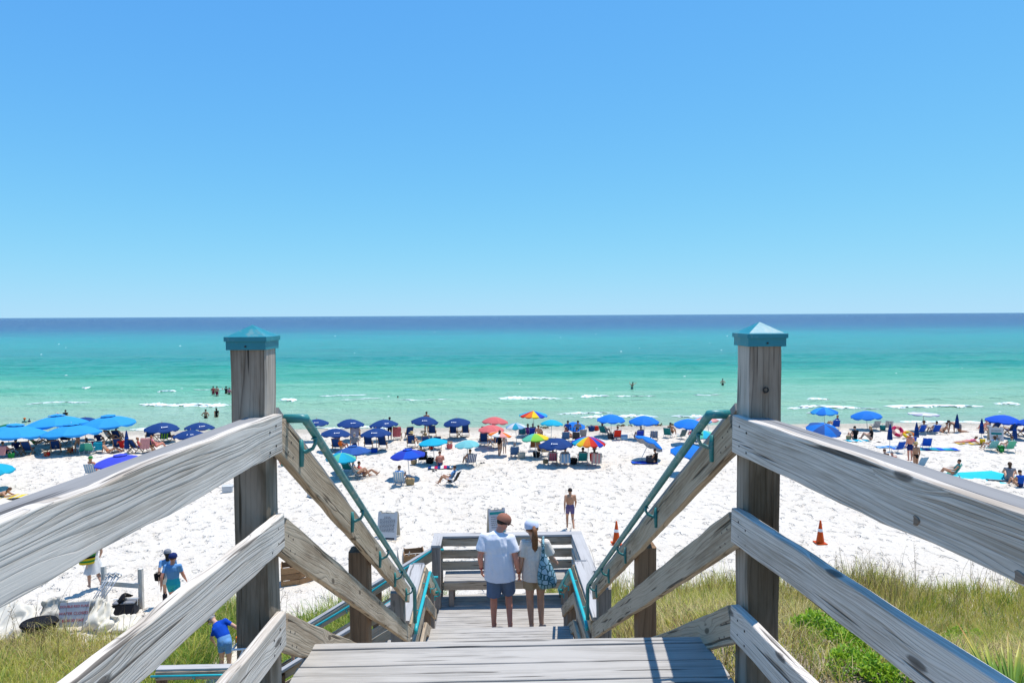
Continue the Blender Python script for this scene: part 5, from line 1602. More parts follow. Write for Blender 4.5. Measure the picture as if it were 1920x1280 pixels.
def tote(label, x, y, col, s=1.0, rz=0.0, handle='cream', name="beach_bag"):
    root = empty(name, (x, y, gz(x, y)), None, rz); tag(root, label, "bag")
    mb = MB()
    mb.lathe([(.10 * s, 0), (.17 * s, .02 * s), (.19 * s, .16 * s), (.20 * s, .28 * s), (.185 * s, .30 * s), (.16 * s, .20 * s), (.02, .16 * s)], 14, sy=.6)
    o = bpy.data.objects.new("sack", mb.mesh("sack", FAB[col], True)); COL.objects.link(o); o.parent = root
    mb = MB().tube([(-.1 * s, -.10 * s, .27 * s), (-.08 * s, -.11 * s, .40 * s), (.08 * s, -.11 * s, .40 * s), (.1 * s, -.10 * s, .27 * s)], .012 * s, 6)
    o = bpy.data.objects.new("handle", mb.mesh("handle", FAB[handle], True)); COL.objects.link(o); o.parent = root
    return root

def towel(label, x, y, w, l, cols, rz=0.0):
    mb = MB(); n = 8
    for q in range(n):
        g = []
        for j in range(7):
            row = []
            for u in (q / n, (q + 1) / n):
                px, py = -l / 2 + l * u, -w / 2 + w * j / 6
                row.append(Vector((px, py, .03 + .02 * math.sin(px * 5 + py * 3) + .012 * math.sin(py * 11))))
            g.append(row)
        mb.sheet(g, q % len(cols), .012)
    return thing1("beach_towel", label, "towel", x, y, mb, [FAB[c] for c in cols], rz)

def draped(label, x, y, col, rz=0.0, col2=None, hgt=1.0):
    """towel hung over a chair back"""
    mb = MB()
    prof = [(-.66, .30), (-.60, .62), (-.53, .96), (-.475, 1.035), (-.42, .98), (-.30, .80), (-.22, .66)]
    n = 6
    for q in range(n):
        g = []
        for (yy, zz) in prof:
            g.append([Vector((-.31 + .62 * u, yy + .012 * math.sin(u * 19 + zz * 4), zz * hgt + .01 * math.sin(u * 9))) for u in (q / n, (q + 1) / n)])
        mb.sheet(g, q % 2 if col2 else 0)
    mats = [FAB[col], FAB[col2]] if col2 else [FAB[col]]
    o = thing1("beach_towel", label, "towel", x, y, mb, mats, rz)
    sd_ = o.modifiers.new("t", 'SOLIDIFY'); sd_.thickness = .012
    return o

# ------------------------------------------------------------------ the beach: umbrellas
NV = "navy rental umbrellas with a white mark"
SB = "large sky blue vented umbrellas"
def nav(label, t, logo=0.0, **k): umbrella(label, t, 'navy', 'dome', 8, pole=m_polewood, group=NV, logo=logo if logo != 0.0 else 0.001, **k)
def sbl(label, t, **k): umbrella(label, t, 'sky', 'vent', 8, group=SB, **k)
umbrella("dark green umbrella behind the sky blue one at the left picture edge", (-36.58, 48.89, 1.51, 1.22), 'green')
sbl("sky blue vented umbrella cut by the left picture edge", (-33.12, 44.66, 1.94, 1.92))
sbl("sky blue vented umbrella with a swimmer's hat showing above its top", (-32.41, 48.13, 2.17, 1.97))
sbl("sky blue vented umbrella above the woman in the red swimsuit", (-29.34, 45.0, 1.88, 1.84))
nav("navy umbrella squeezed between two sky blue ones", (-31.99, 50.62, 1.77, 1.03))
sbl("sky blue vented umbrella nearest the furled umbrella on the left", (-29.04, 48.87, 2.04, 1.89))
nav("navy umbrella over two chairs above the left rail, left one of the pair", (-25.18, 48.86, 1.51, 1.22), .25)
nav("navy umbrella partly cut by the left rail, nearest the left newel", (-22.3, 48.66, 1.5, 1.07), .25)
nav("navy umbrella half sunk behind the left rail", (-21.22, 44.91, 1.46, 1.12))
umbrella("royal blue umbrella low behind the left rail beside the hat woman", (-20.62, 35.59, 1.57, 1.3), 'peri', 'vent', 6)
umbrella("turquoise umbrella tip at the left picture edge", (-26.76, 34.52, 1.41, 1.08), 'turq')
nav("navy umbrella just right of the left handrail elbow, far row", (-13.52, 48.82, 1.67, 0.9))
nav("navy umbrella in the far row over the grey towel chair", (-11.07, 48.91, 1.63, 1.02), .3)
nav("navy umbrella in the far row above a standing dark figure", (-8.32, 48.46, 1.62, 1.09), .42)
nav("navy umbrella touching the left handrail in the second row", (-11.13, 44.5, 1.52, 1.04), .12)
nav("navy umbrella above the two chairs with the blue cooler", (-8.11, 43.95, 1.61, 1.06), -.1)
umbrella("mid blue umbrella overlapping a turquoise one beside the left handrail", (-8.32, 37.78, 1.51, 1.05), 'mid', 'vent', 8, pole=m_polewood)
umbrella("turquoise umbrella partly behind the left handrail", (-8.79, 36.2, 1.45, 0.86), ['turq', 'aqua', 'mint'], 'dome', 9)
nav("navy umbrella in the far row with bare legs below it", (-5.56, 50.12, 1.63, 1.07))
nav("navy umbrella in the far row sheltering two empty chairs, next to the coral ones", (-2.83, 49.12, 1.6, 1.08), -.25)
umbrella("flat turquoise umbrella above the sunburnt man", (-3.79, 39.9, 1.6, 0.93), 'turq', 'flat', 6)
umbrella("pale aqua umbrella above the reader in the striped chair", (-1.63, 39.16, 1.57, 0.78), 'pale')
umbrella("bright blue striped umbrella nearest the two backs on the sand", (-4.86, 36.12, 1.6, 1.01), ['royal', 'cobalt'], 'vent', 6, tilt=(0, -.06))
umbrella("coral umbrella, rear one of the overlapping pair", (-0.07, 48.15, 1.77, 1.02), 'coral')
umbrella("coral umbrella, front one of the overlapping pair", (-0.26, 44.64, 1.64, 0.95), 'coral')
umbrella("orange and pink striped umbrella beside the coral ones", (0.17, 42.01, 1.65, 0.79), ['pink', 'orange', 'white'], 'flat', 9, tilt=(0, .10))
umbrella("small blue and white umbrella standing alone", (1.62, 47.03, 1.45, 0.74), ['aqua', 'ltblue', 'white'], 'dome', 9)
umbrella("tall rainbow umbrella nearest the surf", (3.04, 50.07, 2.0, 1.13), ['red', 'orange', 'yellow', 'cobalt', 'sky', 'turq'], 'flat', 12)
umbrella("aqua umbrella with a pocket on its pole", (4.28, 48.36, 1.49, 0.87), 'turq', 'dome')
umbrella("low blue tilted umbrella with two people behind it", (6.33, 50.39, 1.05, 0.84), 'bright', 'dome', 8, tilt=(.25, 0))
umbrella("pastel rainbow umbrella behind the navy one in the centre", (2.69, 41.17, 1.58, 0.89), ['violet', 'cobalt', 'sky', 'mint', 'lime', 'yellow'], 'dome', 6)
nav("navy umbrella in front above the row of low chairs", (3.83, 39.01, 1.66, 1.07), -.05)
umbrella("rainbow umbrella in front above the red chair", (5.69, 38.91, 1.75, 1.05), ['turq', 'yellow', 'orange', 'red', 'cobalt', 'red', 'royal'], 'dome', 14)
BB = "bright blue umbrellas"
umbrella("bright blue umbrella over the red chair and cooler", (9.13, 49.63, 1.7, 1.12), ['bright'], 'dome', group=BB)
umbrella("bright blue umbrella to the right of the one over the red chair", (11.39, 48.13, 1.76, 1.14), ['bright'], 'dome', group=BB)
umbrella("blue umbrella with silver lining tilted on a slanted pole", (9.08, 39.98, 1.62, 1.0), ['bright'], 'dome', 8, tilt=(-.20, .52), ribs=True, liner='silver')
umbrella("bright blue umbrella left of the right handrail, upper one", (14.01, 45.46, 1.82, 1.12), ['bright'], 'dome', group=BB)
umbrella("bright blue umbrella half behind the right handrail, lower one", (11.14, 36.18, 1.69, 1.18), ['bright'], 'dome', group=BB)
umbrella("pink and white striped umbrella behind the right handrail", (16.67, 48.82, 1.71, 1.16), ['pink', 'white', 'ltblue'], 'flat', 12, tilt=(0, -.15))
umbrella("small turquoise umbrella poking out left of the right handrail", (13.95, 41.92, 1.54, 0.94), ['mint', 'turq'], 'dome')
umbrella("bright blue umbrella nearest the right newel above a seated person", (29.23, 55.55, 1.62, 1.13), ['bright', 'sky'], 'dome', 8)
umbrella("blue umbrella lying low behind the right rail", (25.59, 49.02, 0.94, 1.27), ['mid', 'bright'], 'dome', 8, tilt=(.3, 0))
umbrella("bright blue umbrella above the white folding chairs", (30.77, 51.59, 1.55, 1.2), ['bright'], 'dome', 8, tilt=(0, -.10), group=BB)
umbrella("pale lavender umbrella seen edge on", (34.42, 50.11, 1.5, 1.11), ['lav', 'white'], 'flat', 8, drop=.05)
umbrella("royal blue umbrella behind the white folding sign", (38.44, 47.02, 1.68, 1.23), ['royal'], 'dome', 8)
umbrella("royal blue umbrella cut by the right picture edge", (39.53, 45.41, 1.63, 1.19), ['royal'], 'dome', 8)
CU = "furled navy umbrellas"
closed_umbrella("furled navy umbrella among the chairs on the left", *(-25.17, 44.2, 1.62, 1.29), CU)
closed_umbrella("furled navy umbrella next to the two women on a towel", *(26.39, 41.73, 1.91, 1.08), CU)
closed_umbrella("furled navy umbrella beside the two blue chairs", *(30.17, 44.64, 1.53, 1.08), CU)
closed_umbrella("furled navy umbrella in front of the kneeling person", *(36.42, 49.09, 1.55, 1.15), CU)
closed_umbrella("furled navy umbrella left of the white folding sign", *(36.49, 46.63, 1.48, 1.13), CU)
closed_umbrella("furled navy umbrella behind the green chairs", *(36.53, 43.64, 1.56, 1.13), CU)

# ---- rental chairs
for lab, x, y, rz in (
    ("navy chair with empty seat under the leftmost sky blue umbrella", -31.80, 44.22, .2),
    ("navy chair with a person reclining under the red swimsuit woman's umbrella", -30.12, 44.49, .45),
    ("navy chair by itself behind the sky blue umbrellas", -34.48, 49.50, -.4),
    ("navy chair between the two sky blue umbrellas, far row", -33.07, 48.41, .1),
    ("navy chair under the sky blue umbrella, dark in its shade", -32.21, 48.60, .0),
    ("navy chair left of the furled umbrella, facing away", -26.22, 45.01, .35),
    ("navy chair holding the person in a pale hat", -28.61, 49.10, .1),
    ("navy chair in deep shade beside the pale hat person", -29.11, 49.13, -.3),
    ("navy chair right of the small brown table", -24.79, 44.55, -.3),
    ("navy chair with a pink towel beside it near the left rail", -24.03, 44.88, .1),
    ("navy chair turned sideways under the navy umbrella above the left rail", -26.55, 49.72, .6),
    ("navy chair with a green striped towel above the left rail", -24.91, 49.35, -.1),
    ("navy chair under a grey towel in the far row", -10.69, 49.41, .0),
    ("navy chair covered by the coral towel", -7.46, 49.18, .0),
    ("navy chair right of the left handrail with a person's arm beside it", -10.92, 44.11, .05),
    ("navy chair left of the blue cooler", -8.89, 44.96, .05),
    ("navy chair right of the blue cooler", -7.84, 44.70, -.05),
    ("navy chair standing alone right of the coral towel", -6.63, 49.39, .35),
    ("navy chair right of the bare legs, far row", -4.89, 50.07, .0),
    ("navy chair, left of the empty pair in the far row", -3.25, 49.96, .0),
    ("navy chair, right of the empty pair in the far row", -2.30, 50.17, .0),
    ("navy chair holding the person in a straw hat", -5.93, 45.20, .1),
    ("navy chair left of the red bag under the flat turquoise umbrella", -4.77, 44.52, -.1),
    ("navy chair right of the red bag under the flat turquoise umbrella", -4.02, 44.47, .1),
    ("navy chair below the front coral umbrella", -0.80, 45.76, .0),
    ("navy chair peeping out under the front coral umbrella, far one", -0.77, 49.24, .0),
    ("navy chair behind the woman in black shorts", 0.19, 45.02, .0),
    ("navy chair left of the white folding sign", 39.02, 48.62, .0),
    ("navy chair right of the white folding sign", 39.91, 48.00, .0),
    ("navy chair cut by the right picture edge", 40.43, 47.41, .0),
):
    rental(lab, x, y, rz)
for lab, x, y, rz in (
    ("crossed leg wooden table holding a red bag", -30.11, 43.58, .0), ("wooden table beside the red striped bag", -29.07, 44.24, .2), ("wooden table near the pink towel chair on the left edge", -32.14, 44.05, .1),
    ("small brown table below the furled umbrella on the left", -25.20, 44.57, .3), ("wooden table between the chairs above the left rail", -25.92, 49.68, .0), ("wooden table under the navy umbrella with bare legs", -5.60, 50.12, .0),
    ("wooden table between the empty pair of chairs", -2.79, 49.93, .0), ("crossed leg table right of the straw hat person", -5.35, 45.38, .0), ("crossed leg table holding a pink bag", -3.19, 44.82, .1), ("wooden table below the coral umbrellas", -0.31, 45.96, .0), ("wooden table right of the white folding sign", 40.31, 49.10, .0)):
    side_table(lab, x, y, rz)

# ---- low chairs
for lab, x, y, col, rz, c2 in (
    ("mint green low chair seen from the side on the left", -28.14, 44.19, 'teal', .9, None), ("mint green low chair with flat back beside the teal one", -27.74, 44.35, 'mint', .15, None),
    ("pale blue low chair of the woman in the green hat", -23.34, 37.37, 'ltblue', .2, 'white'), ("low chair piled with a teal towel", -27.36, 45.09, 'navy', .1, None),
    ("green low chair below the mid blue umbrella", -8.67, 37.52, 'teal', -.1, None), ("low chair of the reclining couple by the left handrail", -7.93, 36.41, 'black', -1.1, 'white'),
    ("black framed low chair of the tanned person", -4.53, 39.95, 'black', .1, None), ("blue and white striped chair of the reader", -1.49, 39.00, 'navy', .35, 'white'), ("low chair draped in blue and white, man on the sand", -5.19, 34.42, 'ltblue', 0.0, 'white'),
    ("black low chair of the man stretching his legs", -2.27, 34.15, 'black', 1.2, None), ("dark blue and green chair by the rainbow umbrella", 2.13, 49.58, 'navy', .0, 'teal'), ("blue chair at the rainbow umbrella's foot", 2.96, 49.52, 'cobalt', -.1, None),
    ("reddish wooden low chair under the pastel rainbow umbrella", 2.68, 43.69, 'brown', .1, None), ("pale striped low chair under the front navy umbrella", 3.31, 42.00, 'cream', .1, 'tan'), ("blue low chair behind the striped umbrella's shadow", 1.27, 41.25, 'denim', .0, None),
    ("grey low chair with a pink stripe in the front row", 3.55, 39.18, 'grey', .0, 'crimson'), ("orange low chair in the front row", 4.27, 39.14, 'orange', .0, None), ("teal low chair with tall back in the front row", 5.39, 39.08, 'teal', .0, None), ("red low chair in the front row", 6.12, 38.88, 'red', -.3, None),
    ("blue low chair left of the reading person", 5.23, 47.03, 'denim', .0, None), ("dark low chair of the reading person", 6.05, 46.97, 'char', -.2, None), ("round backed grey chair right of the reader", 6.66, 48.20, 'grey', .1, None),
    ("teal low chair left of the red chair in the far row", 8.60, 49.95, 'teal', -.7, None), ("red low chair beside the blue cooler in the far row", 9.23, 47.76, 'red', .0, None), ("blue low chair under the bright blue umbrella, far row", 10.85, 47.39, 'cobalt', .0, None),
    ("grey and blue striped chair behind the tilted umbrella", 11.86, 47.07, 'grey', -.2, 'denim'), ("teal chair turned towards the right with a sunbather", 13.30, 48.52, 'teal', -.5, None), ("folded grey chair lying left of the right handrail", 14.12, 47.68, 'grey', .4, 'teal'), ("blue chair beside the couple at the right handrail", 14.84, 46.86, 'royal', .0, None),
    ("blue low chair right of the right newel in the far row", 28.38, 52.13, 'royal', -.3, None), ("white folding chair under the bright blue umbrella", 31.19, 51.25, 'white', .0, 'grey'), ("white lounge chair right of the teal bag", 32.26, 51.18, 'white', -.4, 'grey'),
    ("royal blue low chair of the person in a dark hat", 33.28, 48.75, 'royal', .1, None), ("royal blue low chair of the dark haired person", 34.37, 48.67, 'royal', .0, None), ("blue chair by the furled umbrella in front", 26.84, 41.52, 'royal', .15, None), ("blue chair behind the man in blue trunks", 28.81, 43.30, 'royal', .0, None), ("blue chair tilted over the aqua towel", 29.52, 42.67, 'royal', -.35, None), ("tan lounger of the kneeling person", 36.04, 49.99, 'tan', .9, 'grey'),
    ("pale green low chair, left of the pair on the right", 33.19, 41.52, 'mint', .0, 'ltblue'), ("pale green low chair, right of the pair on the right", 34.16, 41.28, 'mint', .0, None), ("teal low chair behind the stretched turquoise canopy", 25.45, 34.49, 'mint', 1.0, None), ("blue chair beside the woman in the straw hat", 24.89, 36.52, 'ltblue', .2, None),
    ("pink towelled low chair at the left picture edge", -32.82, 43.73, 'navy', .0, None),
):
    low_chair(lab, x, y, col, rz, c2)
draped("coral beach towel hung over a navy chair", -7.46, 49.18, 'coral')
draped("grey patterned towel hung over a navy chair in the far row", -10.69, 49.41, 'lav')
draped("teal towel heaped over a low chair on the left", -27.36, 45.09, 'aqua', .1, None, .72)
draped("pink towel over the low chair at the left edge", -32.65, 43.55, 'pink', 0, None, .8)
draped("green striped towel over a navy chair above the left rail", -24.91, 49.35, 'navy', -.1, 'lime')
draped("pink towel over the navy chair beside the left rail", -24.06, 44.88, 'pink', .1)
draped("pink striped towel hung on the red front chair", 6.32, 38.87, 'pink', -.3, 'cream', .8)
draped("white towel on the orange front chair", 4.27, 39.14, 'white', 0, 'ltblue', .74)

# ---- people on the sand
for lab, key, xy, rz, kw in (
    ("woman in red swimsuit standing under a sky blue umbrella", "walk_f", (-28.93, 44.98), 1.9, dict(skin=1, top='red', bottom='red', hair='brown')),
    ("person in dark clothes sitting at the left picture edge", "sit_chair", (-32.8, 43.56), 0, dict(skin=1, top='purple', bottom='black', hair='dark', sleeves=True)),
    ("grey shirted person reclining beside the red striped bag", "sit_chair", (-30.09, 44.48), .45, dict(skin=0, top='grey', bottom='denim', hair='grey', sleeves=True, dz=.10)),
    ("person in a pale hat sitting in a navy chair on the left", "sit_chair", (-28.61, 49.1), .1, dict(skin=0, top='grey', bottom='sky', hair='grey', hat=('hat', 'grey'), dz=.12)),
    ("person sitting in the shade under the sky blue umbrella", "sit_chair", (-28.97, 48.62), -.6, dict(skin=1, top='white', bottom='black', hair='dark', dz=.12)),
    ("woman in red top beside the furled umbrella on the left", "sit_chair_f", (-25.95, 44.99), .3, dict(skin=0, top='red', bottom='red', hair='brown')),
    ("tanned woman sitting sideways by the pink towel", "sit_chair_b", (-24.34, 44.52), -.8, dict(skin=1, top='coral', bottom='black', hair='auburn')),
    ("sunbather in pink right of the pink towel chair", "sit_chair", (-23.8, 45.28), -.9, dict(skin=2, top='pink', bottom='pink', hair='auburn')),
    ("woman in olive bucket hat and bare shoulders behind the left rail", "sit_chair_f", (-23.15, 37.36), -.3, dict(skin=2, top=None, bottom='red', hair='blonde', hat=('bucket', 'green'), dz=.12)),
    ("sunbather lying at the left picture edge above the left rail", "lie_f", (-25.43, 33.06), .1, dict(skin=1, top=None, bottom='orange', hair='brown')),
    ("person lounging under the grey towel in the far row", "sit_chair", (-10.71, 49.67), 0, dict(skin=0, top='grey', bottom='navy', hair='dark', dz=.14)),
    ("person in black standing under the navy umbrella", "stand", (-8.04, 48.96), 0, dict(skin=3, top='black', bottom='black', hair='dark', sleeves=True, long_legs=True)),
    ("person in orange beside the navy chair near the left handrail", "sit_chair", (-10.59, 44.09), -.4, dict(skin=2, top='orange', bottom='khaki', hair='brown')),
    ("person peeking over the mid blue umbrella", "stand", (-9.08, 41.34), 0, dict(skin=0, top='grey', bottom='navy', hair='grey', sleeves=True, long_legs=True)),
    ("person reclining with grey sun hat by the left handrail", "sit_chair", (-7.84, 36.28), -1.2, dict(skin=1, top='white', bottom='teal', hair='brown', hat=('hat', 'grey'))),
    ("person with knees raised beside the green chair", "lean_back", (-7.56, 36.66), -1.3, dict(skin=1, top='coral', bottom='navy', hair='dark')),
    ("bare legged person standing behind the navy umbrella in the far row", "stand", (-5.61, 52.61), 0, dict(skin=1, top=None, bottom='black', hair='dark')),
    ("person in straw hat sitting in a navy chair", "sit_chair", (-5.82, 45.19), -.2, dict(skin=0, top='cream', bottom='cream', hair='blonde', hat=('hat', 'straw'), dz=.10)),
    ("tanned person seen from behind at the bright blue umbrella", "sit_chair", (-4.6, 39.95), -.1, dict(skin=1, bottom='black', hair='dark', dz=.12)),
    ("sunburnt man sitting on the sand with his head bowed", "sit_ground", (-3.39, 39.11), .25, dict(skin=2, bottom='denim', hair='brown')),
    ("reader holding a book in the striped chair", "sit_chair", (-1.62, 39.01), .4, dict(skin=1, bottom='teal', hair='brown')),
    ("man sitting under a blue and white towel, left of the wicker basket", "sit_ground", (-5.19, 34.42), 0, dict(skin=1, top='sky', sleeves=True, bottom='white', hair='brown', dz=.16)),
    ("small person behind the wicker basket", "child_sit", (-4.97, 35.12), 0, dict(skin=1, top='grey', bottom='navy', hair='grey', sleeves=True)),
    ("man stretching his legs in a black low chair", "sit_chair", (-2.42, 34.28), 1.25, dict(skin=1, top='sky', bottom='sky', hair='dark', sleeves=True)),
    ("woman in black shorts standing under the striped umbrella", "walk_f", (0.31, 41.65), -.3, dict(skin=1, top='black', bottom='black', hair='brown')),
    ("child wrapped in a white towel beside the woman in black shorts", "child", (0.64, 42.51), 0, dict(skin=0, top='white', bottom='white', hair='blonde', sleeves=True, long_legs=True, f=1.15)),
    ("person facing the sea in the blue low chair with a colourful towel", "sit_chair", (1.28, 41.42), 0, dict(skin=0, top='cream', bottom='white', hair='grey', sleeves=True)),
    ("person in purple sitting beside the rainbow umbrella", "sit_chair_f", (2.59, 49.55), -.1, dict(skin=1, top='purple', bottom='purple', hair='brown')),
    ("man in navy at the foot of the rainbow umbrella", "sit_chair", (2.98, 49.79), 0, dict(skin=1, top='navy', bottom='navy', hair='grey', sleeves=True)),
    ("person leaning right of the man in navy", "sit_chair", (3.4, 48.69), -.3, dict(skin=2, top=None, bottom='red', hair='brown')),
    ("person beside the pale striped chair under the navy umbrella", "sit_chair", (2.97, 42.2), -.2, dict(skin=1, top=None, bottom='black', hair='dark')),
    ("dark haired person in the grey front chair with pink stripe", "sit_chair", (3.56, 39.33), 0, dict(skin=1, top='grey', bottom='navy', hair='brown')),
    ("brown haired person in the orange front chair", "sit_chair", (4.32, 39.29), 0, dict(skin=0, top='white', bottom='white', hair='brown')),
    ("dark haired person in the teal front chair", "sit_chair", (5.41, 39.23), 0, dict(skin=1, top='teal', bottom='teal', hair='dark')),
    ("person with a sun hat in the red front chair", "sit_chair_f", (6.14, 39.04), -.2, dict(skin=0, top='black', bottom='red', hair='brown', hat=('bucket', 'grey'))),
    ("person in maroon beside the blue low chair", "sit_chair", (5.49, 47.26), -.8, dict(skin=1, top='crimson', bottom='crimson', hair='brown')),
    ("person in blue reading in the dark low chair", "sit_chair", (5.89, 47.23), .9, dict(skin=1, top='cobalt', bottom='black', hair='dark', sleeves=True)),
    ("person in teal shirt behind the low tilted umbrella, left head", "sit_chair", (5.69, 49.6), 0, dict(dz=.22, skin=1, top='blue', bottom='navy', hair='dark', sleeves=True)),
    ("person behind the low tilted umbrella, right head", "sit_chair", (6.47, 49.55), 0, dict(dz=.22, skin=1, top='grey', bottom='navy', hair='dark', sleeves=True)),
    ("woman in pink in the teal far row chair", "sit_chair_f", (8.64, 49.95), -.8, dict(skin=0, top='pink', bottom='pink', hair='brown')),
    ("person in the red far row chair beside the cooler", "sit_chair", (9.23, 47.76), 0, dict(skin=0, top='white', bottom='red', hair='brown')),
    ("man in navy under the bright blue umbrella with one knee up", "sit_chair", (10.91, 47.64), .2, dict(skin=1, top='navy', bottom='navy', hair='grey', sleeves=True)),
    ("woman in black bikini sitting under the tilted silver lined umbrella", "sit_ground_b", (9.95, 39.13), .8, dict(skin=1, top='black', bottom='black', hair='dark')),
    ("tanned person sitting in the teal chair looking at a phone", "sit_chair", (13.58, 48.5), -.6, dict(skin=1, bottom='black', hair='dark', dz=.12)),
    ("dark haired person in pink by the right handrail", "sit_chair_f", (14.57, 46.63), -.2, dict(skin=2, top='pink', bottom='pink', hair='dark')),
    ("second person by the right handrail in a blue chair", "sit_chair", (15.08, 47.1), 0, dict(skin=2, top='blue', bottom='blue', hair='auburn')),
    ("man in bright blue shirt with arm out right of the right newel", "sit_chair", (28.29, 52.14), .5, dict(skin=1, top='cobalt', sleeves=True, bottom='navy', hair='auburn', dz=.1)),
    ("woman in black swimsuit sitting on an aqua towel with her back turned", "sit_ground_b", (26.8, 46.54), .1, dict(skin=0, top='black', bottom='black', hair='dark', f=1.12)),
    ("blonde woman in black shirt sitting sideways on the sand", "sit_ground_f", (27.96, 46.46), 1.1, dict(skin=0, top='black', bottom='black', hair='blonde', sleeves=True, f=1.12)),
    ("person in a dark sun hat in a royal blue chair", "sit_chair", (33.44, 48.74), -.3, dict(skin=1, top='white', bottom='black', hair='dark', hat=('hat', 'brown'))),
    ("dark haired person in a royal blue chair by the surf", "sit_chair", (34.33, 48.67), 0, dict(skin=1, top='sky', bottom='sky', hair='dark')),
    ("person in grey shorts on hands and knees near the surf", "crawl", (36.96, 49.63), 0, dict(skin=1, bottom='grey', hair='dark', long_legs=True, f=1.25)),
    ("broad bare backed man in blue trunks standing among the chairs", "stand_near", (25.87, 38.86), 0, dict(skin=2, bottom='navy', hair='brown', long_legs=True, hat=('bucket', 'khaki'))),
    ("woman in black bikini and straw hat behind the right rail", "stand", (24.14, 35.74), .3, dict(skin=1, top=None, bottom='black', hair='brown', hat=('hat', 'straw'))),
    ("person with light brown hair just above the right rail", "sit_ground", (23.86, 38.19), 0, dict(skin=0, top='brown', bottom='navy', hair='brown')),
    ("sunburnt shoulder of a person just above the right rail", "sit_ground", (23.85, 37.44), 0, dict(skin=2, bottom='navy', hair='grey')),
    ("woman lying on her front on a yellow towel", "lie_f", (33.94, 44.63), 0, dict(skin=2, top='pink', bottom='pink', hair='brown')),
    ("person in the left pale green chair", "sit_chair_f", (33.3, 41.69), .1, dict(skin=1, top='sky', bottom='sky', hair='brown')),
    ("child between the two pale green chairs", "child", (33.68, 41.67), 0, dict(skin=1, top='grey', bottom='grey', hair='brown')),
    ("person in the right pale green chair", "sit_chair", (34.31, 41.45), 0, dict(skin=0, top='mint', bottom='navy', hair='brown')),
    ("woman in patterned swimsuit sitting beside the stretched canopy", "sit_ground_f", (28.01, 33.74), -.6, dict(skin=0, top='grey', bottom='grey', hair='brown', f=1.1)),
    ("dark haired person behind the stretched canopy at the right edge", "sit_ground", (27.36, 32.26), 0, dict(skin=1, top='blue', bottom='navy', hair='dark')),
    ("dark haired person with raised arm in the teal chair behind the canopy", "sit_chair", (25.36, 34.37), 1.0, dict(skin=1, top='teal', bottom='teal', hair='dark')),
    ("far sunbather sitting near the surf left of the sign", "sit_ground", (40.03, 50.6), .3, dict(skin=2, bottom='red', hair='blonde')),
    ("person in dark shirt under the leftmost sky blue umbrella", "sit_chair", (-32.82, 44.64), .3, dict(skin=1, top='navy', sleeves=True, bottom='grey', hair='dark')),
    ("sunbather in green beside the lone chair behind the sky blue umbrellas", "lean_back", (-34.16, 48.24), -.8, dict(skin=1, top='green', bottom='green', hair='brown')),
    ("person in dark red sitting in the shaded chair", "sit_chair", (-32.21, 48.6), 0, dict(skin=0, top='crimson', sleeves=True, bottom='black', hair='brown', dz=.12)),
    ("person leaning over the mint green chair", "sit_chair_f", (-28.19, 44.56), .9, dict(skin=1, top='orange', bottom='black', hair='dark')),
    ("person with outstretched legs right of the teal towel chair", "lean_back", (-26.59, 44.47), -1.2, dict(skin=1, bottom='orange', hair='brown')),
    ("shaded person in navy near the pink beach bag", "sit_chair", (-29.29, 47.92), .2, dict(skin=1, top='navy', sleeves=True, bottom='navy', hair='dark')),
    ("person in dark trunks lying on the tan lounger", "lean_back", (35.56, 49.44), .9, dict(skin=1, bottom='black', hair='dark')),
    ("far sunbather in white sitting right of the furled umbrella by the sign", "sit_ground", (38.95, 48.91), -.3, dict(skin=0, top='white', bottom='grey', hair='brown')),
    ("person in white lounging left of the red bag under the turquoise umbrella", "sit_chair", (-4.77, 44.52), -.1, dict(skin=0, top='white', bottom='navy', hair='blonde', dz=.12)),
    ("person in blue in the chair below the front coral umbrella", "sit_chair", (-0.8, 45.76), 0, dict(skin=1, top='blue', bottom='navy', hair='dark', dz=.12)),
    ("small red clothed child by the left newel post", "child_sit", (-13.18, 39.66), .4, dict(skin=2, top='red', bottom='teal', hair='brown')),
):
    person(lab, key, xy[0], xy[1], rz, **kw)

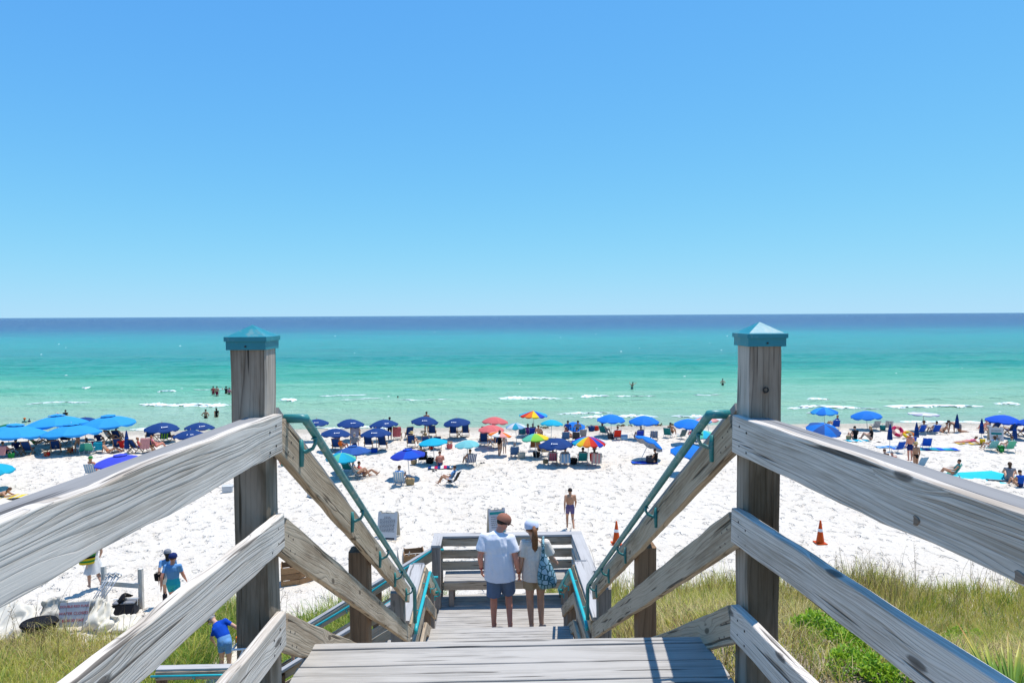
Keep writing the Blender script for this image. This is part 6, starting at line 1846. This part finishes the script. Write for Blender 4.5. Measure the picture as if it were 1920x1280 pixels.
# ---- people in the water
for lab, key, xy, dep, rz, kw in (
    ("swimmer in dark top standing shoulder deep, upper left", "stand", (-43.81, 66.36), -1.15, .2, dict(skin=0, top='black', bottom='black', hair='dark')),
    ("swimmer in a pale hat above the sky blue umbrella", "stand", (-43.7, 64.99), -1.25, 0, dict(skin=1, top='black', bottom='black', hair='dark', hat=('hat', 'cream'))),
    ("swimmer with orange cap, head and shoulders out of the water", "stand", (-44.93, 62.19), -1.32, 0, dict(skin=1, top='teal', bottom='black', hair='brown', hat=('cap', 'orange'))),
    ("small swimmer right of the orange capped one", "child", (-44.69, 62.48), -.75, 0, dict(skin=1, top='navy', bottom='black', hair='dark')),
    ("wader in dark red trunks left of the left newel", "stand", (-34.63, 80.71), -.40, 0, dict(skin=2, bottom='crimson', hair='dark', long_legs=True)),
    ("wader half behind the one in dark red trunks", "stand", (-35.34, 81.29), -.45, .3, dict(skin=1, top='coral', bottom='crimson', hair='dark')),
    ("wader in black shirt waving an arm beside the left newel", "wave", (-34.63, 83.42), -.75, 0, dict(skin=1, top='black', bottom='black', hair='dark', hat=('cap', 'black'))),
    ("wader in pink next to the left newel", "stand", (-33.52, 81.7), -.70, 0, dict(skin=2, top='pink', bottom='green', hair='brown')),
    ("wader with hands on hips in dark trunks", "hips", (-28.5, 63.71), -.85, 0, dict(skin=1, bottom='black', hair='dark')),
    ("wader in black bikini right of the one with hands on hips", "walk_f", (-27.72, 64.33), -.82, .8, dict(skin=1, top='black', bottom='black', hair='dark')),
    ("lone swimmer's head far out in the middle of the sea", "stand", (-11.67, 77.57), -1.42, 0, dict(skin=0, bottom='black', hair='dark')),
    ("wader flinging an arm out far from shore", "throw", (18.58, 85.45), -.80, 0, dict(skin=1, bottom='teal', hair='dark')),
    ("wader far out just left of the right newel", "hips", (32.22, 89.02), -.82, 0, dict(skin=0, bottom='black', hair='dark')),
):
    person(lab, key, xy[0], xy[1], rz, z=dep, group="bathers in the sea", **kw)

# ------------------------------------------------------------------ small things on the beach
tote("red bag on the crossed leg table", *(-30.11, 43.58), 'red', 1.0)
tote("green bag beside the pink towel chair", *(-32.16, 43.17), 'kelly', 1.1)
tote("red and white striped bag by the umbrella pole on the left", *(-29.37, 44.82), 'red', 1.0)
tote("round pink beach bag in the shade on the left", *(-29.35, 47.45), 'crimson', 1.1)
tote("tan bag at the tanned person's feet", *(-5.06, 39.66), 'tan', 1.0)
tote("black bag left of the sunburnt man", *(-4.08, 39.76), 'black', 1.3)
tote("wicker beach basket under the bright blue umbrella", *(-4.61, 34.39), 'tan', 1.25, 0, 'brown', "wicker_basket")
tote("red bag below the flat turquoise umbrella", *(-4.43, 44.5), 'red', 1.0)
tote("pink straw bag on the crossed leg table", *(-3.18, 44.62), 'coral', 1.1)
tote("black bags heap under the front navy umbrella", *(2.7, 41.34), 'black', 1.2)
tote("black backpack between the orange and teal chairs", *(4.83, 39.11), 'black', 1.3)
tote("beige bag right of the blue low chair", *(1.71, 41.06), 'cream', 1.3)
tote("small beige bag left of the grey front chair", *(3.13, 39.36), 'tan', .9)
tote("blue bag standing alone in the far row", *(8.02, 52.5), 'navy', 1.4)
tote("red and black bag next to the lone blue bag", *(8.48, 52.91), 'red', 1.3)
tote("dark striped bag left of the red far row chair", *(8.84, 48.05), 'char', 1.5)
tote("grey bag beside the woman in black bikini", *(9.65, 39.15), 'char', 1.5)
tote("teal bag between the white folding chairs", *(31.79, 51.21), 'teal', 1.3)
tote("straw bag left of the aqua towel", *(26.33, 46.57), 'tan', 1.0)
tote("yellow bag beside the lying woman", *(34.8, 44.36), 'yellow', 1.0)
tote("green bag between the pale green chairs", *(33.78, 41.48), 'kelly', 1.3)
cooler("small blue cooler between two navy chairs", *(-8.23, 43.58), 'royal', .1, .9, 'mid')
cooler("blue and white cooler beside the red far row chair", *(9.75, 47.72), 'ltblue', .0, 1.1, 'denim')
cooler("white cooler on the sand left of the left newel", *(-13.95, 33.42), 'white', .2, 1.05, 'white')
cooler("white cooler behind the left handrail", *(-9.29, 32.34), 'white', -.2, .9, 'grey')
cooler("white cooler under the royal blue umbrella behind the left rail", *(-22.94, 38.44), 'white', .1, 1.2, 'white')
towel("aqua towel under the woman in black swimsuit", *(26.67, 46.05), .9, 1.7, ['aqua', 'turq', 'white'], .05)
towel("blue towel at the foot of the tilted umbrella", *(9.3, 39.32), .8, 1.6, ['royal', 'cobalt'], -.05)
towel("yellow towel of the lying woman", *(33.79, 44.42), .8, 1.8, ['yellow', 'cream'], .0)
towel("long aqua towel spread right of the blue chairs", *(30.14, 42.44), .9, 2.6, ['aqua', 'royal', 'turq'], -.12)
towel("yellow towel at the left picture edge", *(-24.66, 33.02), .8, 1.5, ['yellow', 'cream'], .05)
towel("light blue towel behind the furled umbrella in front", *(27.58, 43.37), .8, 2.2, ['ltblue', 'bright'], .02)
towel("grey mat beside the stretched canopy", *(27.76, 34.12), 1.0, 1.7, ['grey'], -.1)
towel("patterned towel under the sunburnt man", *(-3.32, 38.66), .8, 1.5, ['navy', 'white', 'crimson'], .05)
def ring_float(label, x, y, R, r, mats, tilt):
    mb = MB(); n, k = 20, 8
    vs = [((R + r * math.cos(b_)) * math.cos(a), (R + r * math.cos(b_)) * math.sin(a), r * math.sin(b_)) for a in np.arange(n) * 2 * np.pi / n for b_ in np.arange(k) * 2 * np.pi / k]
    for i in range(n):
        mb.add([vs[((i + di) % n) * k + q] for di in (0, 1) for q in range(k)], [(q, (q + 1) % k, k + (q + 1) % k, k + q) for q in range(k)], (i // 3) % len(mats))
    o = mb.build("swim_ring", [FAB[m] for m in mats], None, Matrix.Translation((x, y, gz(x, y) + R * math.sin(abs(tilt)) + r)) @ Matrix.Rotation(tilt, 4, 'X'), True)
    tag(o, label, "swim ring")
ring_float("pink swim ring leaning among the beach chairs", *(30.85, 47.82), .33, .13, ['crimson', 'pink'], 1.0)
ring_float("orange and yellow swim ring lying on the sand", *(31.06, 46.75), .36, .11, ['orange', 'yellow'], .45)
mb = MB().ball((0, 0, .12), .12, 12)
thing1("beach_ball", "green ball between the pale green chairs", "ball", *(33.57, 41.13), mb, FAB['kelly'], 0, None, 0, True)
# seaweed wrack at the waterline
V = []; Fq = []
sw = MB()
for (xa, xb, ya) in [(11.09, 12.96, 56.58), (13.78, 15.98, 56.8), (3.83, 4.76, 55.34), (7.41, 8.58, 55.95), (-1.03, -0.43, 54.41), (15.98, 17.29, 56.55)]:
    for q in range(int((xb - xa) * 9)):
        x = random.uniform(xa, xb); y = ya + random.gauss(0, .35); z = float(ground_z(x, y)) + .03
        a = random.uniform(0, 3.1)
        sw.tube([(x, y, z), (x + .2 * math.cos(a), y + .1 * math.sin(a), z + .07), (x + .42 * math.cos(a), y + .2 * math.sin(a), z - .01)], [.03, .05, .02], 4)
o = sw.build("seaweed", plain("seaweed_brown", (0.11, 0.075, 0.03, 1), .8, .3)); tag(o, "brown seaweed washed up along the waterline", "seaweed", kind="stuff")
# sandals and odds near people
for lab, p, c in (("dark sandals near the striped chair shadow", (-0.78, 39.73), 'char'), ("dark sandals on the sand near the sunburnt man", (-2.82, 38.93), 'char'), ("dark sandals beside the blonde woman", (27.81, 45.24), 'char'), ("dark sandals behind the left umbrella pair", (-3.6, 37.81), 'char')):
    mb = MB()
    for s in (-1, 1):
        mb.box((s * .09, s * .03, .015), (.10, .27, .025)); mb.tube([(s * .09 - .04, s * .03 + .03, .02), (s * .09, s * .03 + .05, .06), (s * .09 + .04, s * .03 + .03, .02)], .012, 5)
    thing1("sandals", lab, "sandals", *p, mb, FAB[c], .3)

# ---- folding A-frame signs
def text_obj(name, txt, size, mat, M, parent, align='CENTER'):
    cu = bpy.data.curves.new(name, 'FONT'); cu.body = txt; cu.size = size; cu.align_x = align; cu.align_y = 'CENTER'; cu.extrude = 0.001
    cu.materials.append(mat)
    t_ = bpy.data.objects.new("t", cu); COL.objects.link(t_)
    me = bpy.data.meshes.new_from_object(t_.evaluated_get(bpy.context.evaluated_depsgraph_get()))
    bpy.data.objects.remove(t_); bpy.data.curves.remove(cu)
    return mesh_obj(name, me, M, parent)
def aframe(label, x, y, rz, w, h, face, bands, rows, back='cream'):
    root = empty("folding_sign", (x, y, gz(x, y)), None, rz); tag(root, label, "sign")
    base = WM[root.name]
    tilt = .22
    Mf = base @ Matrix.Translation((0, -.30, 0)) @ Matrix.Rotation(-tilt, 4, 'X')
    Mk = base @ Matrix.Translation((0, .30, 0)) @ Matrix.Rotation(tilt, 4, 'X')
    for nm, M, col in (("front_panel", Mf, face), ("rear_panel", Mk, back)):
        mb = MB().box((0, 0, h * .47), (w, .035, h * .94))
        for s in (-1, 1): mb.box((s * w * .42, 0, h * .97), (w * .14, .034, h * .06))
        mb.tube([(-w * .11, 0, h * .93), (-w * .11, 0, h), (w * .11, 0, h), (w * .11, 0, h * .93)], .012, 6)
        mb.build(nm, FAB[col], root, M)
    for (z0, z1, w0, col) in bands:
        MB().box((0, -.0205, (z0 + z1) / 2 * h), (w0 * w, .004, (z1 - z0) * h)).build("printed_band", FAB[col], root, Mf)
    for (zc, segs) in rows:
        mb = MB()
        for (u0, u1) in segs:
            mb.box(((u0 + u1) / 2 * w, -.0235, zc * h), ((u1 - u0) * w, .002, .016 * h))
        mb.build("printed_line", FAB['char'], root, Mf)
    MB().box((0, -.019, .05 * h), (w * .8, .006, .06 * h)).build("foot_slot", FAB['char'], root, Mf)
    return root
def rowset(z0, z1, n, mx=.40, seed=0):
    R = random.Random(seed); out = []
    for i in range(n):
        z = z0 + (z1 - z0) * i / max(1, n - 1); u = -mx; segs = []
        while u < mx - .05:
            l = R.uniform(.04, .13); segs.append((u, min(mx, u + l))); u += l + .022
        out.append((z, segs))
    return out
aframe("grey folding sign covered in small print standing on the open sand", -4.38, 25.90, -.13, .80, 1.10, 'white', [], rowset(.82, .77, 2, .18, 1) + rowset(.72, .30, 10, .40, 2))
aframe("folding sign with teal heading behind the man's head", 0.01, 25.96, .22, .70, 1.15, 'silver', [(.80, .89, .86, 'teal'), (.10, .24, .86, 'teal'), (.36, .37, .7, 'char')], rowset(.72, .45, 5, .36, 3))
aframe("white folding sign with a teal band near the royal blue umbrella", 36.54, 45.37, -.35, .85, 1.05, 'white', [(.46, .62, .78, 'teal')], rowset(.80, .70, 3, .36, 4) + rowset(.36, .18, 4, .36, 5))

# ---- traffic cones
def cone(label, x, y):
    root = empty("traffic_cone", (x, y, gz(x, y))); tag(root, label, "cone", "orange traffic cones on the sand")
    B_ = WM[root.name]
    m_or = FAB['cone'] if 'cone' in FAB else fab('cone', 236, 92, 24, .5)
    MB().box((0, 0, .02), (.40, .40, .04)).build("base", m_or, root, B_)
    MB().lathe([(.155, .04), (.03, .90), (.022, .91), (.001, .91)], 18).build("body", m_or, root, B_, True)
    MB().lathe([(.0975, .48), (.0815, .59)], 18).build("white_collar", m_white, root, B_, True)
cone("orange cone with white collar seen between the right rails", *(12.72, 24.44))
cone("orange cone leaning out behind the right handrail", *(4.73, 24.74))

# ---- stretched turquoise canopy at the right edge
root = empty("beach_canopy", (25.5, 31.81, 0.95)); tag(root, "stretched turquoise fabric canopy at the right picture edge", "canopy")
cx, cy = WM[root.name].translation.x, WM[root.name].translation.y
g = []
for i in range(15):
    u = i / 14
    row = []
    for j in range(11):
        v = j / 10
        A, Bq, Cq, D_, E_, Fq_ = (Vector(q) for q in [(25.47, 35.2, 0.96), (27.68, 34.6, 1.23), (29.49, 34.0, 0.77), (25.26, 34.9, 0.95), (26.01, 32.6, 0.78), (27.94, 32.2, 0.78)])
        top_ = A.lerp(Bq, min(1, u * 2)) if u < .5 else Bq.lerp(Cq, (u - .5) * 2)
        bot_ = D_.lerp(E_, min(1, u * 2)) if u < .5 else E_.lerp(Fq_, (u - .5) * 2)
        p = top_.lerp(bot_, v)
        p.z -= .16 * math.sin(math.pi * v) * math.sin(math.pi * u) + .025 * math.sin(v * 15 + u * 4)
        row.append(p)
    g.append(row)
o = MB().sheet(g).build("fabric", fab('canopy', 40, 214, 226), root, None, True)
sd_ = o.modifiers.new("t", 'SOLIDIFY'); sd_.thickness = .006
for p in (Bq, E_, A, Cq):
    MB().tube([(p[0], p[1], gz(p[0], p[1]) - .1), p], .016, 6).build("pole", m_pole, root)
MB().tube([E_, (E_.x + .25, E_.y - .7, gz(cx, cy) + .02)], .006, 4).build("guy_line", m_pole, root)

# ---- left: tarp heap, board, bins, posts
m_tarp = plain("cream_tarp", (0.62, 0.57, 0.47, 1), .8, .10, 3.0, .2, fold=.03)
def tarp(name, label, pts0, pts1, rows, seed, bulge=.25):
    n = 60; g = []
    for i in range(rows):
        v = i / (rows - 1); row = []
        for j in range(n):
            u = j / (n - 1)
            a = Vector((np.interp(u, [p[0] for p in pts0], [p[1] for p in pts0]), np.interp(u, [p[0] for p in pts0], [p[2] for p in pts0]), np.interp(u, [p[0] for p in pts0], [p[3] for p in pts0])))
            b_ = Vector((np.interp(u, [p[0] for p in pts1], [p[1] for p in pts1]), np.interp(u, [p[0] for p in pts1], [p[2] for p in pts1]), np.interp(u, [p[0] for p in pts1], [p[3] for p in pts1])))
            p = a.lerp(b_, v)
            f = abs(float(vnoise(u * 9 + seed + v * 2, v * 1.5, seed)) - .5) * 2 - .5; f2 = abs(float(vnoise(u * 17 - v * 3, v * 4 + seed, seed + 1)) - .5) * 2 - .5
            p.y -= bulge * math.sin(math.pi * v) * (.5 + f) + .22 * f; p.z += .16 * f * (1 - abs(2 * v - 1)) + .07 * f2; p.x += .10 * f2
            row.append(p)
        g.append(row)
    o = MB().sheet(g).build(name, m_tarp, None, None, True)
    sd_ = o.modifiers.new("t", 'SOLIDIFY'); sd_.thickness = .01
    tag(o, label, "tarp")
gl = 1.05
tarp("tarp", "cream tarp wall stretched along the sand behind the grass on the left",
     [(0, -13.45, 19.0, gl + .60), (.2, -13.0, 19.0, gl + .66), (.5, -12.5, 19.0, gl + .56), (.8, -11.95, 19.0, gl + .64), (1, -11.75, 19.0, gl + .62)],
     [(0, -13.5, 18.75, gl - .05), (1, -11.6, 18.75, gl - .05)], 12, 81, .05)
tarp("tarp", "crumpled white tarp spilling towards the left picture edge",
     [(0, -16.2, 19.3, gl + .50), (.35, -14.9, 19.0, gl + .35), (.7, -14.1, 18.9, gl + .62), (1, -13.4, 18.8, gl + .55)], [(0, -16.0, 17.6, gl + .05), (.5, -14.4, 17.6, gl + .05), (1, -13.0, 17.9, gl + .02)], 16, 85, .10)
tarp("tarp", "bunched cream tarp end beside the dark cooler",
     [(0, -11.8, 18.95, gl + .72), (.4, -11.45, 18.7, gl + .62), (.75, -11.0, 18.7, gl + .25), (1, -10.5, 18.9, gl + .12)], [(0, -11.85, 18.3, gl + .0), (.5, -11.2, 18.1, gl + .0), (1, -10.3, 18.2, gl + .0)], 14, 91, .22)
# red lettered board
root = empty("warning_board", (-12.15, 18.30, gl), None, .10); tag(root, "white board with red lettering leaning on the tarp", "sign")
Bm = WM[root.name] @ Matrix.Translation((0, 0, .10)) @ Matrix.Rotation(-.30, 4, 'X')
MB().box((0, 0, .36), (.78, .02, .66)).build("board", FAB['silver'], root, Bm)
m_redtxt = plain("red_lettering", (0.42, 0.03, 0.03, 1), .7)
for i, t in enumerate(("DOUBLE RED FLAG", "WATER CLOSED", "$500.00 FINE")):
    text_obj("lettering", t, .090 if i == 0 else .105, m_redtxt, Bm @ Matrix.Translation((0, -.013, .58 - .19 * i)) @ Matrix.Rotation(math.pi / 2, 4, 'X'), root)
# bin
root = empty("bin", (-12.85, 18.0, gl)); tag(root, "round grey bin with a black liner in front of the tarp", "bin")
Bm = WM[root.name]
MB().lathe([(.30, 0), (.36, .42), (.35, .43), (.28, .02)], 20, sx=1.25).build("tub", FAB['char'], root, Bm, True)
MB().lathe([(.37, .43), (.39, .40), (.36, .46), (.15, .38), (.01, .36)], 20, sx=1.25).build("liner", FAB['black'], root, Bm, True)
# post and rail frame
root = empty("post_frame", (-11.65, 19.9, gl)); tag(root, "pair of pale wooden posts joined by a crossbar on the sand", "posts")
w_pale = wood("pale_post_wood", (0.66, 0.62, 0.55, 1), (0.50, 0.46, 0.40, 1), (0.20, 0.17, 0.14, 1), lines=6.0, knots=.3)
P0, P1 = (-12.25, 20.0), (-10.98, 19.75)
for p in (P0, P1):
    board("post", (*p, gl - .3), (*p, gl + 1.22), .125, .125, w_pale, root, (1, 0, 0), rough=.003)
board("crossbar", (P0[0] + .0, P0[1] - .09, gl + .72), (P1[0], P1[1] - .09, gl + .72), .15, .04, w_pale, root, rough=.003)
# cooler with black cloth
cooler("dark blue grey cooler standing by the pale posts", -11.22, 19.35, 'char', .1, 1.30, 'grey')
mb = MB()
gq = []
for i in range(9):
    row = []
    for j in range(9):
        u, v = i / 8, j / 8
        row.append(Vector((-11.72 + .55 * u, 19.40 + .5 * (v - .5), gl + .56 - .50 * (1 - u) ** 2 + .05 * math.sin(7 * u + 5 * v) - .12 * (2 * v - 1) ** 2)))
    gq.append(row)
o = MB().sheet(gq).build("black_cloth", FAB['black'], None, None, True); sd_ = o.modifiers.new("t", 'SOLIDIFY'); sd_.thickness = .03
tag(o, "black cloth thrown over the dark cooler by the posts", "cloth")
# bundle of umbrella anchors
root = empty("anchor_poles", (-12.2, 19.4, gl)); tag(root, "bundle of steel poles with ring ends leaning on a pale post", "poles")
for q in range(5):
    a = Vector((-12.45 + .07 * q, 19.3, gl + .05)); b_ = Vector((-11.98 + .09 * q, 19.72, gl + .98 + .03 * (q % 2)))
    MB().tube([a, b_], .016, 6).build("pole", m_alu, root, None, True)
    d = (b_ - a).normalized()
    pts = [b_ + Vector((.08 * math.cos(t), 0, .06 * math.sin(t) + .05)) for t in np.linspace(0, 6.28, 11)]
    MB().tube(pts, .015, 5, close=False).build("ring", m_alu, root, None, True)
# tote of the striding woman and bag of the capped woman
root = empty("tote_bag", (-13.42, 21.05, gl + .90)); tag(root, "yellow and green striped tote carried by the striding woman", "bag")
mb = MB()
for q, mi in enumerate((0, 1, 0, 2, 1, 0)):
    r = .215 + .010 * q
    mb.lathe([(r, q * .065), (r + .012, q * .065 + .065)], 18, mi, sy=.5)
mb.lathe([(.215, 0), (.01, -.01)], 18, 2, sy=.5)
mb.build("sack", [FAB['yellow'], FAB['kelly'], FAB['black']], root, WM[root.name] @ Matrix.Rotation(.3, 4, 'Z'), True)
MB().tube([(-13.6, 21.0, gl + 1.27), (-13.5, 21.05, gl + 1.46), (-13.32, 21.05, gl + 1.46), (-13.24, 21.02, gl + 1.27)], .018, 6).build("strap", FAB['black'], root)
tote("black bag hanging at the capped woman's side", -10.42, 19.75, 'black', .75, .2, 'black', "shoulder_bag").location.z += .85
tote("yellow striped bag at the bending man's hip", -6.30, 15.72, 'orange', .9, .2, 'black', "shoulder_bag").location.z += .80
# flip flops in hand
mb = MB().box((0, 0, 0), (.05, .10, .26)).box((.06, .01, -.02), (.03, .10, .26)).tube([(0, .05, .13), (.03, .0, .2), (.06, .05, .13)], .01, 5)
thing1("flip_flops", "dark flip flops held by the man in light blue", "shoes", -9.98, 19.15, mb, FAB['char'], .2, None, .55)
# brown wooden crates behind the stairs
def crate(label, x, y, s, rz, dz=0.0):
    root = empty("wooden_crate", (x, y, gz(x, y) + dz), None, rz); tag(root, label, "crate", "brown wooden crates on the sand behind the stairs")
    Bm = WM[root.name]
    for side in range(4):
        R = Matrix.Rotation(side * math.pi / 2, 4, 'Z')
        for q in range(3):
            MB().box((0, s * .5, .11 + .21 * q), (s, .025, .185)).build("slat", m_slat, root, Bm @ R)
    for sx in (-1, 1):
        for sy in (-1, 1):
            MB().box((sx * s * .46, sy * s * .46, .33), (.05, .05, .66)).build("corner_post", m_slat, root, Bm)
crate("brown slatted wooden crate seen between the left rails", *(-6.94, 21.48), .62, .3)
crate("brown slatted crate right of the first one between the left rails", *(-6.63, 21.64), .55, .9)
crate("brown wooden crate behind the side steps handrail", *(-2.94, 22.52), .70, .2)
g = empty("driftwood", (-3.20, 22.43, 1.05)); tag(g, "pale driftwood branches beside the brown crate", "driftwood")
for q in range(4):
    c = WM[g.name].translation
    a = Vector((c.x + .12 * q - .2, c.y, 1.0)); MB().tube([a, a + Vector((.05 * q - .1, .1, .4)), a + Vector((.1 * q - .12, .05, .85 - .1 * q))], [.05, .04, .015], 6).build("branch", w_pale, g, None, True)
